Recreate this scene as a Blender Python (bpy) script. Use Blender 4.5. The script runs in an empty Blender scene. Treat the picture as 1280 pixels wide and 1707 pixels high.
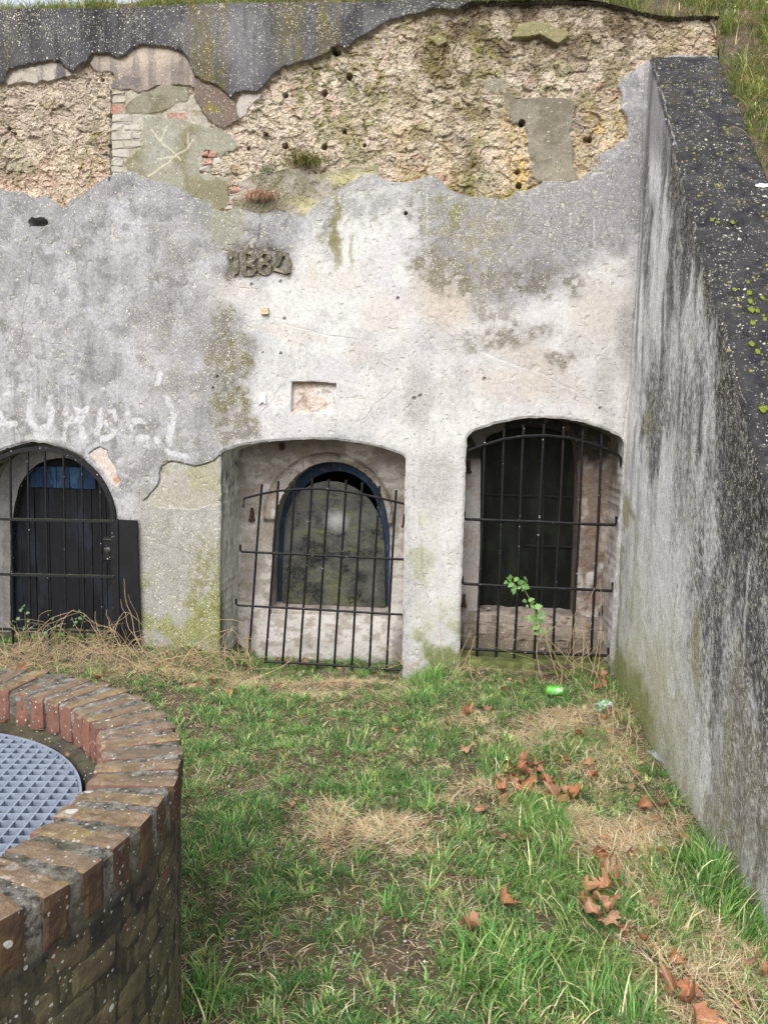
import bpy, math, random
import numpy as np
rng = np.random.default_rng(7)
random.seed(7)
R = math.radians
S = bpy.context.scene
COL = S.collection

# ------------------------------------------------------------------ camera
PITCH, ROLL, EYE, FPX = R(6.5), R(1.4), 1.6, 1281.0
cf = np.array([0, math.cos(PITCH), -math.sin(PITCH)])
_u = np.array([0, math.sin(PITCH), math.cos(PITCH)])
_x = np.array([1.0, 0, 0])
cX = _x * math.cos(ROLL) + _u * math.sin(ROLL)
cU = -_x * math.sin(ROLL) + _u * math.cos(ROLL)
cO = np.array([0, 0, EYE])
cam_data = bpy.data.cameras.new('camera')
cam = bpy.data.objects.new('camera', cam_data)
COL.objects.link(cam)
import mathutils
M = mathutils.Matrix(((cX[0], cU[0], -cf[0], 0), (cX[1], cU[1], -cf[1], 0), (cX[2], cU[2], -cf[2], EYE), (0, 0, 0, 1)))
cam.matrix_world = M
cam_data.sensor_fit = 'VERTICAL'
cam_data.sensor_height = 36.0
cam_data.lens = FPX / 1707 * 36
cam_data.clip_start = 0.02
cam_data.clip_end = 2000
S.camera = cam

# ------------------------------------------------------------------ light
world = bpy.data.worlds.new('World')
S.world = world
world.use_nodes = True
wn, wl = world.node_tree.nodes, world.node_tree.links
wn.clear()
SUN_EL, SUN_AZ = R(44), R(200)          # azimuth clockwise from +Y: behind the camera, to the left
sky = wn.new('ShaderNodeTexSky')
sky.sky_type = 'NISHITA'; sky.sun_disc = False
sky.sun_elevation = SUN_EL; sky.sun_rotation = SUN_AZ
sky.dust_density = 3.0; sky.ozone_density = 1.0
hs = wn.new('ShaderNodeHueSaturation'); hs.inputs['Saturation'].default_value = 0.26; hs.inputs['Value'].default_value = 1.15
bg = wn.new('ShaderNodeBackground'); bg.inputs['Strength'].default_value = 0.15
wo = wn.new('ShaderNodeOutputWorld')
wl.new(sky.outputs[0], hs.inputs['Color']); wl.new(hs.outputs[0], bg.inputs[0]); wl.new(bg.outputs[0], wo.inputs[0])
sd_ = bpy.data.lights.new('sun', 'SUN'); sd_.energy = 0.9; sd_.angle = R(40); sd_.color = (1.0, 0.975, 0.94)
sun = bpy.data.objects.new('sun', sd_); COL.objects.link(sun)
sun.rotation_euler = (R(90) - SUN_EL, 0, math.pi - SUN_AZ + 0)
sdir = mathutils.Vector((math.sin(SUN_AZ) * math.cos(SUN_EL), math.cos(SUN_AZ) * math.cos(SUN_EL), math.sin(SUN_EL)))
sun.rotation_euler = sdir.to_track_quat('Z', 'Y').to_euler()
S.view_settings.view_transform = 'Standard'; S.view_settings.look = 'None'
S.view_settings.gamma = 1.0; S.view_settings.use_curve_mapping = False
S.view_settings.exposure = 0.95
S.cycles.max_bounces = 5; S.cycles.diffuse_bounces = 3; S.cycles.use_denoising = True

# ------------------------------------------------------------------ place frame
WY = R(5)
dirw = np.array([math.cos(WY), -math.sin(WY), 0]); nrm = np.array([-math.sin(WY), -math.cos(WY), 0])
P0 = np.array([1.561, 5.098, 0.0])
ZV = np.array([0, 0, 1.0])
def W(u, v, n=0.0):
    u, v, n = np.broadcast_arrays(np.asarray(u, float), v, n)
    return P0 + u[..., None] * dirw + v[..., None] * ZV + n[..., None] * nrm
C0 = P0 + dirw * 0.03
WA = R(7)
wds = np.array([-math.sin(WA), -math.cos(WA), 0]); wnn = np.array([-math.cos(WA), math.sin(WA), 0])
def WS(s, v, n=0.0):
    s, v, n = np.broadcast_arrays(np.asarray(s, float), v, n)
    return C0 + s[..., None] * wds + v[..., None] * ZV + n[..., None] * wnn
def ray(px, py):
    return cf + cX * (px - 640.) / FPX - cU * (py - 853.5) / FPX
def proj(P):
    d = P - cO; z = d @ cf
    return 640. + FPX * (d @ cX) / z, 853.5 - FPX * (d @ cU) / z
def wpx(px, py, n=0.0):
    r = ray(px, py); Q = P0 + nrm * n
    t = ((Q - cO) @ nrm) / (r @ nrm); P = cO + r * t
    return ((P - P0) @ dirw, P[2])
def gpx(px, py, z=0.0):
    r = ray(px, py); t = (z - EYE) / r[2]
    return cO + r * t
def wpoly(pts, n=0.0):
    return np.array([wpx(a, b, n) for a, b in pts])

# ------------------------------------------------------------------ noise
def hsh(i, j, k):
    h = (i * 374761393 + j * 668265263 + k * 2147483647 + 1013904223) & 0xffffffff
    h = ((h ^ (h >> 13)) * 1274126177) & 0xffffffff
    h = ((h ^ (h >> 16)) * 2246822519) & 0xffffffff
    return ((h ^ (h >> 15)) & 0xffffff) / float(0x1000000)
def vn(x, y, seed=0):
    xi = np.floor(x).astype(np.int64); yi = np.floor(y).astype(np.int64)
    fx = x - xi; fy = y - yi
    sx = fx * fx * fx * (fx * (fx * 6 - 15) + 10); sy = fy * fy * fy * (fy * (fy * 6 - 15) + 10)
    a = hsh(xi, yi, seed); b = hsh(xi + 1, yi, seed); c = hsh(xi, yi + 1, seed); d = hsh(xi + 1, yi + 1, seed)
    return (a + (b - a) * sx) * (1 - sy) + (c + (d - c) * sx) * sy
def fbm(x, y, oct=4, seed=0, gain=0.5):
    s = 0; a = 1; t = 0
    for o in range(oct):
        s = s + a * vn(x * (2 ** o) + 17.3 * o, y * (2 ** o) - 9.1 * o, seed + o); t += a; a *= gain
    return s / t            # 0..1
def voro(x, y, seed=0):
    xi = np.floor(x).astype(np.int64); yi = np.floor(y).astype(np.int64)
    f1 = np.full(x.shape, 9.0); f2 = np.full(x.shape, 9.0); cid = np.zeros(x.shape); dx1 = np.zeros(x.shape); dy1 = np.zeros(x.shape)
    for i in (-1, 0, 1):
        for j in (-1, 0, 1):
            px = xi + i + hsh(xi + i, yi + j, seed); py = yi + j + hsh(xi + i, yi + j, seed + 51)
            dx = x - px; dy = y - py; d = np.hypot(dx, dy); r = hsh(xi + i, yi + j, seed + 99)
            m = d < f1
            f2 = np.where(m, f1, np.minimum(f2, d)); f1 = np.where(m, d, f1)
            cid = np.where(m, r, cid); dx1 = np.where(m, dx, dx1); dy1 = np.where(m, dy, dy1)
    return f1, f2, cid, dx1, dy1
def sst(a, b, x):
    t = np.clip((x - a) / (b - a), 0, 1); return t * t * (3 - 2 * t)
def sdpoly(poly, X, Y):
    """signed distance, negative inside; returns nearest point too"""
    P = np.asarray(poly, float); n = len(P)
    best = np.full(X.shape, 1e18); nx = np.zeros(X.shape); ny = np.zeros(X.shape); ins = np.zeros(X.shape, bool)
    for i in range(n):
        ax, ay = P[i]; bx, by = P[(i + 1) % n]
        ex, ey = bx - ax, by - ay; L = ex * ex + ey * ey + 1e-12
        t = np.clip(((X - ax) * ex + (Y - ay) * ey) / L, 0, 1)
        qx = ax + ex * t; qy = ay + ey * t
        d = (X - qx) ** 2 + (Y - qy) ** 2; m = d < best
        best = np.where(m, d, best); nx = np.where(m, qx, nx); ny = np.where(m, qy, ny)
        c = ((ay > Y) != (by > Y)) & (X < ex * (Y - ay) / (ey if abs(ey) > 1e-12 else 1e-12) + ax)
        ins ^= c
    d = np.sqrt(best)
    return np.where(ins, -d, d), nx, ny
def sdp(poly, X, Y, margin=60):
    """signed distance evaluated only near the polygon"""
    P = np.asarray(poly, float)
    m = (X > P[:, 0].min() - margin) & (X < P[:, 0].max() + margin) & (Y > P[:, 1].min() - margin) & (Y < P[:, 1].max() + margin)
    out = np.full(X.shape, float(margin))
    if m.any(): out[m] = sdpoly(P, X[m], Y[m])[0]
    return out
def polyline_d(pts, X, Y, margin=30):
    P = np.asarray(pts, float)
    m = (X > P[:, 0].min() - margin) & (X < P[:, 0].max() + margin) & (Y > P[:, 1].min() - margin) & (Y < P[:, 1].max() + margin)
    out = np.full(X.shape, float(margin)); x = X[m]; y = Y[m]; b = np.full(x.shape, 1e9)
    for (ax, ay), (bx, by) in zip(P[:-1], P[1:]):
        ex, ey = bx - ax, by - ay; L = ex * ex + ey * ey + 1e-12
        t = np.clip(((x - ax) * ex + (y - ay) * ey) / L, 0, 1)
        b = np.minimum(b, np.hypot(x - ax - ex * t, y - ay - ey * t))
    out[m] = b
    return out
def lin(c):
    c = np.asarray(c, float) / 255.0
    return np.where(c <= 0.04045, c / 12.92, ((c + 0.055) / 1.055) ** 2.4)
KA = 0.80
def C(r, g, b): return lin((r, g, b)) * KA
def mixc(col, new, m):
    return col + (np.asarray(new) - col) * m[..., None]

# ------------------------------------------------------------------ object helpers
def world_loc(o):
    l = np.zeros(3)
    while o is not None:
        l += np.array(o.location); o = o.parent
    return l
def link(name, data, parent=None, loc=None):
    o = bpy.data.objects.new(name, data); COL.objects.link(o)
    if parent is not None: o.parent = parent
    if loc is not None:
        o.location = np.asarray(loc, float) - (world_loc(parent) if parent is not None else 0)
    return o
def thing(name, label, cat, loc, group=None):
    o = link(name, None, None, loc); o.empty_display_size = 0.1
    o['label'] = label; o['category'] = cat
    if group: o['group'] = group
    return o
def tag(o, label, cat, group=None):
    o['label'] = label; o['category'] = cat
    if group: o['group'] = group
    return o
def mesh_np(name, V, Fa, mat, attrs=None, smooth=False):
    """V (n,3); Fa (m,k) array or list of arrays of differing k"""
    me = bpy.data.meshes.new(name)
    V = np.asarray(V, np.float32)
    if isinstance(Fa, np.ndarray): Fa = [Fa]
    Fa = [np.asarray(f, np.int32) for f in Fa if len(f)]
    idx = np.concatenate([f.ravel() for f in Fa]); tot = np.concatenate([np.full(len(f), f.shape[1], np.int32) for f in Fa])
    me.vertices.add(len(V)); me.vertices.foreach_set('co', V.ravel())
    me.loops.add(len(idx)); me.loops.foreach_set('vertex_index', idx)
    me.polygons.add(len(tot)); me.polygons.foreach_set('loop_start', np.concatenate([[0], np.cumsum(tot)[:-1]]).astype(np.int32))
    try: me.polygons.foreach_set('loop_total', tot)
    except Exception: pass
    me.polygons.foreach_set('use_smooth', np.full(len(tot), bool(smooth)))
    me.update(calc_edges=True)
    for k, a in (attrs or {}).items():
        a = np.asarray(a, np.float32)
        if a.ndim == 1:
            at = me.attributes.new(k, 'FLOAT', 'POINT'); at.data.foreach_set('value', a)
        else:
            if a.shape[1] == 3: a = np.c_[a, np.ones(len(a), np.float32)]
            at = me.attributes.new(k, 'FLOAT_COLOR', 'POINT'); at.data.foreach_set('color', a.astype(np.float32).ravel())
    if mat: me.materials.append(mat)
    return me
def obj_np(name, V, Fa, mat, parent=None, base=None, attrs=None, smooth=False):
    """vertices in world coordinates; the object's origin is put at base (or its parent's base)"""
    if base is None: base = world_loc(parent) if parent is not None else np.zeros(3)
    me = mesh_np(name, np.asarray(V) - base, Fa, mat, attrs, smooth)
    return link(name, me, parent, base)
def grid_faces(ny, nx):
    i = np.arange(ny * nx).reshape(ny, nx)
    return np.stack([i[:-1, :-1], i[:-1, 1:], i[1:, 1:], i[1:, :-1]], -1).reshape(-1, 4)
def box_vf(c, ax, ay, az, ch=0.0):
    """box with half axis vectors ax ay az; chamfered when ch (0..1 fraction of the smallest) > 0"""
    c, ax, ay, az = (np.asarray(q, float) for q in (c, ax, ay, az))
    if ch <= 0:
        V = [c + ax * i + ay * j + az * k for i in (-1, 1) for j in (-1, 1) for k in (-1, 1)]
        F = np.array([[0, 1, 3, 2], [4, 6, 7, 5], [0, 4, 5, 1], [2, 3, 7, 6], [0, 2, 6, 4], [1, 5, 7, 3]])
        return np.array(V), F
    L = [np.linalg.norm(q) for q in (ax, ay, az)]; e = ch
    f = [1 - e / l for l in L]; V = []; idx = {}
    for i in (-1, 1):
        for j in (-1, 1):
            for k in (-1, 1):
                for a in range(3):
                    s = [f[0] * i, f[1] * j, f[2] * k]; s[a] = (i, j, k)[a]
                    idx[(i, j, k, a)] = len(V); V.append(c + ax * s[0] + ay * s[1] + az * s[2])
    Q = []; T = []
    for a in range(3):
        for s in (-1, 1):
            o = [q for q in range(3) if q != a]; cs = []
            for (p, q) in ((-1, -1), (1, -1), (1, 1), (-1, 1)):
                t = [0, 0, 0]; t[a] = s; t[o[0]] = p; t[o[1]] = q; cs.append(idx[(*t, a)])
            flip = (s > 0) == (a == 1)
            Q.append(cs[::-1] if flip else cs)
    for a in range(3):
        o = [q for q in range(3) if q != a]
        for p in (-1, 1):
            for q in (-1, 1):
                t0 = [0, 0, 0]; t1 = [0, 0, 0]; t0[a] = -1; t1[a] = 1; t0[o[0]] = t1[o[0]] = p; t0[o[1]] = t1[o[1]] = q
                Q.append([idx[(*t0, o[0])], idx[(*t1, o[0])], idx[(*t1, o[1])], idx[(*t0, o[1])]])
    for i in (-1, 1):
        for j in (-1, 1):
            for k in (-1, 1): T.append([idx[(i, j, k, 0)], idx[(i, j, k, 1)], idx[(i, j, k, 2)]])
    return np.array(V), [np.array(Q), np.array(T)]
def tube_vf(pts, r, seg=6, flat=None):
    """tube along points; r scalar or list; flat=(normal vector, half thickness) makes a flat bar"""
    P = np.asarray(pts, float); n = len(P); r = np.broadcast_to(np.asarray(r, float), (n,))
    T = np.gradient(P, axis=0); T /= np.linalg.norm(T, axis=1)[:, None] + 1e-12
    ref = np.array([0.31, 0.17, 0.93]) if flat is None else np.asarray(flat[0], float)
    V = []
    for k in range(n):
        a = np.cross(T[k], ref); a /= np.linalg.norm(a) + 1e-12; b = np.cross(a, T[k])
        if flat is None:
            for q in range(seg):
                t = 2 * math.pi * q / seg; V.append(P[k] + r[k] * (a * math.cos(t) + b * math.sin(t)))
        else:
            for sx, sy in ((1, 1), (-1, 1), (-1, -1), (1, -1)): V.append(P[k] + a * r[k] * sx + b * flat[1] * sy)
    m = seg if flat is None else 4
    F = []
    for k in range(n - 1):
        for q in range(m):
            F.append([k * m + q, k * m + (q + 1) % m, (k + 1) * m + (q + 1) % m, (k + 1) * m + q])
    caps = [np.array([list(range(m))[::-1]]), np.array([[(n - 1) * m + q for q in range(m)]])]
    return np.array(V), [np.array(F)] + caps
def merge(parts):
    Vs = []; Fs = {}; o = 0
    for V, F in parts:
        if isinstance(F, np.ndarray): F = [F]
        for f in F:
            if len(f): Fs.setdefault(f.shape[1], []).append(f + o)
        Vs.append(V); o += len(V)
    return np.concatenate(Vs), [np.concatenate(f) for f in Fs.values()]
def arcpts(a, n=40): return a

# ------------------------------------------------------------------ material helpers
class NT:
    def __init__(s, name, rough=0.9, spec=0.25):
        s.m = bpy.data.materials.new(name); s.m.use_nodes = True; s.t = s.m.node_tree; s.n = s.t.nodes; s.l = s.t.links
        s.b = s.n['Principled BSDF']; s.b.inputs['Roughness'].default_value = rough
        s.b.inputs['Specular IOR Level'].default_value = spec
    def N(s, typ, **kw):
        n = s.n.new('ShaderNode' + typ)
        for k, v in kw.items(): setattr(n, k, v)
        return n
    def put(s, sock, v):
        if isinstance(v, bpy.types.NodeSocket): s.l.new(v, sock)
        elif isinstance(v, (tuple, list, np.ndarray)) and sock.type == 'RGBA': sock.default_value = (float(v[0]), float(v[1]), float(v[2]), 1)
        else: sock.default_value = v
    def pos(s): return s.N('NewGeometry').outputs['Position']
    def obj(s): return s.N('TexCoord').outputs['Object']
    def rnd(s): return s.N('ObjectInfo').outputs['Random']
    def map(s, v, scale=(1, 1, 1), rot=(0, 0, 0)):
        n = s.N('Mapping'); s.l.new(v, n.inputs[0]); n.inputs['Scale'].default_value = scale; n.inputs['Rotation'].default_value = rot; return n.outputs[0]
    def noise(s, v, scale, detail=4, rough=0.6, dist=0):
        n = s.N('TexNoise'); s.l.new(v, n.inputs['Vector']); n.inputs['Scale'].default_value = scale; n.inputs['Detail'].default_value = detail
        n.inputs['Roughness'].default_value = rough; n.inputs['Distortion'].default_value = dist; return n.outputs[0]
    def vor(s, v, scale, feat='F1', rand=1.0):
        n = s.N('TexVoronoi', feature=feat); s.l.new(v, n.inputs['Vector']); n.inputs['Scale'].default_value = scale; n.inputs['Randomness'].default_value = rand; return n
    def ramp(s, f, stops):
        n = s.N('ValToRGB'); s.l.new(f, n.inputs[0]); e = n.color_ramp.elements
        while len(e) < len(stops): e.new(0.5)
        for q, (p, c) in zip(e, stops):
            q.position = p; q.color = (c, c, c, 1) if isinstance(c, (int, float)) else (*[float(x) for x in c], 1)
        return n.outputs[0]
    def math(s, op, a, b=0.0, clamp=False):
        n = s.N('Math', operation=op); n.use_clamp = clamp; s.put(n.inputs[0], a); s.put(n.inputs[1], b); return n.outputs[0]
    def mix(s, f, a, b, mode='MIX'):
        n = s.N('Mix', data_type='RGBA', blend_type=mode); s.put(n.inputs[0], f); s.put(n.inputs[6], a); s.put(n.inputs[7], b); return n.outputs[2]
    def attr(s, name):
        n = s.N('Attribute', attribute_name=name); return n
    def sep(s, c):
        n = s.N('SeparateColor'); s.l.new(c, n.inputs[0]); return n.outputs
    def bump(s, h, strength=0.5, dist=0.003, prev=None):
        n = s.N('Bump'); s.put(n.inputs['Height'], h); n.inputs['Strength'].default_value = strength; n.inputs['Distance'].default_value = dist
        if prev is not None: s.l.new(prev, n.inputs['Normal'])
        return n.outputs[0]
    def out(s, col=None, rough=None, nor=None, metal=None):
        if col is not None: s.put(s.b.inputs['Base Color'], col)
        if rough is not None: s.put(s.b.inputs['Roughness'], rough)
        if nor is not None: s.l.new(nor, s.b.inputs['Normal'])
        if metal is not None: s.b.inputs['Metallic'].default_value = metal
        return s.m
    def dots(s, v, scale, density, size=0.25):
        """round lichen dots: density 0..1 (socket or value) picks cells; their radius varies"""
        ad = s.N('VectorMath', operation='ADD'); s.l.new(v, ad.inputs[0]); wn_ = s.N('TexNoise'); s.l.new(v, wn_.inputs['Vector']); wn_.inputs['Scale'].default_value = scale * 2.2; wn_.inputs['Detail'].default_value = 2; ws_ = s.N('VectorMath', operation='SCALE'); s.l.new(wn_.outputs['Color'], ws_.inputs[0]); ws_.inputs['Scale'].default_value = .30 / scale; s.l.new(ws_.outputs[0], ad.inputs[1])
        vo = s.vor(ad.outputs[0], scale); r = s.sep(vo.outputs['Color'])
        pick = s.math('LESS_THAN', r[0], density)
        rad = s.math('MULTIPLY_ADD', r[1], size); rad.node.inputs[2].default_value = size * 0.35
        ins = s.math('SUBTRACT', rad, vo.outputs['Distance'])
        ins = s.math('MULTIPLY', ins, 14.0, True)
        return s.math('MULTIPLY', ins, pick)

def mat_render():
    """render and masonry: colour from the vertex data (col), grain, lichen dots and pits from nodes (mask r grain, g dots, b pits)"""
    t = NT('weathered_render', 0.93, 0.2); p = t.pos()
    col = t.attr('col').outputs['Color']; mk = t.sep(t.attr('mask').outputs['Color'])
    warp = t.N('VectorMath', operation='ADD'); t.l.new(p, warp.inputs[0])
    nz = t.N('TexNoise'); t.l.new(p, nz.inputs['Vector']); nz.inputs['Scale'].default_value = 45
    sc = t.N('VectorMath', operation='SCALE'); t.l.new(nz.outputs['Color'], sc.inputs[0]); sc.inputs['Scale'].default_value = 0.012
    t.l.new(sc.outputs[0], warp.inputs[1]); pw = warp.outputs[0]
    g1 = t.noise(p, 150, 2, 0.9); g2 = t.noise(p, 42, 6, 0.78)
    f1 = t.ramp(g1, [(0.30, 0.35), (0.44, 0.88), (0.58, 1.06), (0.74, 1.5)]); f2 = t.ramp(g2, [(0.32, 0.66), (0.5, 1.0), (0.68, 1.26)])
    c1 = t.mix(mk[0], col, t.mix(1.0, col, f1, 'MULTIPLY'))
    c1 = t.mix(t.math('MULTIPLY_ADD', mk[0], .55), c1, t.mix(1.0, c1, f2, 'MULTIPLY'))
    pits = t.dots(pw, 95, mk[2], 0.30)
    c1 = t.mix(t.math('MULTIPLY', pits, 0.8), c1, C(52, 48, 44))
    d1 = t.dots(pw, 62, mk[1], 0.26); d2 = t.dots(pw, 130, t.math('MULTIPLY', mk[1], 1.6), 0.34)
    d = t.math('MAXIMUM', d1, t.math('MULTIPLY', d2, 0.75))
    lich = t.mix(t.noise(p, 9, 2), C(228, 226, 214), C(214, 206, 176))
    c2 = t.mix(t.math('MULTIPLY', d, 0.85), c1, lich)
    h = t.math('ADD', t.math('MULTIPLY', g1, 0.5), t.math('MULTIPLY', g2, 0.9)); h = t.math('ADD', h, t.math('MULTIPLY', d, 0.25))
    h = t.math('SUBTRACT', h, t.math('MULTIPLY', pits, 0.6))
    return t.out(c2, 0.95, t.bump(h, 0.65, 0.004))
M_RENDER = mat_render()

def mat_simple_mottle(name, c1, c2, scale=30, rough=0.85, bumpd=0.002, c3=None, s3=6, stretch=(1, 1, 1), thr=(0.35, 0.65)):
    t = NT(name, rough); p = t.map(t.pos(), stretch)
    c = t.mix(t.ramp(t.noise(p, scale, 5, 0.7), [(thr[0], 0.0), (thr[1], 1.0)]), c1, c2)
    if c3 is not None: c = t.mix(t.ramp(t.noise(p, s3, 5, 0.7), [(0.52, 0.0), (0.62, 1.0)]), c, c3)
    return t.out(c, rough, t.bump(t.noise(p, scale * 3, 4, 0.7), 0.5, bumpd))
def mat_iron():
    t = NT('black_painted_iron', 0.5, 0.28); p = t.pos()
    c = t.mix(t.ramp(t.noise(p, 35, 5, 0.7), [(0.55, 0.0), (0.7, 1.0)]), C(17, 17, 20), C(40, 38, 40))
    c = t.mix(t.ramp(t.noise(p, 22, 5, .8), [(.60, 0), (.70, .8)]), c, C(84, 58, 46))
    d = t.dots(p, 70, t.ramp(t.noise(p, 6, 3), [(0.5, 0.0), (0.7, 0.35)]), 0.3)
    c = t.mix(d, c, C(190, 190, 188))
    return t.out(c, t.ramp(t.noise(p, 50, 3), [(0.3, 0.35), (0.7, 0.7)]), t.bump(t.noise(p, 180, 4, 0.7), 0.5, 0.001))
M_IRON = mat_iron()
def mat_iron_moss():
    t = NT('mossy_painted_iron', 0.6, 0.3); p = t.pos()
    n = t.N('NewGeometry').outputs['Normal']; z = t.N('SeparateXYZ'); t.l.new(n, z.inputs[0])
    m = t.math('MULTIPLY', t.ramp(z.outputs[2], [(0.2, 0.0), (0.6, 1.0)]), t.ramp(t.noise(p, 30, 4), [(0.35, 0.2), (0.6, 1.0)]))
    return t.out(t.mix(m, C(26, 26, 28), C(124, 132, 84)), 0.7, t.bump(t.noise(p, 180, 4, 0.7), 0.5, 0.001))
M_IRONM = mat_iron_moss()
exec_order = 'structure first'

# ================================================================== FORT WALL
wall = thing('fort_wall', 'old fort wall of flaking grey render with the year 1884 and three arched openings', 'wall', W(-2.0, 0.0, 0.0))

def dens(pts, step=0.02, close=False, jit=0.0):
    P = np.asarray(pts, float); out = []
    n = len(P) if close else len(P) - 1
    for i in range(n):
        a, b = P[i], P[(i + 1) % len(P)]; k = max(1, int(np.linalg.norm(b - a) / step))
        for q in range(k): out.append(a + (b - a) * q / k)
    if not close: out.append(P[-1])
    out = np.array(out)
    if jit: out[1:-1] += rng.normal(0, jit, out[1:-1].shape)
    return out
def smooth_poly(P, it=2):
    P = np.asarray(P, float)
    for _ in range(it):
        Q = P.copy(); Q[1:-1] = 0.25 * P[:-2] + 0.5 * P[1:-1] + 0.25 * P[2:]; P = Q
    return P
O1 = [(-68, 1190), (-68, 900), (-64, 868), (-52, 815), (-30, 775), (0, 751), (32, 741), (52, 736), (78, 739), (106, 746), (130, 757), (150, 772), (168, 795), (181, 820), (190, 845), (196, 872), (199, 960), (202, 1190)]
O2 = [(366, 1190), (366, 1000), (368, 860), (368, 752), (392, 745), (420, 740), (455, 735), (490, 732.5), (525, 731.5), (562, 733), (602, 738), (642, 748), (676, 760), (674, 850), (672, 1000), (669, 1190)]
O3 = [(765, 1190), (768, 1000), (774, 840), (778, 724), (800, 714), (830, 705), (865, 698), (900, 696), (940, 698.5), (980, 706), (1010, 716), (1041, 731), (1033, 850), (1024, 980), (1012, 1190)]
def opening(px):
    P = wpoly(px); P[0, 1] = -0.35; P[-1, 1] = -0.35
    P = dens(P, 0.025); P = smooth_poly(P, 2)
    P[1:-1] += (np.c_[vn(P[1:-1, 0] * 30 + P[1:-1, 1] * 37, P[1:-1, 1] * 11, 5), vn(P[1:-1, 0] * 33, P[1:-1, 1] * 29 + P[1:-1, 0] * 9, 6)] - 0.5) * 0.010
    return P
OP = [opening(o) for o in (O1, O2, O3)]

# grid, finer over the exposed masonry
u = np.concatenate([np.arange(-6.6, -4.45, 0.025), np.arange(-4.45, 0.4401, 0.0060)])
v = np.concatenate([np.arange(-0.3, 2.65, 0.0066), np.arange(2.65, 4.285, 0.0056)])
UU, VV = np.meshgrid(u, v)
U0, V0 = UU.copy(), VV.copy()
top = 4.283 + (fbm(UU * 3, UU * 0 + 3, 4, 70) - 0.5) * 0.03 - 0.10 * sst(-0.45, 0.2, UU) - 0.02 * sst(-1.6, -0.9, UU)
edge = sst(3.9, 4.285, VV); VV = VV + (top - 4.283) * edge
PXs, PYs = proj(W(UU, VV))
# wavy outlines for everything painted or broken
wx = (fbm(UU * 9, VV * 9, 5, 1) - 0.5) * 16 + (fbm(UU * 42, VV * 42, 3, 2) - 0.5) * 5
wy = (fbm(UU * 9, VV * 9, 5, 11) - 0.5) * 16 + (fbm(UU * 42, VV * 42, 3, 12) - 0.5) * 5
X, Y = PXs + wx, PYs + wy                       # soft stains
Xe, Ye = PXs + wx * 0.42, PYs + wy * 0.42       # broken edges, nearly as traced
def area(poly, blur=10, amp=1.0):
    return sst(blur, -blur, sdp(poly, PXs + wx * amp, PYs + wy * amp, 60 + blur))
def blob(cx, cy, rx, ry, rot=0, soft=0.45, amp=1.6):
    c, s = math.cos(R(rot)), math.sin(R(rot)); dx = PXs + wx * amp - cx; dy = PYs + wy * amp - cy
    return sst(1 + soft, 1 - soft, np.hypot((dx * c + dy * s) / rx, (-dx * s + dy * c) / ry))
def edgem(poly, w=1.2):
    return sst(w, -w, sdp(poly, Xe, Ye, 20))
n1 = fbm(UU * 2.2, VV * 2.2, 5, 21); n2 = fbm(UU * 7, VV * 7, 5, 22); n3 = fbm(UU * 22, VV * 22, 4, 23); n4 = fbm(UU * 70, VV * 70, 3, 24)
nst = fbm(UU * 16, VV * 1.6, 4, 25)             # vertical streaks
ns2 = fbm(UU * 40, VV * 3.0, 4, 26)

# ---- outlines traced on the wall
DARK = [(-400, -80), (-400, 120), (-200, 150), (-80, 128), (0, 141), (9, 139), (12, 128), (18, 118), (48, 109), (80, 103), (101, 103), (108, 112), (116, 118), (124, 121), (140, 106), (156, 92), (182, 93), (198, 100), (210, 94), (222, 84), (238, 77), (262, 80), (288, 83), (304, 89), (317, 104), (324, 127), (336, 137), (352, 141), (366, 148), (378, 158), (388, 166), (396, 156), (408, 152), (430, 156), (440, 146), (458, 126), (474, 113), (498, 107), (522, 102), (550, 89), (563, 78), (578, 84), (594, 68), (612, 60), (632, 44), (650, 36), (680, 28), (706, 22), (722, 18), (760, 17), (780, 6), (800, -2), (830, -20), (830, -80)]
CAPR = [(1084, -70), (1060, -20), (1080, -4), (1100, 3), (1120, 12), (1150, 20), (1176, 22), (1230, 24), (1230, -70)]
P1 = [(14, 124), (18, 116), (105, 98), (110, 112), (125, 119), (128, 125), (112, 126), (96, 130), (80, 135), (70, 132), (58, 139), (44, 136), (30, 136), (14, 140), (6, 141)]
P2 = [(146, 104), (158, 90), (200, 96), (240, 74), (310, 84), (330, 125), (345, 142), (352, 165), (330, 148), (318, 143), (298, 140), (276, 143), (258, 141), (246, 147), (228, 154), (214, 149), (200, 150), (184, 145), (182, 138), (192, 128), (187, 118), (178, 116), (164, 119), (154, 112)]
P3 = [(326, 130), (352, 140), (368, 147), (390, 164), (396, 176), (400, 198), (384, 209), (372, 214), (358, 209), (346, 200), (340, 188), (330, 174), (322, 160)]
P4 = [(394, 172), (400, 154), (436, 154), (434, 164), (424, 170), (414, 180), (412, 188), (400, 196), (395, 184)]
P5 = [(208, 176), (222, 160), (240, 150), (262, 142), (300, 141), (312, 144), (316, 156), (310, 166), (292, 170), (284, 178), (268, 186), (246, 190), (222, 187), (209, 186)]
CC = [(238, 194), (262, 192), (300, 196), (322, 205), (344, 212), (368, 214), (386, 222), (396, 240), (388, 249), (376, 252), (366, 262), (358, 252), (346, 249), (334, 250), (330, 262), (332, 288), (352, 291), (378, 292), (384, 300), (376, 312), (380, 330), (376, 344), (360, 352), (346, 346), (338, 332), (320, 326), (296, 318), (276, 306), (252, 300), (236, 290), (214, 292), (206, 270), (222, 255), (234, 245), (240, 232), (236, 214)]
DD = [(838, 154), (848, 150), (862, 161), (884, 162), (912, 159), (952, 160), (959, 172), (954, 196), (950, 220), (956, 234), (958, 250), (956, 272), (962, 290), (966, 298), (930, 300), (898, 300), (886, 290), (888, 270), (880, 246), (880, 226), (876, 206), (858, 200), (848, 186), (842, 170)]
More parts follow.
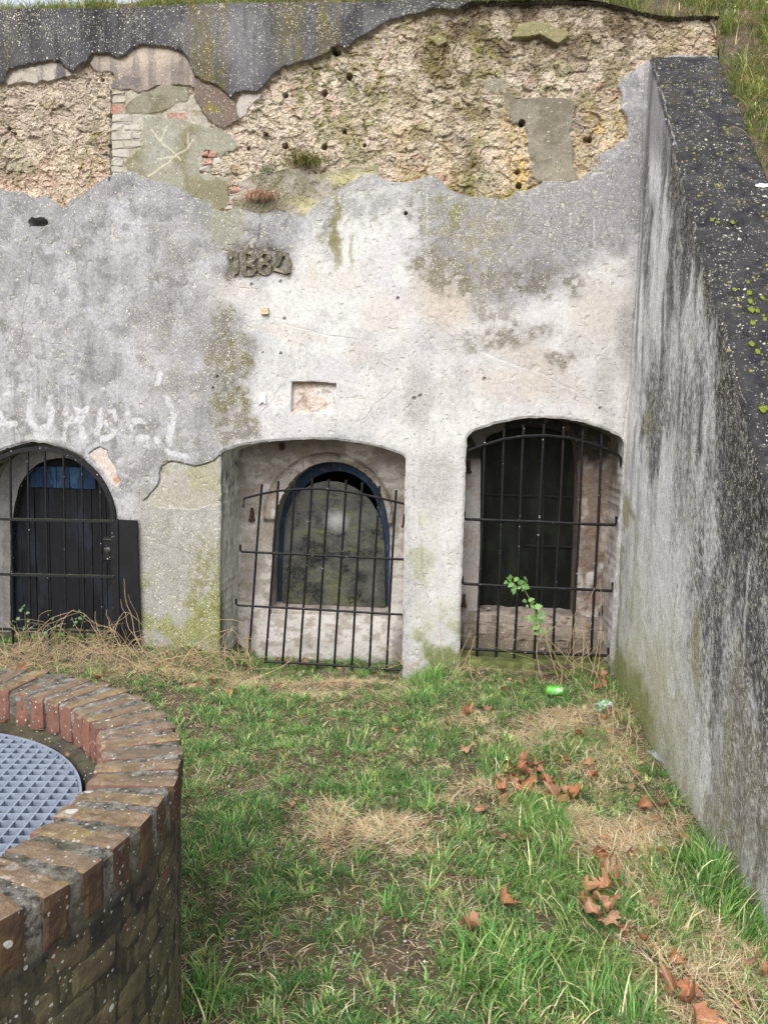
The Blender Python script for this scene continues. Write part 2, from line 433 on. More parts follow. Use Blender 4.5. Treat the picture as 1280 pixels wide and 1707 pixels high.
EE = [(853, 60), (862, 42), (888, 30), (914, 34), (926, 46), (946, 50), (948, 58), (930, 74), (914, 66), (900, 56), (878, 62)]
E2 = [(714, 62), (728, 54), (744, 60), (744, 70), (730, 76)]
E3 = [(800, 130), (830, 126), (850, 134), (840, 150), (812, 150)]
GG = [(-400, 330), (-200, 310), (-60, 322), (0, 315), (14, 320), (30, 318), (44, 324), (60, 330), (75, 326), (92, 338), (106, 346), (118, 330), (134, 322), (150, 312), (165, 302), (182, 291), (205, 286), (226, 288), (240, 296), (262, 302), (280, 304), (300, 312), (318, 326), (340, 334), (352, 348), (376, 352), (398, 346), (412, 352), (440, 356), (468, 350), (486, 358), (508, 362), (516, 350), (532, 336), (548, 326), (562, 314), (580, 304), (602, 290), (628, 288), (640, 296), (660, 302), (690, 300), (704, 294), (720, 290), (736, 300), (752, 314), (774, 324), (800, 326), (824, 328), (838, 331), (852, 328), (860, 318), (880, 316), (896, 308), (906, 300), (964, 300), (984, 284), (998, 272), (1000, 252), (1022, 244), (1046, 228), (1046, 206), (1038, 180), (1038, 156), (1030, 142), (1040, 124), (1060, 112), (1082, 98), (1110, 90), (1300, 90), (1300, 1400), (-400, 1400)]
MID = [(398, 300), (420, 292), (446, 284), (478, 278), (520, 290), (560, 278), (590, 274), (626, 276), (634, 292), (560, 330), (516, 364), (440, 366), (384, 356), (384, 330), (396, 316)]
BRK = [(184, 150), (210, 150), (250, 150), (330, 160), (344, 190), (346, 212), (330, 300), (220, 300), (184, 300)]
FL1 = [(270, 771), (290, 769), (306, 774), (324, 779), (344, 773), (358, 768), (368, 758), (368, 840), (330, 848), (262, 846), (240, 835), (246, 828), (256, 820), (266, 806), (266, 790)]
FL2 = [(147, 758), (158, 749), (166, 745), (176, 750), (183, 766), (193, 776), (198, 792), (202, 800), (196, 812), (186, 806), (172, 784), (158, 768)]
PAN = [(487, 637), (523, 636.5), (560, 640), (559, 664), (558, 689), (520, 688), (486, 686)]
HOLE = [(48, 370), (52, 364), (60, 366), (70, 363), (78, 368), (78, 374), (70, 376), (58, 377), (50, 377)]

mD = edgem(DARK); mCap = edgem(CAPR); mP1 = edgem(P1); mP2 = edgem(P2); mP3 = edgem(P3); mP4 = edgem(P4); mP5 = edgem(P5); mC = edgem(CC)
mDD = edgem(DD); mE = np.maximum(edgem(EE), edgem(E2)); mE3 = edgem(E3, 4); mG = edgem(GG); mMid = edgem(MID, 3); mB = edgem(BRK)
mF1 = edgem(FL1); mF2 = edgem(FL2); mPan = sst(1, -1, sdp(PAN, PXs + wx * .06, PYs + wy * .06, 10)); mH = edgem(HOLE)
sG = sdp(GG, Xe, Ye, 60)

# ---- relief of the exposed masonry: chipped stone facets on three scales
qx = UU + (n3 - .5) * 0.045; qy = VV + (fbm(UU * 22, VV * 22, 4, 31) - .5) * 0.045
f1, f2, cid, dx, dy = voro(qx * 9, qy * 12, 3)
a = cid * 6.283 * 3; H = (cid - 0.5) * 0.020 + (dx * np.cos(a) + dy * np.sin(a)) * 0.014
g1, g2, cid2, dx, dy = voro(qx * 22, qy * 32, 4)
a = cid2 * 6.283 * 5; H += (cid2 - 0.5) * 0.014 + (dx * np.cos(a) + dy * np.sin(a)) * 0.014
h1, h2, cid3, dx, dy = voro(qx * 62, qy * 75, 8)
a = cid3 * 6.283 * 5; H += (cid3 - 0.5) * 0.006 + (dx * np.cos(a) + dy * np.sin(a)) * 0.006
k1, k2_, cid4, dx, dy = voro(UU * 120, VV * 130, 9)
H += (cid4 - .5) * .0045 + (n1 - .5) * 0.04 + (n3 - .5) * 0.018 + (n4 - .5) * 0.010
grooves = sst(0.07, 0.0, f2 - f1) * 0.008 + sst(0.08, 0, g2 - g1) * 0.003
H -= grooves
deepR = sst(640, 900, PXs) * sst(150, 10, PYs)                      # the ruined top right corner is deeper
rub = -0.030 + H * 0.68 - deepR * 0.03
rub = np.minimum(rub, -0.004 + H * 0.15)
nn_ = rub.copy()
def lay(h, m):
    global nn_
    nn_ = nn_ * (1 - m) + h * m
mBB = mB * (1 - mC)
lay(-0.0205 + (n3 - .5) * 0.008 + (n4 - .5) * .005, mB)
lay(-0.018 + (n2 - .5) * 0.008 + (n3 - .5) * 0.004, mC)
lay(-0.014 + (n2 - .5) * 0.01, mP5)
lay(-0.022 + (n2 - .5) * 0.014 + (n3 - .5) * 0.004, mDD)
lay(-0.010 + (n2 - .5) * 0.012, mE); lay(-0.022 + (n3 - .5) * 0.012, mE3)
cf1, cf2, ccid, _, _ = voro(UU * 17 + n3, VV * 17, 40)
mid_h = -0.012 + (n2 - .5) * 0.02 + (n3 - .5) * .014 - sst(0.07, 0.0, cf2 - cf1) * 0.006 * sst(.45, .6, n2) + (ccid - .5) * .004
lay(mid_h, mMid)
Gh = (n1 - .5) * 0.016 + (n2 - .5) * 0.006 + (n3 - .5) * 0.0022 - 0.005 * sst(0, 26, -sG) * 0 
Gh = Gh - 0.006 * sst(-18, 0, sG)                                  # the coat thins to its broken edge
lay(Gh, mG)
lay(Gh - 0.007, mF1); lay(Gh - 0.009 + (n3 - .5) * .004, mF2)
lay(-0.012 + (n2 - .5) * 0.008, mP2 * (1 - mD)); lay(-0.012 + (n3 - .5) * .01, mP1 * (1 - mD))
lay(-0.004 + (n2 - .5) * 0.008, mP3 * (1 - mD)); lay(-0.012 + (n2 - .5) * 0.008, mP4 * (1 - mD))
Dh = 0.016 + (n1 - .5) * 0.014 + (n2 - .5) * 0.005 + (n3 - .5) * 0.002 - 0.007 * sst(-4, 1, sdp(DARK, Xe, Ye, 20))
lay(Dh, mD); lay(0.012 + (n2 - .5) * .008, mCap)
lay(-0.032 + (n3 - .5) * 0.010 + (n4 - .5) * 0.006, mPan)
lay(-0.11 + 0 * n1, mH)
for (hx, hy, hr) in [(474, 155, 4.2), (540, 152, 4.6), (441, 221, 3.6), (474, 241, 4.6), (539, 241, 4.8), (412, 244, 3), (573, 216, 3.2), (607, 240, 2.6), (870, 202, 5), (863, 283, 4.4), (865, 307, 4.8), (977, 229, 3.4), (984, 229, 3.8), (168, 130, 3), (582, 125, 5), (560, 84, 7), (676, 355, 2.6), (12, 212, 3), (22, 221, 3), (181, 190, 2.4), (181, 240, 3)]:
    d = np.hypot(PXs - hx, (PYs - hy) * (1 if hr != 7 else 1.6)); lay(-0.13 + 0 * n1, sst(hr + 0.8, hr - 0.8, d))
for (hx, hy, hr) in [(419, 474, 2.2), (468, 469, 2.0), (468, 589, 2.0), (474, 531, 2.4), (363, 628, 1.8), (438, 588, 1.6), (355, 647, 1.8), (1000, 680, 2), (663, 497, 2.5), (700, 660, 3), (807, 632, 3), (690, 664, 3)]:
    lay(nn_ - 0.02, sst(hr + 0.7, hr - 0.7, np.hypot(PXs - hx, PYs - hy)))
def groove(pts, w, dep, amp=0.3):
    global nn_
    d = polyline_d(pts, PXs + wx * amp, PYs + wy * amp); nn_ = nn_ - dep * sst(w, 0, d)
CR1 = [(240, 836), (248, 826), (262, 812), (266, 800), (266, 788), (272, 776), (286, 770), (305, 774), (325, 779), (345, 773), (357, 768), (366, 759)]
groove(CR1, 2.0, 0.012); groove([(147, 758), (158, 749), (167, 745), (178, 752), (184, 767)], 1.8, 0.010)
groove([(434, 356), (436, 372), (433, 388), (430, 400)], 1.6, 0.006); groove([(470, 540), (520, 552), (560, 562), (600, 566)], 2.0, 0.003)
groove([(800, 585), (850, 606), (900, 622), (960, 652)], 2.5, 0.003); groove([(400, 481), (430, 481)], 1.4, 0.004)
groove([(183, 150), (183, 300)], 2.6, 0.03, .3); groove([(1075, 120), (1066, 400), (1050, 640), (1038, 728)], 2.2, 0.006, .2)
CRK = []
for (x0, y0, x1, y1) in [(120, 340, 150, 470), (560, 300, 566, 450), (700, 300, 706, 430), (900, 380, 990, 420), (20, 560, 180, 600), (250, 420, 300, 560), (470, 640, 420, 720), (600, 700, 660, 640), (720, 540, 800, 585), (960, 652, 1030, 700), (300, 860, 350, 1000), (690, 800, 720, 1000), (246, 905, 330, 930), (1010, 300, 1030, 420), (60, 440, 40, 560), (560, 100, 566, 100)]:
    k_ = 14; t_ = np.linspace(0, 1, k_); px_ = x0 + (x1 - x0) * t_ + np.cumsum(rng.normal(0, 2.2, k_)); py_ = y0 + (y1 - y0) * t_ + np.cumsum(rng.normal(0, 2.2, k_)); CRK.append(list(zip(px_, py_))); groove(CRK[-1], 1.0, .0025)
# ragged arris round the openings
for P in OP:
    k = (PXs > -500)
    bb = (U0 > P[:, 0].min() - .05) & (U0 < P[:, 0].max() + .05) & (V0 < P[:, 1].max() + .05)
    d, _, _ = sdpoly(P, UU[bb], VV[bb]); nn_[bb] -= 0.010 * sst(0.016, 0.0, np.abs(d)) * (0.4 + 1.0 * n3[bb])

# ---- colour of the wall (pigment, dirt, lichen and moss, each where it grows; slight painted cavity shade)
grey = C(156, 154, 156); col = np.ones(UU.shape + (3,)) * grey
col = mixc(col, C(176, 174, 176), sst(.45, .68, n1) * .7)
col = mixc(col, C(126, 124, 124), sst(.52, .70, n2) * .55)
col = mixc(col, C(120, 118, 117), sst(.54, .72, nst) * .30)
col = mixc(col, C(200, 200, 204), sst(.52, .66, fbm(UU * 5, VV * 5, 6, 44, .62)) * .36)
col = mixc(col, C(110, 108, 108), sst(.55, .68, fbm(UU * 11, VV * 9, 6, 46, .65)) * .5)
grain = np.full(UU.shape, .62); lich = 0.10 + 0.25 * sst(.45, .65, n2); pits = np.full(UU.shape, .03)
up = sst(70, 0, -sG) * mG                                          # darker weathered band under the broken edge
left = sst(430, 330, PXs)
col = mixc(col, C(128, 127, 130), up * .55 * np.clip(left + .3, 0, 1)); lich = lich + up * .25
WHITE = [(345, 520), (350, 462), (388, 470), (486, 458), (492, 420), (520, 372), (556, 340), (590, 310), (640, 300), (690, 320), (704, 360), (700, 436), (744, 452), (790, 486), (846, 520), (900, 500), (940, 470), (1000, 426), (1052, 430), (1050, 735), (1040, 760), (780, 740), (776, 860), (770, 1120), (676, 1120), (676, 760), (560, 726), (400, 738), (372, 745), (366, 690), (420, 660), (425, 560), (400, 520)]
mw = area(WHITE, 22, 1.3) * (0.72 + .28 * sst(.35, .6, n2))
col = mixc(col, C(207, 205, 202), mw); grain = grain * (1 - .35 * mw); lich = lich * (1 - .9 * mw); pits = pits + .05 * mw
col = mixc(col, C(196, 193, 194), mw * sst(.5, .62, fbm(UU * 3.1, VV * 3.1, 5, 45)) * .7)
for b in [(740, 500, 52, 46, 20, .9), (700, 470, 26, 22, 0, .5), (880, 590, 74, 22, 18, .85), (850, 640, 62, 26, 8, .6), (1000, 520, 52, 46, 0, .55), (640, 520, 40, 34, 0, .35), (560, 470, 60, 26, 0, .3), (930, 640, 60, 22, 25, .5), (600, 590, 30, 12, 0, .4), (480, 556, 60, 12, 8, .4), (390, 480, 36, 14, 0, .35), (520, 440, 10, 34, 0, .4)]:
    col = mixc(col, C(186, 172, 158), blob(*b[:5]) * b[5] * .8 * mw)
for b in [(700, 660, 26, 60, 0, .5), (730, 560, 30, 24, 0, .3), (1040, 560, 16, 60, 0, .5), (960, 580, 26, 26, 0, .3), (1010, 640, 14, 70, 0, .3), (720, 800, 40, 60, 0, .35), (690, 960, 18, 60, 0, .3), (650, 600, 30, 20, 0, .2), (770, 640, 16, 40, 0, .25)]:
    m = blob(*b[:5]) * b[5]; col = mixc(col, C(150, 146, 142), m); grain = grain + .4 * m; pits = pits + .35 * m
# grey speckled weathering right of the middle
for b, c in [((860, 360, 150, 62, 0), (138, 136, 130)), ((980, 330, 90, 90, 0), (146, 144, 146)), ((780, 395, 70, 60, 20), (144, 140, 126)), ((900, 470, 80, 26, 8), (116, 112, 104)), ((770, 468, 70, 26, 12), (126, 120, 106)), ((720, 440, 40, 20, 0), (128, 122, 108)), ((620, 330, 60, 40, 0), (160, 160, 158)), ((840, 560, 80, 18, -10), (136, 132, 122)), ((930, 600, 26, 14, 20), (136, 132, 122)), ((700, 340, 22, 50, 0), (140, 138, 132)), ((815, 520, 34, 40, 0), (150, 146, 140)), ((550, 360, 22, 60, 0), (146, 146, 142))]:
    m = blob(*b, amp=2.2) * mG; m = m * (.35 + .9 * sst(.38, .6, n3)) * .8; m = np.clip(m, 0, .95)
    col = mixc(col, C(*c), m); lich = lich + .38 * m; grain = grain + .3 * m
for b in [(560, 380, 7, 60, 0, .8), (588, 420, 5, 30, 0, .5), (760, 360, 10, 30, 20, .6), (735, 330, 14, 8, 0, .6), (535, 400, 8, 14, 0, .4)]:
    col = mixc(col, C(122, 118, 66), blob(*b[:5]) * b[5])
for b, k in [((1012, 560, 26, 130, 0), .25), ((640, 640, 120, 60, 0), .15)]:
    col = mixc(col, C(186, 182, 178), blob(*b) * k)
# dark lichened stain left of the year
DC = [(352, 300), (400, 300), (410, 380), (398, 410), (372, 420), (350, 400)]
DC2 = [(362, 505), (385, 508), (396, 540), (418, 568), (424, 610), (412, 650), (420, 690), (436, 726), (372, 745), (356, 700), (348, 640), (340, 600), (356, 560)]
m = np.clip(area(DC2, 12, 1.2) * (.5 + .8 * sst(.35, .6, n3)), 0, 1); col = mixc(col, C(112, 108, 98), m * .85); lich = lich + .65 * m
col = mixc(col, C(116, 110, 74), m * sst(.52, .66, fbm(UU * 8, VV * 8, 4, 47)) * .7)
m = area(DC, 14, 1.2); col = mixc(col, C(140, 138, 110), m * .55)
m = blob(305, 560, 70, 170, 0) * .6 * (.4 + .8 * sst(.4, .6, n2)); col = mixc(col, C(136, 132, 128), m * .7); lich = lich + .45 * m
m = blob(200, 560, 240, 60, 0) * .3; lich = lich + .1 * m
# lower pillars: algae and moss towards the ground
lo = sst(800, 1080, PYs)
mpl = sst(380, 366, PXs) * sst(215, 236, PXs)
col = mixc(col, C(158, 156, 144), mpl * sst(760, 860, PYs) * .6); lich = lich + .35 * mpl * sst(790, 860, PYs)
col = mixc(col, C(132, 136, 78), np.clip(mpl * sst(880, 1060, PYs) * sst(.36, .60, n2) * 1.1, 0, .85))
col = mixc(col, C(118, 118, 66), np.clip(blob(345, 990, 30, 90) * .5 * sst(.4, .6, n3) * 1.4, 0, .7))
mpm = sst(670, 680, PXs) * sst(782, 770, PXs)
col = mixc(col, C(142, 146, 96), np.clip(mpm * (sst(980, 1090, PYs) * .9 + blob(700, 920, 26, 60) * .4) * sst(.38, .62, n2) * 1.2, 0, .8))
col = mixc(col, C(100, 112, 58), np.clip(sst(1050, 1110, PYs) * sst(.3, .55, n2), 0, .7) * (PXs > 200))
col = mixc(col, C(178, 172, 156), mF1 * .55); lich = lich * (1 - .7 * mF1); col = mixc(col, C(160, 158, 120), mF1 * sst(.5, .65, n2) * .5)
col = mixc(col, C(206, 194, 184), mF2 * .9); lich = lich * (1 - mF2); col = mixc(col, C(170, 120, 84), mF2 * blob(198, 796, 7, 8) * .7)
col = mixc(col, C(206, 204, 200), blob(66, 728, 24, 10) * .6)
# whitewashed ghost lettering, painted long ago
WH = np.zeros(UU.shape)
for st in [[(-6, 664), (12, 657)], [(-8, 708), (26, 706)], [(-4, 668), (6, 706)], [(52, 668), (50, 690), (54, 708), (66, 716), (80, 712), (86, 694), (84, 664)],
           [(110, 676), (110, 704), (106, 730)], [(110, 700), (128, 700), (140, 694)], [(124, 672), (134, 690), (146, 678)], [(136, 698), (138, 728)],
           [(168, 684), (166, 702), (160, 730)], [(170, 686), (188, 688), (192, 698), (176, 706)], [(178, 708), (192, 716), (186, 728), (168, 732)],
           [(214, 692), (218, 710), (222, 730)], [(222, 730), (246, 728)], [(226, 700), (244, 702)], [(262, 640), (268, 622)], [(280, 664), (290, 690), (282, 740)], [(262, 732), (282, 756), (310, 762)]]:
    d = polyline_d(st, PXs + wx * .55, PYs + wy * .55); WH = np.maximum(WH, sst(6.2, 2.8, d) * (.55 + .5 * sst(.3, .55, n3)))
    for (sx, sy) in st[-1:]:
        WH = np.maximum(WH, sst(2.2, .6, np.abs(PXs + wx * .2 - sx)) * sst(sy - 4, sy, PYs) * sst(sy + 26, sy + 4, PYs) * .5)
col = mixc(col, C(206, 205, 208), np.clip(WH * (.35 + sst(.28, .52, n3)) * 1.1, 0, 1) * .76); lich = lich * (1 - .4 * np.clip(WH, 0, 1))
for sx in (6, 14, 22, 60, 68, 52, 110, 98, 196, 230): col = mixc(col, C(190, 190, 194), sst(1.8, .4, np.abs(PXs + wx * .15 - sx)) * sst(600, 640, PYs) * sst(700, 660, PYs) * .5)
# streak of lime below (right part)
for sx, y0, y1 in [(712, 310, 400), (990, 360, 420), (996, 440, 480), (950, 350, 390)]:
    col = mixc(col, C(200, 198, 196), sst(1.6, .3, np.abs(PXs + wx * .1 - sx)) * sst(y0, y0 + 8, PYs) * sst(y1, y1 - 8, PYs) * .6)
# dirt halo round the year
YR = [(378, 418), (392, 408), (420, 404), (450, 408), (480, 420), (488, 432), (486, 452), (478, 464), (450, 456), (430, 460), (396, 464), (380, 470), (372, 462)]
m = area(YR, 6, .8); col = mixc(col, C(96, 90, 76), m * (.45 + .6 * sst(.38, .58, n3))); lich = lich + .3 * m; grain = grain + .3 * m
lay(Gh - 0.011 + (n3 - .5) * 0.016, area(YR, 9, 1.0) * mG)
for st in CRK: col = mixc(col, C(92, 88, 84), sst(1.3, .3, polyline_d(st, PXs + wx * .3, PYs + wy * .3)) * .22)
col = mixc(col, C(66, 60, 54), sst(2.0, .4, polyline_d(CR1, PXs + wx * .3, PYs + wy * .3)) * .4)
chp = sst(.80, .84, fbm(UU * 26, VV * 26, 2, 48)) * mG; lay(nn_ - .005, chp * .8); col = mixc(col, C(196, 190, 180), chp * .5)
colG, lichG, grainG, pitG = col, lich, grain, pits

# exposed masonry
rc = np.ones(UU.shape + (3,)) * C(204, 190, 170)
rc = mixc(rc, C(206, 184, 168), sst(.45, .60, fbm(UU * 6, VV * 6, 4, 50)) * .8)
rc = mixc(rc, C(214, 200, 180), sst(.55, .8, cid) * .55)
rc = mixc(rc, C(154, 144, 128), sst(.52, .66, fbm(UU * 9, VV * 9, 5, 51)) * .65)
rc = mixc(rc, C(190, 132, 108), sst(.90, .94, cid2) * sst(.5, .6, n2) * .6)
rc = mixc(rc, C(218, 206, 190), sst(.7, 1.0, cid3) * .45); rc = mixc(rc, C(132, 118, 100), sst(.3, .0, cid4) * .45)
rc = mixc(rc, C(214, 206, 196), sst(.86, .9, cid3) * .5)
rc = mixc(rc, C(128, 112, 88), sst(.10, 0.02, f2 - f1) * .35)  # slight cavity shade painted along the creases between facets
lf = sst(190, 170, PXs)
rc = mixc(rc, C(168, 150, 138), lf * sst(.42, .6, n2) * .6); rc = mixc(rc, C(206, 172, 148), lf * sst(230, 300, PYs) * .45)
rc = mixc(rc, C(104, 104, 88), blob(20, 270, 34, 28, 0) * lf * .75)
yo = sst(620, 660, PXs) * sst(140, 230, PYs)
rc = mixc(rc, C(204, 184, 146), yo * sst(.44, .58, fbm(UU * 8, VV * 8, 5, 52)) * .7)
rc = mixc(rc, C(206, 172, 156), yo * sst(.55, .66, fbm(UU * 5, VV * 5, 5, 53)) * .6 * sst(900, 700, PXs))
rc = mixc(rc, C(212, 180, 92), (blob(1010, 190, 30, 40) * .5 + blob(870, 290, 20, 30) * .5) * sst(.45, .58, n3))
MOS = [(700, 40), (760, 60), (800, 110), (800, 180), (786, 220), (800, 260), (850, 320), (900, 312), (860, 335), (790, 330), (740, 300), (722, 270), (730, 200), (716, 160), (700, 100)]
mm = area(MOS, 18, 2.0) * sst(.36, .52, n2); rc = mixc(rc, C(122, 112, 68), mm * .92)
mm = area([(740, 296), (790, 318), (860, 322), (900, 305), (880, 335), (780, 332), (735, 306)], 8, 1) ; rc = mixc(rc, C(150, 140, 32), mm * sst(.4, .55, n3) * .85)
rc = mixc(rc, C(140, 136, 92), sst(430, 560, PXs) * sst(.52, .64, fbm(UU * 6, VV * 6, 5, 54)) * .6)
rc = mixc(rc, C(112, 106, 84), (blob(560, 150, 70, 40) + blob(500, 290, 90, 16) + blob(560, 120, 60, 20)) * .35 * sst(.4, .6, n3))
rc = mixc(rc, C(112, 98, 78), np.clip(sst(170, 20, PYs) * sst(680, 800, PXs) * (.4 + sst(.4, .6, n2)), 0, .9) * sst(1160, 1040, PXs))
rc = mixc(rc, C(126, 112, 90), np.clip(sst(.46, .60, fbm(UU * 3.5, VV * 3.5, 5, 55, .6)) * .38 * sst(560, 760, PXs), 0, 1)); rc = mixc(rc, C(172, 156, 142), sst(.48, .62, fbm(UU * 4, VV * 4, 5, 56, .6)) * .6 * sst(460, 300, PXs))
rc = mixc(rc, C(74, 64, 54), sst(26, 0, PYs) * sst(700, 780, PXs) * sst(1110, 1030, PXs) * .7)
rc = mixc(rc, C(190, 170, 140), sst(1060, 1120, PXs) * sst(100, 60, PYs) * .4)
rc = mixc(rc, C(138, 132, 76), sst(.54, .66, n3) * sst(.46, .6, n1) * .6)
rc = mixc(rc, C(214, 202, 182), sst(.5, .62, fbm(UU * 10, VV * 10, 5, 57)) * .45)
col = rc; lich = np.full(UU.shape, .06); grain = np.full(UU.shape, .75); pits = np.full(UU.shape, .12)
def paint(c, m, li=None, gr=None, pi=None):
    global col, lich, grain, pits
    col = mixc(col, c, m) if isinstance(c, np.ndarray) and c.ndim == 1 else col + (c - col) * m[..., None]
    if li is not None: lich = lich + (li - lich) * m
    if gr is not None: grain = grain + (gr - grain) * m
    if pi is not None: pits = pits + (pi - pits) * m
bc = np.ones(UU.shape + (3,)) * C(176, 170, 156); bc = mixc(bc, C(196, 196, 192), sst(240, 190, PXs) * sst(190, 210, PYs) * .8); bc = mixc(bc, C(150, 140, 116), sst(.5, .65, n2) * .6)
paint(bc, mB, .05, .6, .15)
cc = np.ones(UU.shape + (3,)) * C(152, 150, 134); cc = mixc(cc, C(128, 122, 96), sst(.46, .62, n2) * .8); cc = mixc(cc, C(170, 170, 160), blob(262, 230, 30, 40) * .6)
for st in [[(250, 215), (268, 236), (292, 256), (310, 246), (322, 232)], [(292, 256), (280, 268), (262, 280), (246, 292)], [(266, 232), (276, 208)], [(292, 256), (300, 266)], [(262, 264), (292, 258)], [(312, 222), (313, 244)]]:
    cc = mixc(cc, C(204, 200, 176), sst(2.0, .6, polyline_d(st, PXs + wx * .3, PYs + wy * .3)) * .75)
paint(cc, mC, .08, .5, .05)
c5 = mixc(np.ones(UU.shape + (3,)) * C(140, 136, 118), C(114, 108, 86), sst(.45, .6, n2) * .7); paint(c5, mP5, .08, .5, .03)
cd = mixc(np.ones(UU.shape + (3,)) * C(138, 132, 118), C(112, 106, 90), sst(.45, .62, n2) * .7); cd = mixc(cd, C(158, 152, 134), blob(900, 280, 60, 14) * .6)
paint(cd, mDD, .08, .5, .03); paint(C(140, 134, 98), mE, .1, .5); paint(C(138, 132, 116), mE3 * .9, .1, .6)
cm = mixc(np.ones(UU.shape + (3,)) * C(166, 158, 146), C(134, 128, 108), sst(.42, .58, n2)); cm = mixc(cm, C(188, 182, 138), (blob(590, 290, 44, 12) + blob(520, 345, 34, 16, 20)) * .7)
paint(cm, mMid, .12, .6, .1)
paint(colG, mG, None); lich = lich + (lichG - lich) * mG; grain = grain + (grainG - grain) * mG; pits = pits + (pitG - pits) * mG
k2 = 1 - mD
cp = mixc(np.ones(UU.shape + (3,)) * C(160, 148, 138), C(188, 176, 160), blob(240, 96, 60, 18) * .8); cp = mixc(cp, C(108, 100, 96), sst(.5, .65, nst) * .6); cp = mixc(cp, C(116, 108, 106), blob(205, 140, 28, 12) * .8)
paint(cp, mP2 * k2, .1, .5, .03); paint(mixc(np.ones(UU.shape + (3,)) * C(176, 168, 156), C(110, 104, 104), sst(.48, .58, nst)), mP1 * k2, .08, .5)
paint(mixc(np.ones(UU.shape + (3,)) * C(118, 104, 94), C(128, 118, 50), blob(352, 178, 14, 8) * .8), mP3 * k2, .25, .5); paint(C(184, 176, 168), mP4 * k2, .08, .5)
dk = np.ones(UU.shape + (3,)) * C(86, 85, 88); dk = mixc(dk, C(60, 59, 62), sst(.44, .60, nst) * .8); dk = mixc(dk, C(124, 122, 124), sst(.52, .68, n1) * .6)
dk = mixc(dk, C(128, 126, 130), blob(410, 70, 26, 90, 0) * .55)
dk = mixc(dk, C(58, 56, 60), (blob(170, 60, 22, 70) + blob(152, 40, 12, 80) * .6 + blob(6, 130, 20, 60) * .9 + sst(26, 10, PYs - (PXs * -.02 + 12)) * .35) * .7)
for xc, w_, k_ in [(326, 16, .8), (348, 18, .9), (374, 16, .8), (474, 22, .85), (496, 14, .6), (540, 20, .7), (560, 10, .5), (20, 18, .5)]:
    dk = mixc(dk, C(108, 100, 62), sst(w_, w_ * .2, np.abs(PXs + wx * .8 - xc)) * k_ * (.35 + .8 * sst(.35, .6, nst)) * (.6 + .4 * sst(.4, .6, n3)))
dk = mixc(dk, C(86, 84, 86), sst(.6, .72, ns2) * .5)
paint(dk, mD, None); lich = lich + (0.22 + .5 * sst(.42, .62, n2) * sst(110, 20, PYs) - lich) * mD; grain = grain + (.6 - grain) * mD; pits = pits * (1 - mD)
paint(mixc(np.ones(UU.shape + (3,)) * C(66, 64, 62), C(96, 92, 84), sst(.45, .6, n2)), mCap, .5, .6, 0.)
pc = mixc(np.ones(UU.shape + (3,)) * C(206, 190, 178), C(214, 208, 204), sst(.45, .6, n2)); pc = mixc(pc, C(122, 104, 80), sst(650, 640, PYs) * .7); pc = mixc(pc, C(120, 100, 76), sst(.62, .7, n3) * .5)
paint(pc, mPan, .02, .7, .1)
mask = np.stack([grain, lich, pits, np.ones(UU.shape)], -1)

# ---- cut the openings: snap the nearest vertices on to each outline, drop faces inside
sdall = np.full(UU.shape, 1.0)
for P in OP:
    bb = (U0 > P[:, 0].min() - .03) & (U0 < P[:, 0].max() + .03) & (V0 < P[:, 1].max() + .03)
    d, nx_, ny_ = sdpoly(P, UU[bb], VV[bb]); s = np.abs(d) < 0.0037
    a_ = UU[bb]; a_[s] = nx_[s]; UU[bb] = a_; a_ = VV[bb]; a_[s] = ny_[s]; VV[bb] = a_
    d[s] = 0; sdall[bb] = np.minimum(sdall[bb], d)
Fq = grid_faces(*UU.shape); sdf = sdall.ravel()[Fq]
Fq = Fq[~((sdf.max(1) <= 1e-9) | (sdf.mean(1) < -0.0009))]
V3 = W(UU, VV, nn_).reshape(-1, 3)
used = np.zeros(len(V3), bool); used[Fq.ravel()] = True
rem = np.cumsum(used) - 1
face = obj_np('plaster_face', V3[used], rem[Fq].astype(np.int32), M_RENDER, wall, None, {'col': col.reshape(-1, 3)[used], 'mask': mask.reshape(-1, 4)[used]}, smooth=False)

# top of the wall and its end
def strip_grid(name, Pts, colr, mask4, parent, mat=M_RENDER):
    ny, nx = Pts.shape[:2]
    c = np.broadcast_to(colr, (ny, nx, 3)).reshape(-1, 3); mk = np.broadcast_to(np.asarray(mask4, float), (ny, nx, 4)).reshape(-1, 4)
    return obj_np(name, Pts.reshape(-1, 3), grid_faces(ny, nx), mat, parent, None, {'col': c, 'mask': mk})
ut = UU[-1]; vt = VV[-1]; ntp = nn_[-1]
kk = np.array([0, .02, .06, .12, .2, .3, .4])
Pt = np.stack([W(ut, vt + (0.006 if k > 0 else 0) + (fbm(ut * 9, ut * 0 + k * 9, 3, 77) - .5) * .02 * (k > 0), ntp * (1 if k == 0 else 0) - k) for k in kk])
strip_grid('wall_top', Pt, C(84, 82, 78), (.6, .4, .05, 1), wall)
ve = VV[:, -1]; Pe = np.stack([W(0.44 + (fbm(ve * 12, ve * 0 + k * 12, 4, 78) - .5) * (.03 if k > 0 else 0), ve, nn_[:, -1] * (k == 0) - k) for k in kk])
strip_grid('wall_end', Pe, C(140, 124, 104), (.7, .1, .1, 1), wall)

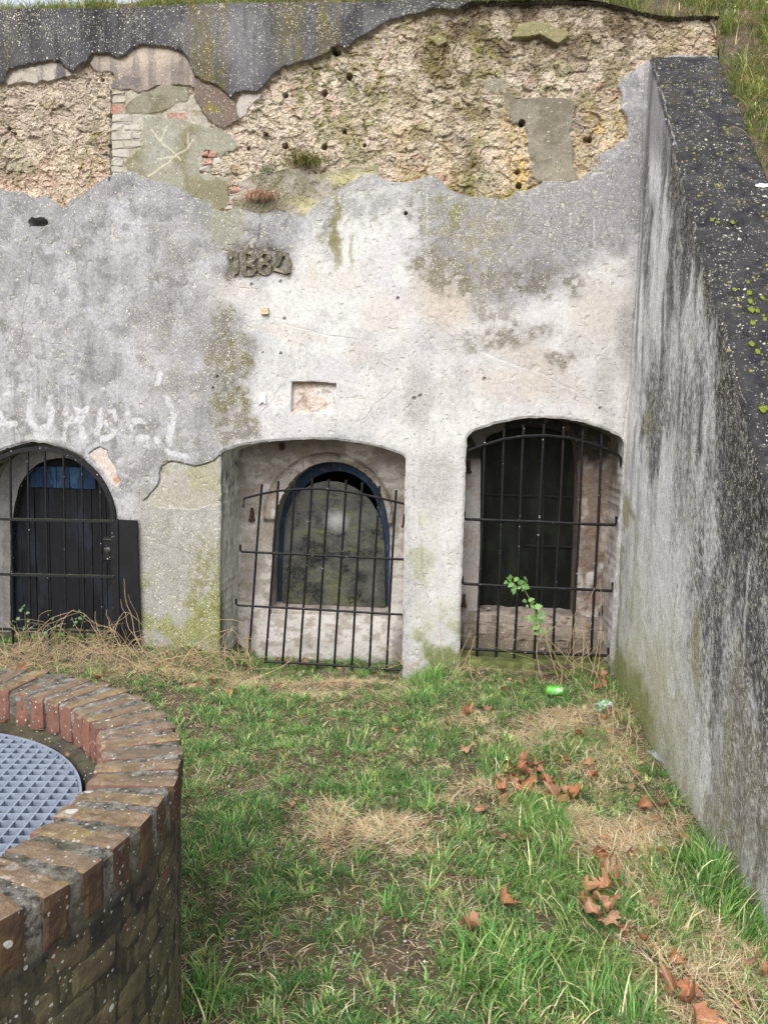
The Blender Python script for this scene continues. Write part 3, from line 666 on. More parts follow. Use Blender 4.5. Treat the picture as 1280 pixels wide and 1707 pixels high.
# ---- jambs of the openings
def jamb(P, depth, name, cfun, mk, splay=0.0):
    P = dens(P, 0.02); ks = np.concatenate([[0.004], np.linspace(0.0, depth, 22)[1:]]) ; ks[0] = -0.006 * 0 + 0.012
    dn = np.array([12, ] + [0] * 0)
    nP = len(P); Ts = np.gradient(P, axis=0); Ts /= np.linalg.norm(Ts, axis=1)[:, None]; Ns = np.c_[-Ts[:, 1], Ts[:, 0]]
    rows = []
    for k in ks:
        off = (fbm(P[:, 0] * 9 + k * 9, P[:, 1] * 9 + k * 5, 4, 88) - .5) * 0.014 * min(1, k / .05)
        Q = P + Ns * (off + splay * k)[:, None] * 1.0; rows.append(W(Q[:, 0], Q[:, 1], -k))
    Pts = np.stack(rows); Z = Pts[..., 2]; K = np.broadcast_to(ks[:, None], Z.shape); UUu = np.broadcast_to(P[None, :, 0], Z.shape)
    c = cfun(UUu, Z, K)
    ny, nx = Z.shape
    return obj_np(name, Pts.reshape(-1, 3), grid_faces(ny, nx), M_RENDER, wall, None, {'col': c.reshape(-1, 3), 'mask': np.broadcast_to(np.array(mk, float), (ny, nx, 4)).reshape(-1, 4)})
def jcol2(u_, z, k):
    c = np.ones(z.shape + (3,)) * C(226, 224, 220); n = fbm(z * 5 + u_ * 3, k * 7, 4, 90)
    lft = (u_ < -2.6); gm = sst(.14, .02, k) * lft
    c = mixc(c, C(96, 104, 62), np.clip(gm * (.5 + .7 * sst(.4, .6, n)) + sst(.35, .0, z) * sst(.35, .6, n) * .5, 0, .9)); c = mixc(c, C(150, 146, 140), sst(.5, .65, fbm(z * 14, k * 30 + u_, 4, 91)) * .6)
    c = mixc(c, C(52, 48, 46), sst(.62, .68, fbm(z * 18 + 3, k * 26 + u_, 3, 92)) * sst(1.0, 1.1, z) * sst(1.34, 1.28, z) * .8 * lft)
    return c
def jcol3(u_, z, k):
    c = np.ones(z.shape + (3,)) * C(196, 190, 184); rt = u_ > -.1
    n = fbm(z * 6 + u_, k * 8, 5, 93)
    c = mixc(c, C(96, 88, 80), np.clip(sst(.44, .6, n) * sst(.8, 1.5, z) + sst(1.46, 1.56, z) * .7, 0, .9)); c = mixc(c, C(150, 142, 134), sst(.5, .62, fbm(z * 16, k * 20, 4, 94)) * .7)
    return c
def jcol1(u_, z, k):
    return mixc(np.ones(z.shape + (3,)) * C(172, 170, 170), C(96, 94, 90), sst(.45, .6, fbm(z * 8 + u_ * 8, k * 9, 4, 95)))
D1, D2, D3 = 0.33, 0.47, 0.40
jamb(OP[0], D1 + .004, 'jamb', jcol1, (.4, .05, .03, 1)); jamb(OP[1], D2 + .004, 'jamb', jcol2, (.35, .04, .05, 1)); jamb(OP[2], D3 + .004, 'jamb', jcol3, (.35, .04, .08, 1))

# ---- back walls of the recesses, each with its own inner opening
def backwall(P, depth, hole, name, cfun, step=0.011, relief=None, nameh=None):
    u0, u1, v1 = P[:, 0].min() - .03, P[:, 0].max() + .03, P[:, 1].max() + .03
    uu, vv = np.meshgrid(np.arange(u0, u1, step), np.arange(-.3, v1, step)); nz = -depth + (fbm(uu * 8, vv * 8, 4, 96) - .5) * 0.006
    if relief is not None: nz = nz + relief(uu, vv)
    d, hx, hy = sdpoly(hole, uu, vv); s = np.abs(d) < step * .6; uu[s] = hx[s]; vv[s] = hy[s]; d[s] = 0
    F = grid_faces(*uu.shape); df = d.ravel()[F]; F = F[~((df.max(1) <= 1e-9) | (df.mean(1) < -step * .15))]
    c = cfun(uu, vv)
    return obj_np(name, W(uu, vv, nz).reshape(-1, 3), F, M_RENDER, wall, None, {'col': c.reshape(-1, 3), 'mask': np.broadcast_to(np.array((.35, .03, .06, 1.)), uu.shape + (4,)).reshape(-1, 4)})
def reveal(P, d0, d1, colr, name='window_reveal', mk=(.4, .03, .08, 1), jit=.006):
    P = dens(P, 0.02); ks = np.linspace(d0, d1, 10); rows = [W(P[:, 0], P[:, 1], -k + 0 * P[:, 0]) for k in ks]; Pts = np.stack(rows)
    Pts += (fbm(Pts[..., 0] * 15 + Pts[..., 2] * 15, Pts[..., 1] * 15, 3, 97) - .5)[..., None] * jit
    n = fbm(Pts[..., 2] * 9, Pts[..., 1] * 9 + Pts[..., 0] * 7, 4, 98)
    c = mixc(np.ones(n.shape + (3,)) * colr, colr * .6, sst(.45, .62, n) * .8)
    return obj_np(name, Pts.reshape(-1, 3), grid_faces(*n.shape), M_RENDER, wall, None, {'col': c.reshape(-1, 3), 'mask': np.broadcast_to(np.array(mk, float), n.shape + (4,)).reshape(-1, 4)})

# middle window
H2 = [(452, 1021), (453, 960), (455, 905), (458, 868), (465, 842), (477, 815), (495, 792), (516, 777), (540, 770), (565, 769), (590, 776), (612, 790), (630, 810), (642, 838), (648, 868), (650, 900), (649, 960), (647, 1026)]
H2w = smooth_poly(dens(wpoly(H2, -D2), .03), 2)
arc2 = wpoly([(547, 864)], -D2)[0]
def rel2(uu, vv):
    r = np.hypot(uu - arc2[0], (vv - arc2[1]) * 1.0); w = fbm(uu * 7, vv * 7, 4, 99)
    ring = sst(.492, .482, r) * sst(arc2[1] - .05, arc2[1], vv) * (.45 + .9 * sst(.32, .42, w))
    sill = sst(arc2[1] - .62, arc2[1] - .95, vv) * .10
    return np.clip(ring, 0, 1) * .036 + sill * sst(.62, .50, np.abs(uu - arc2[0])) 
def bcol2(uu, vv):
    c = np.ones(uu.shape + (3,)) * C(204, 198, 192); n = fbm(uu * 5, vv * 5, 5, 100)
    c = mixc(c, C(152, 144, 136), sst(.45, .62, n) * .8); r = np.hypot(uu - arc2[0], vv - arc2[1])
    c = mixc(c, C(122, 110, 98), sst(.03, .0, np.abs(r - .478)) * sst(arc2[1] - .3, arc2[1], vv) * sst(.36, .5, fbm(uu * 9, vv * 9, 4, 101)) * .85)
    c = mixc(c, C(150, 132, 112), sst(.03, .0, np.abs(r - .445)) * sst(.48, .6, fbm(uu * 12, vv * 12, 4, 102)) * .8)
    c = mixc(c, C(204, 198, 194), sst(arc2[1] - .6, arc2[1] - .66, vv) * .6); c = mixc(c, C(150, 138, 122), sst(.55, .62, fbm(uu * 14, vv * 26, 4, 103)) * .6)
    c = mixc(c, C(74, 40, 32), sst(.035, .02, np.hypot(uu - P2u[0], (vv - P2u[1]) * .8)) * .9)
    return c
P2u = wpoly([(470, 744)], -D2)[0]
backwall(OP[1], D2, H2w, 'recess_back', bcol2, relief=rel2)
reveal(H2w, D2 - .012, D2 + .30, C(176, 168, 160))
# right window
H3 = [(799, 1026), (800, 900), (801, 800), (802, 742), (812, 726), (842, 716), (880, 711), (916, 713), (944, 721), (959, 734), (963, 800), (960, 900), (955, 1028)]
H3w = smooth_poly(dens(wpoly(H3, -D3), .03), 2)
def bcol3(uu, vv):
    c = np.ones(uu.shape + (3,)) * C(186, 180, 176); n = fbm(uu * 6, vv * 3, 5, 105); rt = sst(-.45, -.38, uu)
    c = mixc(c, C(128, 112, 100), np.clip(rt * sst(.34, .48, fbm(uu * 9, vv * 6, 4, 106)) * sst(.18, .3, vv), 0, .95)); c = mixc(c, C(172, 160, 148), sst(.6, .68, fbm(uu * 12, vv * 12, 4, 107)) * .8)
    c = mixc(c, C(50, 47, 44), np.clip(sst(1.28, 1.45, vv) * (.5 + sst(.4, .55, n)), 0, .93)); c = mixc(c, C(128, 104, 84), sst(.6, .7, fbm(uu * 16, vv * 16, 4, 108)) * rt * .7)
    c = mixc(c, C(146, 120, 100), sst(.25, .1, vv) * sst(.5, .6, n) * .6)
    return c
def rel3(uu, vv):
    return sst(-.45, -.40, uu) * ((fbm(uu * 14, vv * 14, 4, 109) - .5) * .03) + sst(.22, .0, vv) * .06 * sst(-1.0, -.9, uu)
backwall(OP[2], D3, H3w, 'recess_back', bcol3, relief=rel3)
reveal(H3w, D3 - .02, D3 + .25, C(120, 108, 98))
# gate recess
H1 = [(21, 1190), (19, 980), (20, 880), (27, 840), (33, 812), (46, 790), (64, 773), (86, 765), (108, 763), (132, 768), (156, 781), (172, 797), (182, 815), (188, 835), (190, 870), (190, 1190)]
H1w = smooth_poly(dens(wpoly(H1, -D1), .03), 1); H1w[0, 1] = H1w[-1, 1] = -.35
def bcol1(uu, vv):
    c = np.ones(uu.shape + (3,)) * C(190, 188, 188); n = fbm(uu * 5, vv * 5, 5, 110)
    c = mixc(c, C(140, 138, 140), sst(.45, .6, n) * .6); d, _, _ = sdpoly(H1w, uu, vv)
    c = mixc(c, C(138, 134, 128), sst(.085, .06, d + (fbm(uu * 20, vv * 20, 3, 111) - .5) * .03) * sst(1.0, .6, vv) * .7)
    return c
def rel1(uu, vv):
    d, _, _ = sdpoly(H1w, uu, vv); return -.012 * sst(.09, .085, d + (fbm(uu * 20, vv * 20, 3, 111) - .5) * .03) * sst(.9, 1.0, vv)
backwall(OP[0], D1, H1w, 'recess_back', bcol1, relief=rel1)
reveal(H1w, D1 - .012, D1 + .10, C(60, 58, 60))

# ---- bricks showing through the broken render (pieces of the wall)
def mat_brick(name, base, alt, dirt, lime=.3):
    t = NT(name, .92, .2); p = t.pos(); r = t.rnd()
    c = t.mix(r, base, alt); c = t.mix(t.ramp(t.noise(p, 25, 5, .7), [(.4, 0), (.65, 1)]), c, dirt)
    c = t.mix(t.math('MULTIPLY', t.ramp(t.noise(p, 60, 4, .7), [(.5, 0), (.6, 1)]), lime), c, C(204, 198, 188))
    return t.out(c, .92, t.bump(t.noise(p, 150, 4, .8), .8, .004))
M_REDB = mat_brick('red_wall_brick', C(176, 116, 104), C(150, 100, 92), C(168, 146, 130), .5)
M_WHB = mat_brick('whitewashed_brick', C(194, 190, 182), C(176, 170, 158), C(164, 156, 138), .4)
def wall_brick(x0, y0, x1, y1, mat, n=-0.020):
    (u0, v0), (u1, v1) = wpx(x0, y1, n), wpx(x1, y0, n)
    hu, hv = (u1 - u0) / 2, (v1 - v0) / 2; c = W((u0 + u1) / 2, (v0 + v1) / 2, n - 0.03)
    t_ = rng.normal(0, .02)
    V, F = box_vf(c - nrm * .001 * abs(rng.normal(0, 3)), dirw * (hu + .003) + ZV * t_ * hu, ZV * (hv + .0015), nrm * 0.03, .007)
    V = V + rng.normal(0, .0038, V.shape)
    obj_np('brick', V, F, mat, wall, c)
for b in [(188, 152, 208, 158, 1), (188, 160, 208, 171, 1), (187, 174, 208, 188, 0), (187, 191, 220, 204, 1), (222, 191, 236, 203, 1), (187, 206, 205, 218, 1), (207, 206, 236, 218, 1), (187, 220, 220, 232, 1), (222, 220, 236, 232, 1), (187, 234, 206, 247, 1), (208, 234, 236, 246, 1), (187, 249, 216, 261, 1), (187, 263, 205, 275, 1), (187, 277, 212, 288, 1),
          (279, 186, 325, 200, 0), (284, 172, 310, 183, 1), (312, 172, 336, 184, 1), (336, 252, 347, 261, 0), (349, 252, 360, 261, 0), (334, 264, 354, 273, 0), (356, 264, 370, 273, 1), (333, 276, 352, 286, 1), (354, 276, 374, 286, 1), (384, 312, 400, 320, 0), (383, 322, 406, 330, 1), (378, 332, 402, 339, 0), (374, 341, 398, 348, 1)]:
    wall_brick(*b[:4], M_WHB if b[4] else M_REDB, -0.014)
# ---- the year in relief
M_DIG = mat_simple_mottle('cast_digit_mortar', C(122, 118, 102), C(78, 74, 62), 40, .95, .003, C(160, 154, 136), 22)
def digit(strokes, wd):
    parts = []
    for st in strokes:
        P = [W(*wpx(a, b, 0.0), -0.004) for a, b in st]
        parts.append(tube_vf(P, wd * .5, flat=(nrm, 0.016)))
    V, F = merge(parts); V = V + rng.normal(0, .0026, V.shape) - nrm * .006; obj_np('digit', V, F, M_DIG, wall, V.mean(0))
def ring(cx, cy, rx, ry, n=12): return [(cx + rx * math.cos(2 * math.pi * i / n), cy + ry * math.sin(2 * math.pi * i / n)) for i in range(n + 1)]
PXM = 0.0041
digit([[(383, 430), (389, 422), (394, 421)], [(393, 420), (394, 440), (395, 457)]], 8 * PXM)
digit([[(407, 421), (408, 440), (408, 458)], [(404, 420), (418, 421), (424, 430), (418, 438), (408, 439)], [(408, 439), (421, 442), (425, 450), (419, 457), (405, 458)]], 7 * PXM)
digit([ring(441, 428, 7.5, 7.5), ring(442, 447, 8.5, 8.5)], 6.5 * PXM)
digit([[(470, 422), (463, 438), (458, 449), (478, 452)], [(478, 426), (482, 438), (480, 456)], [(468, 424), (480, 425)]], 6.5 * PXM)
# small white bracket and pale clip screwed to the render
M_WHITEP = mat_simple_mottle('white_plastic', C(226, 228, 228), C(196, 198, 196), 60, .5, .0005)
M_CREAM = mat_simple_mottle('cream_plastic', C(226, 214, 184), C(170, 150, 110), 60, .6, .001)
def px_plate(name, poly, n0, th, mat, parent, label=None):
    A = wpoly(poly); m = len(A); V = np.concatenate([W(A[:, 0], A[:, 1], n0), W(A[:, 0], A[:, 1], n0 + th)])
    F = [np.array([list(range(m, 2 * m))[::1]]), np.array([[i, (i + 1) % m, m + (i + 1) % m, m + i] for i in range(m)])]
    o = obj_np(name, V, F, mat, parent, V.mean(0))
    if label: o['label'] = label
    return o
px_plate('bracket', [(433, 658.5), (444, 658.5), (444.5, 674), (439, 670), (433.5, 674)], -.004, .022, M_WHITEP, wall, 'small white notched bracket')
px_plate('clip', [(436, 514), (448, 513.5), (449, 524), (436.5, 525)], -.004, .03, M_CREAM, wall, 'small cream clip')
# pintles and hooks left in the masonry
M_RUST = mat_simple_mottle('rusty_iron', C(40, 36, 36), C(92, 62, 46), 40, .8, .002)
def pintle(px, py, n, h=.055, w=.016):
    c = W(*wpx(px, py, n), n)
    parts = [tube_vf([c - ZV * h * .5, c + ZV * h * .2, c + ZV * h * .7], [w, w * .8, w * .55], 8), box_vf(c - ZV * h * .55, dirw * .022, ZV * .01, nrm * .02, .003)]
    V, F = merge(parts); obj_np('hinge_pin', V, F, M_RUST, wall, c)
pintle(420, 858, -D2 + .02, .075, .02); pintle(674, 868, -D2 + .06, .075, .018); pintle(781, 778, -D3 + .04, .07, .016); pintle(773, 1001, -D3 + .06, .07, .015); pintle(1003, 1018, -D3 + .04, .05, .02)

# ---- door behind the gate: vertical boards, blue panel, glued into the gate recess
door = link('door', None, wall, W(*wpx(105, 1060, -D1), -D1 - .05))
M_DOOR = mat_simple_mottle('black_stained_board', C(16, 16, 20), C(24, 25, 30), 12, .7, .002, C(36, 40, 50), 5, (1, 1, .3))
M_BLUE = mat_simple_mottle('blue_paint', C(32, 66, 108), C(24, 44, 72), 20, .6, .001, C(58, 96, 130), 9, (1, 1, .4))
def clip_arch(u_, hole):
    """height of the arch outline above u"""
    up_ = hole[hole[:, 1] > .5]; o_ = np.argsort(up_[:, 0]); return np.interp(u_, up_[o_, 0], up_[o_, 1])
ul, ur = H1w[:, 0].min(), H1w[:, 0].max(); nb = 8; wb = (ur - ul + .06) / nb
def board(u0, u1, v0, n, th, mat, parent, name='board'):
    us = np.linspace(u0, u1, 5); tp = np.minimum(clip_arch(us, H1w) + .03, clip_arch(us, H1w) + .03)
    b = np.full(5, v0); th_ = th
    V = np.concatenate([W(us, b, n), W(us, tp, n), W(us, b, n - th_), W(us, tp, n - th_)]); k = 5
    F = [[i, i + 1, k + i + 1, k + i] for i in range(4)] + [[2 * k + i, 3 * k + i, 3 * k + i + 1, 2 * k + i + 1] for i in range(4)] + [[0, k, 3 * k, 2 * k], [4, 2 * k + 4, 3 * k + 4, k + 4]] + [[k + i, k + i + 1, 3 * k + i + 1, 3 * k + i] for i in range(4)]
    return obj_np(name, V, np.array(F), mat, parent, V.mean(0))
for i in range(nb):
    board(ul - .03 + i * wb + .003, ul - .03 + (i + 1) * wb - .003, -.3, -D1 - .06 + rng.normal(0, .002), .03, M_DOOR, door)
(bu0, bv0), (bu1, bv1) = wpx(52, 812, -D1 - .05), wpx(160, 780, -D1 - .05)
for i in range(5):
    a_, b_ = bu0 + (bu1 - bu0) * i / 5, bu0 + (bu1 - bu0) * (i + 1) / 5
    V, F = box_vf(W((a_ + b_) / 2, (bv0 + bv1) / 2, -D1 - .052), dirw * ((b_ - a_) / 2 - .002), ZV * (bv1 - bv0) / 2, nrm * .006, .002)
    o = obj_np('blue_board', V, F, M_BLUE, door, V.mean(0)); o['label'] = 'board painted blue'
# added backing, the void's darkness put into its colour, so that no daylight enters behind doors and windows
M_DARK = mat_simple_mottle('dark_void_shade', C(26, 26, 24), C(40, 38, 34), 9, .95, .002)
def dark_backing(P, d0, d1):
    u0, u1, v0, v1 = P[:, 0].min() - .1, P[:, 0].max() + .1, -.35, P[:, 1].max() + .1
    q = [W(a, b, -n) for n in (d0, d1) for a, b in ((u0, v0), (u1, v0), (u1, v1), (u0, v1))]
    F = np.array([[4, 5, 6, 7], [0, 4, 7, 3], [1, 2, 6, 5], [3, 7, 6, 2], [0, 1, 5, 4]])
    obj_np('dark_backing', np.array(q), F, M_DARK, wall)
dark_backing(H2w, D2 + .28, D2 + 1.3); dark_backing(H3w, D3 + .24, D3 + 1.3); dark_backing(H1w, D1 + .09, D1 + .4)

# ---- middle window: blue arched frame, and a cloudy pane with a painted reflection, slipped down and to the left inside it
win2 = link('window', None, wall, W(*wpx(548, 1020, -D2 - .2), -D2 - .2)); win2['label'] = 'arched window with blue frame and clouded slipped pane'
def arch_band(outl, n, th, wid, mat, name, parent, label=None):
    P = dens(outl, .02); T = np.gradient(P, axis=0); T /= np.linalg.norm(T, axis=1)[:, None]; Nn = np.c_[T[:, 1], -T[:, 0]]
    I = P + Nn * wid
    rows = [W(P[:, 0], P[:, 1], n - th), W(P[:, 0], P[:, 1], n), W(I[:, 0], I[:, 1], n), W(I[:, 0], I[:, 1], n - th)]
    Pp = np.stack(rows); o = obj_np(name, Pp.reshape(-1, 3), grid_faces(4, len(P)), mat, parent, None)
    if label: o['label'] = label
    return o
F2 = H2w.copy(); F2[:, 0] = F2[:, 0]
M_BFR = mat_simple_mottle('worn_blue_frame_paint', C(36, 62, 92), C(44, 58, 72), 18, .6, .002, C(70, 84, 98), 10)
arch_band(F2, -D2 - .20, .05, .082, M_BFR, 'frame', win2)
def mat_glass_dirty_reflection():
    t = NT('clouded_glass_with_reflection', .32, .5); p = t.pos()
    g = t.noise(p, 7, 6, .65); c = t.mix(t.ramp(g, [(.40, 0), (.62, 1)]), C(40, 42, 40), C(86, 86, 78))
    c = t.mix(t.ramp(t.noise(t.map(p, (1, 1, 2.5)), 5, 5, .7, .5), [(.52, 0), (.66, 1)]), c, C(96, 98, 60))
    c = t.mix(t.math('MULTIPLY', t.ramp(t.noise(p, 60, 4, .8), [(.55, 0), (.7, 1)]), .5), c, C(150, 150, 146))
    cx = W(*wpx(560, 868, -D2 - .17), -D2 - .17)
    vs = t.N('VectorMath', operation='SUBTRACT'); t.l.new(p, vs.inputs[0]); vs.inputs[1].default_value = tuple(cx); ln = t.N('VectorMath', operation='LENGTH'); t.l.new(vs.outputs[0], ln.inputs[0])
    dd = t.math('ADD', ln.outputs['Value'], t.math('MULTIPLY', t.math('SUBTRACT', t.noise(p, 20, 4, .7), .5), .10))
    c = t.mix(t.ramp(dd, [(.01, .72), (.12, 0)]), c, C(206, 206, 206))  # soft pale reflection painted into the glass colour
    return t.out(c, t.ramp(g, [(.3, .16), (.7, .5)]), t.bump(t.noise(p, 40, 3), .15, .001))
PN = [(470, 1022), (471, 960), (473, 900), (475, 862), (484, 838), (498, 820), (517, 808), (542, 802), (568, 804), (594, 815), (616, 833), (630, 858), (638, 880), (641, 920), (642, 1026)]
PW = smooth_poly(dens(wpoly(PN, -D2 - .16), .03), 2)
m_ = len(PW); lean = (PW[:, 1] - PW[:, 1].min()) * .05
V = np.concatenate([W(PW[:, 0], PW[:, 1], -D2 - .15 - lean), W(PW[:, 0], PW[:, 1], -D2 - .158 - lean)])
obj_np('pane', V, [np.array([list(range(m_))]), np.array([list(range(m_, 2 * m_))[::-1]]), np.array([[i, (i + 1) % m_, m_ + (i + 1) % m_, m_ + i] for i in range(m_)])], mat_glass_dirty_reflection(), win2)
# ---- right window: near-black glass with faint glazing bars
win3 = link('window', None, wall, W(*wpx(878, 1020, -D3 - .2), -D3 - .2)); win3['label'] = 'dark window with thin glazing bars'
def mat_glass_dark():
    t = NT('dark_glass', .5, .12); p = t.pos()
    c = t.mix(t.ramp(t.noise(t.map(p, (1, 1, .35)), 9, 5, .7), [(.45, 0), (.65, 1)]), C(18, 20, 18), C(36, 40, 32))
    return t.out(c, .55)
PW = dens(wpoly(H3, -D3 - .17), .05); m_ = len(PW)
V = np.concatenate([W(PW[:, 0], PW[:, 1], -D3 - .17), W(PW[:, 0], PW[:, 1], -D3 - .176)])
obj_np('pane', V, [np.array([list(range(m_))]), np.array([list(range(m_, 2 * m_))[::-1]])], mat_glass_dark(), win3)
M_MUNT = mat_simple_mottle('dark_window_paint', C(26, 28, 26), C(38, 38, 34), 30, .8, .001)
for (a, b, c_, d_) in [(804, 824, 962, 829), (876, 909, 958, 912)]:
    q0, q1 = W(*wpx(a, b, -D3 - .16), -D3 - .16), W(*wpx(c_, d_, -D3 - .16), -D3 - .16); obj_np('glazing_bar', *tube_vf([q0, q1], .006, flat=(nrm, .006)), M_MUNT, win3)
for (a, b, c_, d_) in [(906, 760, 902, 1018)]:
    q0, q1 = W(*wpx(a, b, -D3 - .16), -D3 - .16), W(*wpx(c_, d_, -D3 - .16), -D3 - .16); obj_np('glazing_bar', *tube_vf([q0, q1], .006, flat=(nrm, .006)), M_MUNT, win3)

# ---- sills and broken steps below the windows
def ledge(x0, x1, ytop, n0, n1, drop, colr, name, parent, rough=.012, seed=0):
    (u0, v0), (u1, v1) = wpx(x0, ytop, n1), wpx(x1, ytop, n1); v0 = (v0 + v1) / 2
    k = np.array([0, .02, .25, .5, .75, .97, 1.0]); uu = np.arange(u0, u1, .012); rows = []
    prof = [(n1, v0 - drop), (n1, v0 - drop * .5), (n1 - .004, v0 - .012), (n1 - .014, v0)] + [(n1 + (n0 - n1) * t_, v0 + .01 * t_) for t_ in (.2, .4, .6, .8, 1.0)]
    for i, (nn1, vv1) in enumerate(prof):
        rows.append(W(uu, vv1 + (fbm(uu * 14, uu * 0 + i * 3.1 + seed, 4, 120) - .5) * rough * 2, nn1 + (fbm(uu * 14, uu * 0 + i * 2.3 + seed, 4, 121) - .5) * rough * 3))
    Pp = np.stack(rows); n = fbm(Pp[..., 0] * 12, Pp[..., 2] * 14 + Pp[..., 1] * 12, 4, 122 + seed)
    c = mixc(np.ones(n.shape + (3,)) * colr, colr * .62, sst(.45, .6, n)); ny, nx = n.shape
    return obj_np(name, Pp.reshape(-1, 3), grid_faces(ny, nx), M_RENDER, parent, None, {'col': c.reshape(-1, 3), 'mask': np.broadcast_to(np.array((.6, .05, .15, 1.)), (ny, nx, 4)).reshape(-1, 4)})
ledge(446, 690, 1020, -D2 - .32, -D2 + .012, .5, C(188, 178, 168), 'sill', wall, .007)
ledge(780, 1016, 1026, -D3 - .3, -D3 + .05, .25, C(176, 164, 152), 'sill', wall, .012, 1)
ledge(772, 1020, 1046, -D3 + .03, -D3 + .12, .25, C(160, 148, 134), 'step', wall, .016, 2)
ledge(768, 1020, 1066, -D3 + .10, -D3 + .20, .25, C(140, 128, 114), 'step', wall, .02, 3)
ledge(766, 1018, 1106, -D3 + .12, .03, .3, C(112, 118, 72), 'step', wall, .012, 4)

# ================================================================== IRONWORK
def bar_obj(name, pts, r, parent, mat=M_IRON, seg=7): 
    V, F = tube_vf(pts, r, seg); return obj_np(name, V, F, mat, parent, V.mean(0))
def rail_pts(px, n): return [W(*wpx(a, b, n), n) for a, b in px]
# leaning grille in front of the middle window
NG = -0.14
grille = thing('iron_grille', 'black iron grille leaning askew in front of the blue arched window', 'grille', W(*wpx(533, 1105, NG), NG))
tp = [(437, 807), (465, 802), (492.5, 800.5), (520.5, 798), (548, 798.6), (577, 800), (604, 804), (632.5, 810), (660.5, 817)]
bt = [(414, 1100), (443, 1103), (471.5, 1107), (500, 1108), (528.5, 1116), (557, 1120), (585.5, 1122), (614.5, 1127), (643.5, 1120)]
for a, b in zip(tp, bt):
    p0, p1 = W(*wpx(*a, NG), NG), W(*wpx(*b, NG), NG); q = [p1 + (p0 - p1) * t_ + nrm * math.sin(t_ * 7 + a[0]) * .003 + dirw * math.sin(t_ * 5 + a[0] * 2) * .002 for t_ in np.linspace(0, 1, 9)]
    bar_obj('bar', q, .0088, grille)
bar_obj('rail', rail_pts([(406, 846), (407, 831), (437, 823), (465, 818), (500, 815.5), (533, 814.5), (570, 818), (605, 824), (640, 832), (675, 840), (700, 848)], NG + .016), .0085, grille)
bar_obj('rail', rail_pts([(401, 908), (401, 918), (403, 919.5), (450, 922), (560, 927), (640, 931), (700, 934)], NG + .016), .0085, grille)
bar_obj('rail', rail_pts([(394, 998), (394, 1007), (396, 1009), (450, 1012), (540, 1017), (640, 1023), (700, 1026)], NG + .016), .0085, grille)
bar_obj('rail', rail_pts([(440, 1103), (500, 1105.5), (560, 1109), (620, 1114), (668, 1117), (700, 1118)], NG + .016), .0085, grille)
# grille of the right window
NR = -0.06
grille3 = thing('iron_grille', 'black iron bar grille with hooked rail ends fixed across the dark right window', 'grille', W(*wpx(895, 1095, NR), NR))
tp = [(808.5, 721), (841, 714), (873, 709), (906, 707), (939, 711.5), (972, 716), (1003, 724)]
bt = [(795, 1094), (827, 1096), (857, 1098), (889.5, 1099), (920.5, 1101), (953, 1103), (985, 1101)]
for a, b in zip(tp, bt):
    p0, p1 = W(*wpx(*a, NR), NR), W(*wpx(*b, NR), NR); bar_obj('bar', [p1 + (p0 - p1) * t_ + dirw * math.sin(t_ * 6 + a[0]) * .003 for t_ in np.linspace(0, 1, 9)], .0095, grille3)
bar_obj('rail', rail_pts([(770, 755), (786, 749), (808, 741), (840, 732), (875, 727), (910, 726), (950, 730), (985, 739), (1012, 749), (1028, 757), (1034, 764), (1035, 778)], NR + .018), .0105, grille3)
for pts in ([(773, 853), (773, 863), (777, 865.5), (840, 868), (900, 870), (960, 873), (1024, 875), (1027, 872), (1027, 861)], [(770, 960), (770, 971), (774, 973), (840, 977), (900, 980), (960, 982), (1019, 985), (1021, 982), (1021, 971)], [(768, 1070), (768, 1079), (772, 1081), (840, 1085), (900, 1089), (960, 1091), (1012, 1093), (1014, 1090), (1014, 1080)]):
    bar_obj('rail', rail_pts(pts, NR + .018), .0105, grille3)
# barred gate of the left opening
NO = 0.012
gate = thing('barred_gate', 'black arched iron gate with mossy rails in front of the black door', 'gate', W(*wpx(70, 1090, NO), NO))
A = []
for t_ in np.linspace(0, 1, 50):
    th = math.pi * (1 - t_); A.append((64 + 126 * math.cos(th), 868 - 120 * math.sin(th)))
A = [(-60, 1100), (-61, 980)] + A + [(191, 960), (194, 1096)]
V, F = tube_vf(rail_pts(A, NO), .020, flat=(nrm, .005)); 
def swept_flat(P, wid, th):
    P = np.asarray(P); T = np.gradient(P, axis=0); T /= np.linalg.norm(T, axis=1)[:, None]; B = np.cross(T, nrm)
    V = []; 
    for p, b in zip(P, B):
        for sx, sy in ((1, 1), (-1, 1), (-1, -1), (1, -1)): V.append(p + b * wid * sx * .5 + nrm * th * sy * .5)
    n = len(P); F = [[k * 4 + q, k * 4 + (q + 1) % 4, k * 4 + 4 + (q + 1) % 4, k * 4 + 4 + q] for k in range(n - 1) for q in range(4)]
    return np.array(V), [np.array(F), np.array([[3, 2, 1, 0]]), np.array([[n * 4 - 4, n * 4 - 3, n * 4 - 2, n * 4 - 1]])]
V, F = swept_flat(rail_pts(A, NO), .030, .030); obj_np('frame', V, F, M_IRON, gate)
for x0, x1 in [(-42, -38), (-12, -8), (17.5, 23), (47, 51.5), (75.5, 83), (106.5, 111), (137, 142), (167.5, 172)]:
    ytop = 868 - 118 * math.sqrt(max(0.02, 1 - ((x0 - 64) / 126) ** 2)); p0, p1 = W(*wpx(x0, ytop, NO), NO), W(*wpx(x1, 1078, NO), NO)
    bar_obj('bar', [p0 + (p1 - p0) * t_ for t_ in (0, .3, .6, 1)], .0088, gate)
for y0, y1 in [(865, 869), (956.5, 961.5), (1047, 1055)]:
    V, F = tube_vf(rail_pts([(-62, y0 - 1), (60, (y0 * 1.2 + y1 * .8) / 2), (192, y1)], NO + .016), .0095, flat=(nrm, .006)); obj_np('rail', V, F, M_IRONM, gate, V.mean(0))
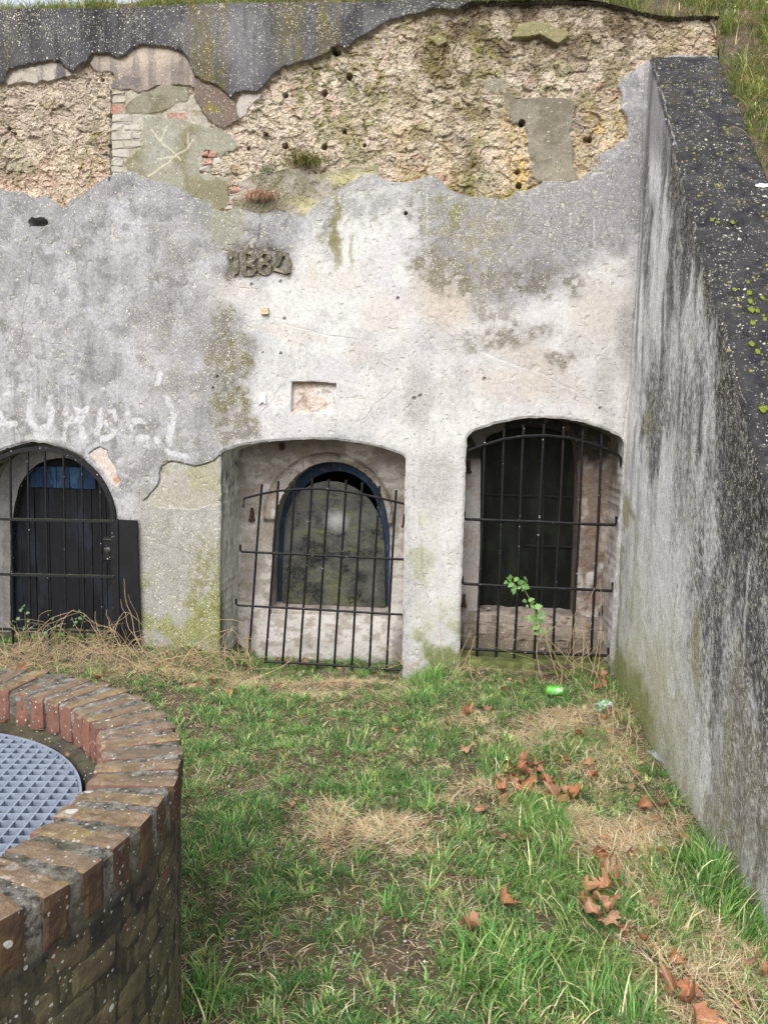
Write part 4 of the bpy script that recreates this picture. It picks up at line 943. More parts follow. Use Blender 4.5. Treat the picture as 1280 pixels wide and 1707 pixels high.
c = W(*wpx(181, 917, NO), NO - .02)
V, F = box_vf(c + ZV * .01, dirw * .045, ZV * .085, nrm * .018, .004); lockb = obj_np('lock_box', V, F, M_IRON, gate, c)
M_STEEL = mat_simple_mottle('dull_steel', C(96, 94, 92), C(56, 54, 52), 60, .55, .0008); M_STEEL.node_tree.nodes['Principled BSDF'].inputs['Metallic'].default_value = .7
V, F = tube_vf([c + nrm * .016, c + nrm * .030, c + nrm * .034], [.024, .023, .012], 16); obj_np('lock_cylinder', V, F, M_STEEL, lockb, c + nrm * .02)
c2 = W(*wpx(180, 899, NO), NO); V, F = box_vf(c2, dirw * .03, ZV * .004, nrm * .012, .001); obj_np('bolt', V, F, M_STEEL, lockb, c2)
# flat plate bolted beside the gate, over the wall face
PL = [(193, 866), (229, 867.5), (232, 960), (236.5, 1096), (196, 1096), (194, 960)]
pA = wpoly(PL, .03); m_ = len(pA); V = np.concatenate([W(pA[:, 0], pA[:, 1], .018), W(pA[:, 0], pA[:, 1], .042)])
M_PLATE = mat_simple_mottle('black_sheet_iron', C(17, 17, 21), C(26, 26, 30), 10, .5, .001)
obj_np('side_plate', V, [np.array([list(range(m_, 2 * m_))[::-1]]), np.array([[i, m_ + i, m_ + (i + 1) % m_, (i + 1) % m_] for i in range(m_)])], M_PLATE, gate, V.mean(0))
V, F = swept_flat(rail_pts([(195, 866), (196, 960), (201, 1096)], .045), .022, .012); obj_np('plate_strip', V, F, M_PLATE, gate, V.mean(0))
# pale mortar post foot at the gate
V, F = box_vf(W(*wpx(200, 1096, .03), .03), dirw * .022, ZV * .06, nrm * .02, .004); obj_np('post_foot', V, F, M_DIG, gate, V.mean(0))

# ================================================================== WING WALL
wing = thing('wing_wall', 'pale streaked buttress wall sloping down on the right with a black lichen-spotted top', 'wall', WS(1.2, 0, -.2))
def ztop(s): return 3.90 - 0.985 * s + (fbm(s * 5, s * 0 + 2, 4, 130) - .5) * .05
ss = np.arange(-0.0, 3.5, 0.0075); tt = np.linspace(0, 1, 420)
SS, TT = np.meshgrid(ss, tt); ZT = ztop(SS); ZZ = -.35 + (ZT + .35) * TT
gx, gy = proj(WS(SS, ZZ, 0)); ok = (WS(SS, ZZ, 0) - cO) @ cf > .2; gx = np.where(ok, gx, 3000); gy = np.where(ok, gy, 2000)
b1 = fbm(SS * 2, ZZ * 2, 5, 131); b2 = fbm(SS * 8, ZZ * 8, 5, 132); b3 = fbm(SS * 30, ZZ * 30, 4, 133)
wrp = (b2 - .5) * .16 + (b1 - .5) * .5
st1 = .5 * fbm((SS + wrp) * 5, ZZ * 1.3, 4, 134, .5) + .5 * fbm(SS * 5, ZZ * 3.8, 5, 141, .6); st2 = .5 * fbm((SS + wrp * .4) * 10, ZZ * 1.8, 3, 135, .5) + .5 * fbm(SS * 13, ZZ * 9, 5, 142, .7); st3 = fbm(SS * 70, ZZ * 52, 4, 136, .75)
nw = (b1 - .5) * .016 + (b2 - .5) * .008 + (b3 - .5) * .003 - sst(.03, 0, ZT - ZZ) * (.006 + .02 * b3)
flk = sst(.020, .0, np.abs((ZT - ZZ) - .30 - .16 * (fbm(SS * 3, SS * 0, 4, 137) - .4)) - .004)
c = np.ones(SS.shape + (3,)) * C(204, 203, 204)
c = mixc(c, C(232, 232, 235), sst(.44, .62, st1) * .8)
c = mixc(c, C(150, 148, 150), sst(.48, .60, st2) * .55)
wdx = (st2 - .5) * 46 + (b3 - .5) * 14 + (b2 - .5) * 26; wdy = (fbm(SS * 13, ZZ * 1.2, 4, 143) - .5) * 210 + (b1 - .5) * 40
def wb(cx, cy, rx, ry, k, soft=.5):
    return sst(1 + soft, 1 - soft, np.hypot((gx + wdx * min(1, rx / 30) - cx) / rx, (gy + wdy * min(1, ry / 120) - cy) / ry)) * k
stL = fbm((SS + wrp * .25) * 7, ZZ * .8, 4, 146, .5); stM = fbm((SS + wrp * .2) * 8 + 4, ZZ * .9, 4, 147, .5)
c = mixc(c, C(72, 70, 72), sst(.49, .57, stL + (st3 - .5) * .10) * sst(2.1, .5, ZT - ZZ) * sst(.12, .35, SS) * .85)
c = mixc(c, C(238, 238, 238), sst(.50, .58, stM + (st3 - .5) * .08) * .75)
spk = .45 + .75 * sst(.38, .58, st3)
for q in [(1096, 650, 30, 90, .6), (1084, 730, 12, 70, .6), (1150, 660, 22, 110, .45), (1195, 960, 46, 190, .75), (1245, 1010, 44, 260, .75), (1222, 720, 26, 170, .75), (1190, 1120, 26, 120, .55), (1078, 360, 8, 170, .55), (1268, 1250, 44, 220, .55), (1140, 830, 18, 80, .35), (1130, 470, 14, 90, .4), (1215, 1330, 30, 90, .4), (1160, 420, 16, 80, .6), (1150, 360, 14, 110, .8), (1182, 540, 18, 130, .85), (1212, 640, 20, 120, .85), (1130, 300, 8, 60, .6), (1170, 480, 8, 120, .8), (1240, 820, 30, 140, .8), (1205, 780, 14, 120, .6)]:
    c = mixc(c, C(80, 77, 78), np.clip(wb(*q) * 1.35 * spk, 0, .95))
dd_ = ZT - ZZ
c = mixc(c, C(66, 62, 60), np.clip(sst(.46, .12, dd_ + (fbm(SS * 5, ZZ * 3, 5, 144) - .5) * .5 + (st2 - .5) * .4) * sst(.35, .8, SS) * (.55 + .6 * sst(.35, .55, st3)), 0, .95))
c = mixc(c, C(60, 57, 58), sst(.05, .0, dd_ + (b3 - .5) * .03) * .6)
for q in [(1112, 790, 10, 70, .9), (1150, 560, 14, 70, .7), (1184, 900, 13, 80, .75), (1116, 950, 30, 130, .6), (1125, 1120, 50, 130, .55), (1168, 520, 8, 60, .7), (1088, 1060, 24, 120, .6), (1100, 400, 10, 90, .6), (1140, 1280, 34, 90, .55), (1216, 1100, 14, 90, .45), (1120, 600, 12, 60, .5), (1250, 1190, 10, 30, .6), (1180, 600, 10, 70, .6)]:
    c = mixc(c, C(222, 222, 224), np.clip(wb(*q) * 1.3 * (.5 + .6 * sst(.6, .4, st3)), 0, .95))
c = mixc(c, C(150, 146, 150), sst(300, 210, gy + wdy * .2) * .85)
c = mixc(c, C(84, 80, 80), sst(.58, .66, st3) * .30 * sst(.25, .6, SS)); c = mixc(c, C(228, 226, 220), sst(.42, .36, st3) * .25 * sst(.25, .6, SS))
for _ in range(26):
    s0_, z0_ = rng.uniform(.25, 2.8), rng.uniform(.3, 2.6); l_ = rng.uniform(.2, .7); w__ = rng.uniform(.008, .022)
    c = mixc(c, C(230, 230, 232) if rng.random() < .6 else C(84, 82, 86), sst(w__, w__ * .2, np.abs(SS - s0_ - (fbm(ZZ * 4, ZZ * 0 + s0_, 3, 145) - .5) * .08 + (z0_ - ZZ) * .02)) * sst(z0_ + .02, z0_ - .06, ZZ) * sst(z0_ - l_, z0_ - l_ * .4, ZZ) * .6 * (.4 + .8 * sst(.4, .6, st2)))
for q in [(1250, 1380, 60, 160, .5), (1200, 1420, 40, 90, .5), (1226, 1200, 20, 100, .4)]: c = mixc(c, C(146, 138, 118), np.clip(wb(*q) * spk, 0, .8))
for q in [(1050, 870, 9, 34, .8), (1160, 1080, 6, 90, .6), (1056, 1010, 10, 120, .45), (1080, 720, 5, 60, .5), (1100, 1180, 30, 120, .35), (1110, 1330, 30, 70, .5), (1150, 1400, 30, 70, .45)]: c = mixc(c, C(140, 136, 78), np.clip(wb(*q) * (.4 + .8 * sst(.4, .6, b2)), 0, .8))
near = sst(.18, .04, SS)                                             # cleaner strip in the corner
c = mixc(c, C(214, 208, 202), sst(.11, .06, SS + (b2 - .5) * .08) * sst(2.3, 1.9, ZZ + b1 * .6) * .9)
c = mixc(c, C(96, 94, 92), sst(.05, .02, np.abs(SS - .10 + (b1 - .5) * .06)) * sst(1.5, 2.3, ZZ) * .6)
c = mixc(c, C(222, 220, 208), np.clip(sst(1.0, .1, ZZ) * sst(2.3, .8, SS) * (.35 + .6 * sst(.40, .58, st1)), 0, .8)); gm = np.clip(sst(.9, .0, ZZ) * sst(.40, .60, b2 * .5 + st1 * .5) * .5, 0, .85); c = mixc(c, C(148, 146, 92), gm * sst(2.9, 1.4, SS))
c = mixc(c, C(128, 134, 62), np.clip(sst(.30, .04, ZZ + (b2 - .5) * .3) * sst(1.7, .8, SS) + sst(.16, .08, SS + (b2 - .5) * .1) * sst(1.5, 1.0, ZZ) * sst(.4, .5, b2) * .7, 0, .85))
c = mixc(c, C(140, 136, 70), .0 * sst(.05, .01, np.abs(SS - .92 - (b1 - .5) * .2)) * sst(.9, .7, ZZ) * sst(.15, .3, ZZ) * .5)

mkw = np.stack([.8 + .2 * sst(.3, 1.2, SS), .14 + .6 * sst(.2, 1.4, SS) * sst(.35, .6, b2), .10 + .30 * sst(.2, 1.0, SS) * sst(.3, .6, st2), np.ones(SS.shape)], -1)
obj_np('side_face', WS(SS, ZZ, nw).reshape(-1, 3), grid_faces(*SS.shape)[:, ::-1], M_RENDER, wing, None, {'col': c.reshape(-1, 3), 'mask': mkw.reshape(-1, 4)})
# coping slabs laid up the slope
def mat_coping():
    t = NT('black_weathered_coping', .9, .25); p = t.pos()
    n = t.noise(p, 12, 6, .7); c = t.mix(t.ramp(n, [(.35, 0), (.65, 1)]), C(38, 38, 44), C(70, 69, 69))
    c = t.mix(t.ramp(t.noise(p, 4, 4), [(.56, 0), (.68, .45)]), c, C(92, 84, 72))
    c = t.mix(t.ramp(t.noise(p, 30, 5, .8), [(.58, 0), (.66, .8)]), c, C(140, 136, 122))
    pw_ = t.N('VectorMath', operation='ADD'); t.l.new(p, pw_.inputs[0]); nz_ = t.N('TexNoise'); t.l.new(p, nz_.inputs['Vector']); nz_.inputs['Scale'].default_value = 60; sc_ = t.N('VectorMath', operation='SCALE'); t.l.new(nz_.outputs['Color'], sc_.inputs[0]); sc_.inputs['Scale'].default_value = .02; t.l.new(sc_.outputs[0], pw_.inputs[1]); pq = pw_.outputs[0]
    d = t.dots(pq, 38, t.ramp(t.noise(p, 5, 4), [(.44, .0), (.66, .5)]), .24); d2 = t.dots(pq, 95, t.ramp(t.noise(p, 6, 4), [(.40, .05), (.62, .6)]), .3)
    c = t.mix(t.math('MAXIMUM', d, d2), c, C(206, 204, 186))
    y = t.dots(t.map(p, (1, 1, 1), (1, 2, 3)), 44, t.ramp(t.noise(p, 2.1, 3), [(.48, 0), (.6, .5)]), .3); c = t.mix(y, c, C(150, 142, 52))
    return t.out(c, .92, t.bump(t.math('ADD', t.noise(p, 90, 5, .8), t.math('MULTIPLY', n, 1.5)), .9, .008))
M_COP = mat_coping()
for i, (s0, s1) in enumerate([(0.0, .765), (.775, 1.34), (1.35, 1.93), (1.94, 2.50), (2.51, 3.02), (3.03, 3.5)]):
    sx = np.linspace(s0, s1, 60); ww = np.array([-.001, .004, .012] + list(np.linspace(.03, .385, 30)) + [.398, .406, .410]); Sx, Wx = np.meshgrid(sx, ww)
    zt = ztop(Sx) + (fbm(Sx * 9, Wx * 9, 5, 150) - .5) * .035 + (fbm(Sx * 40, Wx * 40, 3, 151) - .5) * .01 - sst(.015, 0, Wx) * .010 - sst(.395, .41, Wx) * .015
    ed = np.minimum(Sx - s0, s1 - Sx); zt -= sst(.012, 0, ed) * .02
    ny, nx = Sx.shape; a_ = WS(Sx, zt, -Wx); lo_ = WS(Sx, zt - .10, -Wx)
    # skirts at the joints and the far side
    ring_i = np.concatenate([np.arange(nx), np.arange(1, ny) * nx + nx - 1, (ny - 1) * nx + np.arange(nx - 2, -1, -1), np.arange(ny - 2, 0, -1) * nx])
    top_ = a_.reshape(-1, 3); sk = lo_.reshape(-1, 3)[ring_i] + 0
    inn = sk - wnn * 0; Fs = [[ring_i[k], ring_i[(k + 1) % len(ring_i)], nx * ny + (k + 1) % len(ring_i), nx * ny + k] for k in range(len(ring_i)) if not (k < nx - 1)]
    obj_np('coping_slab', np.concatenate([top_, inn]), [grid_faces(ny, nx), np.array(Fs)], M_COP, wing)
# outer side, front end and head of the wing wall
sb = np.arange(0, 3.5, .05); q = np.stack([WS(sb, ztop(sb) - .05 - (.05 if r_ else 0) * 0 - (ztop(sb) + .3) * r_, -.405) for r_ in np.linspace(0, 1, 12)])
strip_grid('outer_face', q, C(120, 116, 108), (.7, .3, .1, 1), wing)
wv = np.linspace(0, .41, 12); q = np.stack([WS(3.492, ztop(np.full(12, 3.49)) * (1 - r_) - .3 * r_, -wv) for r_ in np.linspace(0, 1, 12)]); strip_grid('end_face', q, C(140, 136, 130), (.7, .3, .1, 1), wing)
M_MOSS = mat_simple_mottle('cushion_moss', C(132, 140, 44), C(96, 112, 40), 90, .95, .004)
mb = []
for (a, b, r) in [(1184, 338, 4), (1186, 368, 4), (1192, 310, 3), (1220, 372, 4), (1224, 474, 5), (1222, 484, 4), (1224, 458, 3), (1248, 490, 5), (1250, 504, 5), (1252, 518, 6), (1262, 520, 4), (1254, 540, 5), (1274, 534, 4), (1252, 575, 5), (1262, 588, 5), (1270, 684, 6), (1276, 682, 4), (1184, 174, 4), (1206, 214, 3), (1212, 222, 3), (1196, 372, 3), (1246, 472, 3), (1270, 498, 4)]:
    # solve by intersecting the ray with the slope plane
    r_ = ray(a, b); Nn = np.cross(wnn, wds - .985 * ZV); Q0 = C0 + 3.90 * ZV; t_ = ((Q0 - cO) @ Nn) / (r_ @ Nn); c_ = cO + r_ * t_
    rr = r * t_ * 1.0 / FPX * (.9 if r > 0 else 1)
    nlat = 5; V = []; F = []
    for i in range(nlat + 1):
        ph = math.pi / 2 * i / nlat
        for j in range(10):
            th = 2 * math.pi * j / 10; k_ = rr * (1 + .2 * math.sin(j * 2.3 + a)) ; V.append(c_ + wds * k_ * math.cos(ph) * math.cos(th) * 1.1 + wnn * k_ * math.cos(ph) * math.sin(th) + ZV * (k_ * .7 * math.sin(ph) + .004) + -.985 * ZV * k_ * math.cos(ph) * math.cos(th) * 1.1 * .9)
    F = [[i * 10 + j, i * 10 + (j + 1) % 10, (i + 1) * 10 + (j + 1) % 10, (i + 1) * 10 + j] for i in range(nlat) for j in range(10)]
    mb.append((np.array(V), np.array(F)))
r_ = ray(1271, 312); t_ = ((Q0 - cO) @ Nn) / (r_ @ Nn); c_ = cO + r_ * t_; V = [c_ + np.array([0, 0, .012])]
for j in range(16): k_ = .036 * (1 + .25 * math.sin(j * 2.1) + rng.normal(0, .08)); V.append(c_ + wnn * k_ * math.cos(j * math.pi / 8) + (wds - .985 * ZV) * .42 * k_ * math.sin(j * math.pi / 8) + ZV * .009)
obj_np('lichen_patch', np.array(V), np.array([[0, 1 + j, 1 + (j + 1) % 16] for j in range(16)]), mat_simple_mottle('white_lichen', C(226, 228, 226), C(196, 200, 196), 60, .95, .002), wing)
V, F = merge(mb); o = obj_np('moss', V, F, M_MOSS, wing, None, None, True); o['kind'] = 'stuff'

# ================================================================== GROUND
WC = np.array([-1.264, 1.632]); RIM_Z = 0.78; R_OUT, R_IN = 0.805, 0.605
def gz(x, y):
    d = (np.stack([x, y, 0 * x], -1) - P0) @ nrm             # metres in front of the wall
    z = (fbm(x * 1.3, y * 1.3, 4, 160) - .5) * .08 + (fbm(x * 6, y * 6, 3, 161) - .5) * .020 - .045
    uw_ = (np.stack([x, y, 0 * x], -1) - P0) @ dirw
    z = z + .045 * sst(1.2, 2.6, d) - .095 * sst(.9, .15, d) * sst(-3.0, -2.4, uw_) * sst(-.9, -1.4, uw_) - .075 * sst(.30, -.02, d) * sst(-2.9, -2.6, uw_) * sst(-1.2, -1.45, uw_) - .035 * sst(.5, .1, d) * sst(-1.1, -.9, uw_) - 0.05 * sst(-1.0, -3.0, x) + .03 * sst(.4, .0, d)
    return z
xs = np.concatenate([[-60, -40, -25, -16, -11, -8], np.arange(-6, -2.6, .12), np.arange(-2.6, 1.7, .022), np.arange(1.72, 4, .12), [5, 7, 10, 15, 25, 40, 60]])
ys = np.concatenate([[-60, -40, -25, -15, -10, -7, -5], np.arange(-4, 1.2, .15), np.arange(1.2, 6.0, .022), [6.2, 6.4]])
GX, GY = np.meshgrid(xs, ys); GZ = gz(GX, GY)
def mat_soil():
    t = NT('trodden_soil', .96, .15); p = t.pos()
    c = t.mix(t.ramp(t.noise(p, 14, 6, .7), [(.35, 0), (.65, 1)]), C(84, 72, 60), C(122, 106, 88))
    c = t.mix(t.ramp(t.noise(p, 5, 4), [(.5, 0), (.62, .6)]), c, C(96, 98, 58))
    g = t.vor(p, 110); r = t.sep(g.outputs['Color']); pk = t.math('MULTIPLY', t.math('GREATER_THAN', r[0], t.ramp(t.noise(p, 3, 3), [(.45, 1.0), (.65, .72)])), t.math('LESS_THAN', g.outputs['Distance'], .42))
    c = t.mix(pk, c, t.mix(r[1], C(150, 146, 140), C(188, 184, 178)))
    h = t.math('ADD', t.noise(p, 60, 6, .8), t.math('MULTIPLY', pk, .4))
    return t.out(c, .97, t.bump(h, 1.0, .012))
M_SOIL = mat_soil()
go = obj_np('ground', np.stack([GX, GY, GZ], -1).reshape(-1, 3), grid_faces(*GX.shape), M_SOIL); go['kind'] = 'structure'
# grassed bank: behind the wall and down the far side of the wing wall
def bankz(uu, dd):
    """uu along the wall, dd metres in front of it (negative behind)"""
    left = 4.268 + (.46 + .14 * sst(-4.1, -3.5, uu)) * np.clip(-dd, 0, 1.0) + .8 * sst(-1, -8, dd)
    right = np.where(dd > -.45, 3.885 - .985 * dd, 3.885 + .45 * .985 + .7 * (-dd - .45)); right = np.minimum(right, 5.6 - .03 * dd)
    k = sst(.36, .50, uu + (dd > -.03) * 1.0); left = left - .12 * sst(-.45, .2, uu) * sst(-.6, -.1, dd); z = left * (1 - k) + right * k
    return z
ba = np.concatenate([np.arange(-30, -7, 2.0), np.arange(-7, .2, .12), np.arange(.2, 2.6, .05), np.arange(2.7, 30, 1.5)]); bd = np.concatenate([np.arange(-30, -4, 2.0), np.arange(-4, -.5, .1), np.arange(-.48, 3.8, .04), [3.9]])
BA, BD = np.meshgrid(ba, bd); BZ = bankz(BA, BD) + (fbm(BA * 3, BD * 3, 4, 170) - .5) * .12 * sst(-.4, -1, BD) + (fbm(BA * 3, BD * 3, 5, 171) - .5) * .16 * sst(.45, .7, BA)
BZ = np.maximum(BZ, -.1)
Bp = W(BA, BZ, BD) - .0352 * np.maximum(BD, 0)[..., None] * dirw; Fb = grid_faces(*BA.shape)
fc_u = BA.ravel()[Fb].mean(1); fc_d = BD.ravel()[Fb].mean(1); Fb = Fb[(fc_d < -.03) | (fc_u > .445)]
bo = obj_np('grass_bank', Bp.reshape(-1, 3), Fb[:, ::-1], M_SOIL); bo['kind'] = 'structure'

# ================================================================== BRICK WELL
well = thing('brick_well', 'low round brick well with a lichen-covered rim of upright bricks at the lower left', 'well', (WC[0], WC[1], 0))
def mat_wellbrick(name, rim):
    t = NT(name, .93, .2); p = t.pos(); r = t.rnd()
    nrmz = t.N('SeparateXYZ'); t.l.new(t.N('NewGeometry').outputs['Normal'], nrmz.inputs[0]); upf = t.ramp(nrmz.outputs[2], [(.35, 0), (.7, 1)])
    base = t.mix(r, C(154, 108, 92), C(132, 98, 86)); base = t.mix(t.ramp(t.noise(p, 18, 5, .7), [(.4, 0), (.7, .8)]), base, C(118, 82, 72))
    if rim:
        top = t.mix(t.ramp(t.noise(p, 26, 5, .75), [(.38, 0), (.6, 1)]), C(162, 140, 116), C(120, 106, 80)); top = t.mix(t.ramp(t.noise(p, 11, 5, .75), [(.53, 0), (.66, .75)]), top, C(184, 160, 92))
        top = t.mix(t.ramp(t.noise(p, 40, 5, .8), [(.56, 0), (.64, .8)]), top, C(168, 164, 148)); top = t.mix(t.ramp(t.noise(p, 14, 4, .8, 1), [(.6, 0), (.68, .8)]), top, C(72, 66, 54))
        top = t.mix(t.math('MULTIPLY', t.math('FRACT', t.math('MULTIPLY', r, 11.7)), .6), top, C(118, 110, 100)); top = t.mix(t.ramp(t.noise(p, 22, 4, .7, .6), [(.60, 0), (.66, .8)]), top, C(188, 186, 176))
        c = t.mix(t.math('MULTIPLY', upf, .85), base, top)
        side = t.math('SUBTRACT', 1.0, upf); 
        # outward faces are stained dark, inward ones stay red
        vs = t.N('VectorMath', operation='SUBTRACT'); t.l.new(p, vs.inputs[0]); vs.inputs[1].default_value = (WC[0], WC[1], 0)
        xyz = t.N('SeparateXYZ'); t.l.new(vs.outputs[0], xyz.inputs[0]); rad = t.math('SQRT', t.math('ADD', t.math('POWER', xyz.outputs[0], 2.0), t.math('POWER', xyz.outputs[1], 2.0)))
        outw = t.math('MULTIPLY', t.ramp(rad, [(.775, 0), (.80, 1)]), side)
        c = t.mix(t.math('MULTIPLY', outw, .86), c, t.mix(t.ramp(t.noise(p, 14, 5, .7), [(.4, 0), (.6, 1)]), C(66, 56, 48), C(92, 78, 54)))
    else:
        c = t.mix(t.ramp(t.noise(p, 7, 6, .7), [(.26, .80), (.48, .98)]), base, t.mix(t.ramp(t.noise(p, 11, 5, .7), [(.4, 0), (.6, 1)]), C(70, 66, 60), C(110, 104, 78)))
        z = t.N('SeparateXYZ'); t.l.new(p, z.inputs[0])
        c = t.mix(t.math('MULTIPLY', t.ramp(z.outputs[2], [(.15, .7), (.5, 0)]), t.ramp(t.noise(p, 8, 4), [(.35, .2), (.6, 1)])), c, C(122, 118, 74))
        c = t.mix(t.ramp(t.noise(p, 9, 4), [(.60, 0), (.7, .75)]), c, C(126, 64, 54))
    d = t.dots(p, 30, t.ramp(t.noise(p, 5, 3), [(.45, .0), (.62, .22)]), .34); d2 = t.dots(p, 105, t.ramp(t.noise(p, 9, 4), [(.42, .02), (.62, .5)]), .32)
    c = t.mix(t.math('MAXIMUM', d, t.math('MULTIPLY', d2, .7)), c, C(208, 208, 200))
    return t.out(c, .94, t.bump(t.math('ADD', t.noise(p, 110, 5, .8), t.math('MULTIPLY', t.noise(p, 30, 4), 1.2)), .9, .006))
M_RIMB = mat_wellbrick('lichened_rim_brick', True); M_BODB = mat_wellbrick('stained_body_brick', False)
def mat_mortar():
    t = NT('well_mortar', .96, .15); p = t.pos()
    c = t.mix(t.ramp(t.noise(p, 30, 5, .8), [(.4, 0), (.62, 1)]), C(84, 80, 74), C(182, 178, 168)); c = t.mix(t.ramp(t.noise(p, 6, 4), [(.48, 0), (.62, .6)]), c, C(104, 98, 74))
    z = t.N('SeparateXYZ'); t.l.new(p, z.inputs[0]); c = t.mix(t.ramp(z.outputs[2], [(.66, .95), (.72, 0)]), c, t.mix(t.ramp(t.noise(p, 11, 5, .7), [(.4, 0), (.6, 1)]), C(62, 59, 55), C(98, 92, 70)))
    c = t.mix(t.dots(p, 95, .3, .3), c, C(206, 206, 198))
    return t.out(c, .97, t.bump(t.noise(p, 120, 5, .8), 1.0, .01))
M_MORT = mat_mortar()
NB = 58
def rough_box(hx, hy, hz, n, rnd_, amp, seed):
    """worn brick: a box gridded on all six faces, edges rounded, surface pitted"""
    Vs = []; Fs = []; o = 0; H_ = (hx, hy, hz)
    for a in range(3):
        b, c_ = [q for q in range(3) if q != a]
        for s_ in (-1, 1):
            gb, gc = np.meshgrid(np.linspace(-1, 1, n[b] + 1), np.linspace(-1, 1, n[c_] + 1)); P = np.zeros(gb.shape + (3,)); P[..., a] = s_ * H_[a]; P[..., b] = gb * H_[b]; P[..., c_] = gc * H_[c_]
            f = grid_faces(*gb.shape); flip = (s_ > 0) == (a == 1); Fs.append((f[:, ::-1] if flip else f) + o); Vs.append(P.reshape(-1, 3)); o += gb.size
    V = np.concatenate(Vs); core = np.clip(V, -np.array(H_) + rnd_, np.array(H_) - rnd_); d_ = V - core; L_ = np.linalg.norm(d_, axis=1)[:, None]; V = core + d_ / (L_ + 1e-9) * np.minimum(L_, rnd_)
    q = V * 45 + seed; nz_ = (fbm(q[:, 0] + q[:, 2] * .7, q[:, 1] + q[:, 2] * .9, 3, seed) - .5) * 2; ch = fbm(V[:, 0] * 22 + V[:, 2] * 17 + seed, V[:, 1] * 30 - V[:, 2] * 13, 2, seed + 5)
    e_ = sst(1.2, 2.4, (np.abs(V) / np.array(H_) > .86).sum(1) + .5); nn__ = d_ / (L_ + 1e-9)
    V = V + nn__ * (nz_ * amp - e_ * sst(.5, .75, ch) * amp * 3)[:, None]
    return V, np.concatenate(Fs)
rim_meshes = []
for k in range(7):
    V, F = rough_box(.099, .0285, .052, (12, 5, 7), .007, .0022, 400 + k); V[:, 1] *= 1 + rng.normal(0, .03)
    rim_meshes.append(mesh_np('rim_brick_shape', V, F, M_RIMB))
for k in range(NB):
    a = 2 * math.pi * (k + .5) / NB; rc_ = (R_OUT + R_IN) / 2 + rng.normal(0, .003)
    o = bpy.data.objects.new('brick', rim_meshes[rng.integers(7)]); COL.objects.link(o); o.parent = well
    o.location = (rc_ * math.cos(a), rc_ * math.sin(a), RIM_Z - .052 + rng.normal(0, .0022)); o.rotation_euler = (rng.normal(0, .02), rng.normal(0, .014), a + rng.normal(0, .012))
body_meshes = []
CZ = .0645; NBODY = 42
for k in range(5):
    hw = math.pi / NBODY - .0045; V, F = rough_box(.03, hw * .797, .0295, (3, 9, 5), .004, .0013, 500 + k)
    rr = .767 + V[:, 0]; t_ = V[:, 1] / .797; V = np.stack([rr * np.cos(t_), rr * np.sin(t_), V[:, 2]], -1)
    body_meshes.append(mesh_np('body_brick_shape', V, F, M_BODB))
ang0 = math.atan2(-WC[1], -WC[0])                       # towards the camera
rest = []
for row in range(11):
    z = RIM_Z - .104 - .012 - .0275 - row * CZ
    for k in range(NBODY):
        a = 2 * math.pi * (k + (row % 2) * .5) / NBODY; d = (a - ang0 + math.pi) % (2 * math.pi) - math.pi
        mesh = body_meshes[rng.integers(5)]; jr = 1 + rng.normal(0, .0018)
        if -1.35 < d < 1.75 and row < 11:
            o = bpy.data.objects.new('brick', mesh); COL.objects.link(o); o.parent = well; o.location = (0, 0, z + rng.normal(0, .001)); o.rotation_euler = (0, 0, a); o.scale = (jr, jr, 1)
        else: rest.append((a, z))
rv = []
for a, z in rest:
    me = body_meshes[0]; V = np.array([v_.co for v_ in me.vertices]); ca, sa = math.cos(a), math.sin(a)
    rv.append((np.c_[V[:, 0] * ca - V[:, 1] * sa + WC[0], V[:, 0] * sa + V[:, 1] * ca + WC[1], V[:, 2] + z], np.array([list(p.vertices) for p in me.polygons])))
V, F = merge(rv); o = obj_np('brick_courses', V, F, M_BODB, well); o['kind'] = 'stuff'
th = np.linspace(0, 2 * math.pi, 361); prof = [(.794, -.3), (.795, .2), (.795, .62), (.797, .665), (.798, RIM_Z - .012), (.790, RIM_Z - .004), (.70, RIM_Z - .004), (.622, RIM_Z - .005), (.612, RIM_Z - .014), (.616, .672), (.580, .664), (.572, .655), (.571, .5), (.571, -.3)]
TH, K = np.meshgrid(th, np.arange(len(prof))); rr = np.array([q[0] for q in prof])[K]; zz = np.array([q[1] for q in prof])[K]
jj = (fbm(np.cos(TH) * 30 + K, np.sin(TH) * 30, 4, 180) - .5) * .010; rr = rr + jj; zz = zz + jj * .6 * (zz > .3)
obj_np('mortar_core', np.stack([WC[0] + rr * np.cos(TH), WC[1] + rr * np.sin(TH), zz], -1).reshape(-1, 3), grid_faces(*TH.shape)[:, ::-1], M_MORT, well)
# floor in the shaft, just under the grating
M_SHAFT = mat_simple_mottle('pale_shaft_cover', C(150, 158, 168), C(120, 128, 138), 8, .7, .001)

# ---- grating inside the rim
GZt = .668; GR = .556
grat = thing('well_grating', 'round pale grey square-mesh grating set inside the brick well', 'grating', (WC[0], WC[1], GZt - .04))
def mat_grat():
    t = NT('galvanised_grating', .42, .5); p = t.pos()
    c = t.mix(t.ramp(t.noise(p, 30, 4, .7), [(.35, 0), (.65, 1)]), C(172, 184, 200), C(146, 158, 176))
    m = t.out(c, .45, t.bump(t.noise(p, 90, 3), .2, .0006)); t.b.inputs['Metallic'].default_value = .25; return m
M_GRAT = mat_grat()
PIT, BH, BT = .0330, .034, .0040
gyaw = R(2.5)
def g2w(a, b): return np.array([WC[0] + a * math.cos(gyaw) - b * math.sin(gyaw), WC[1] + a * math.sin(gyaw) + b * math.cos(gyaw)])
ea = np.array([math.cos(gyaw), math.sin(gyaw), 0]); eb = np.array([-math.sin(gyaw), math.cos(gyaw), 0])
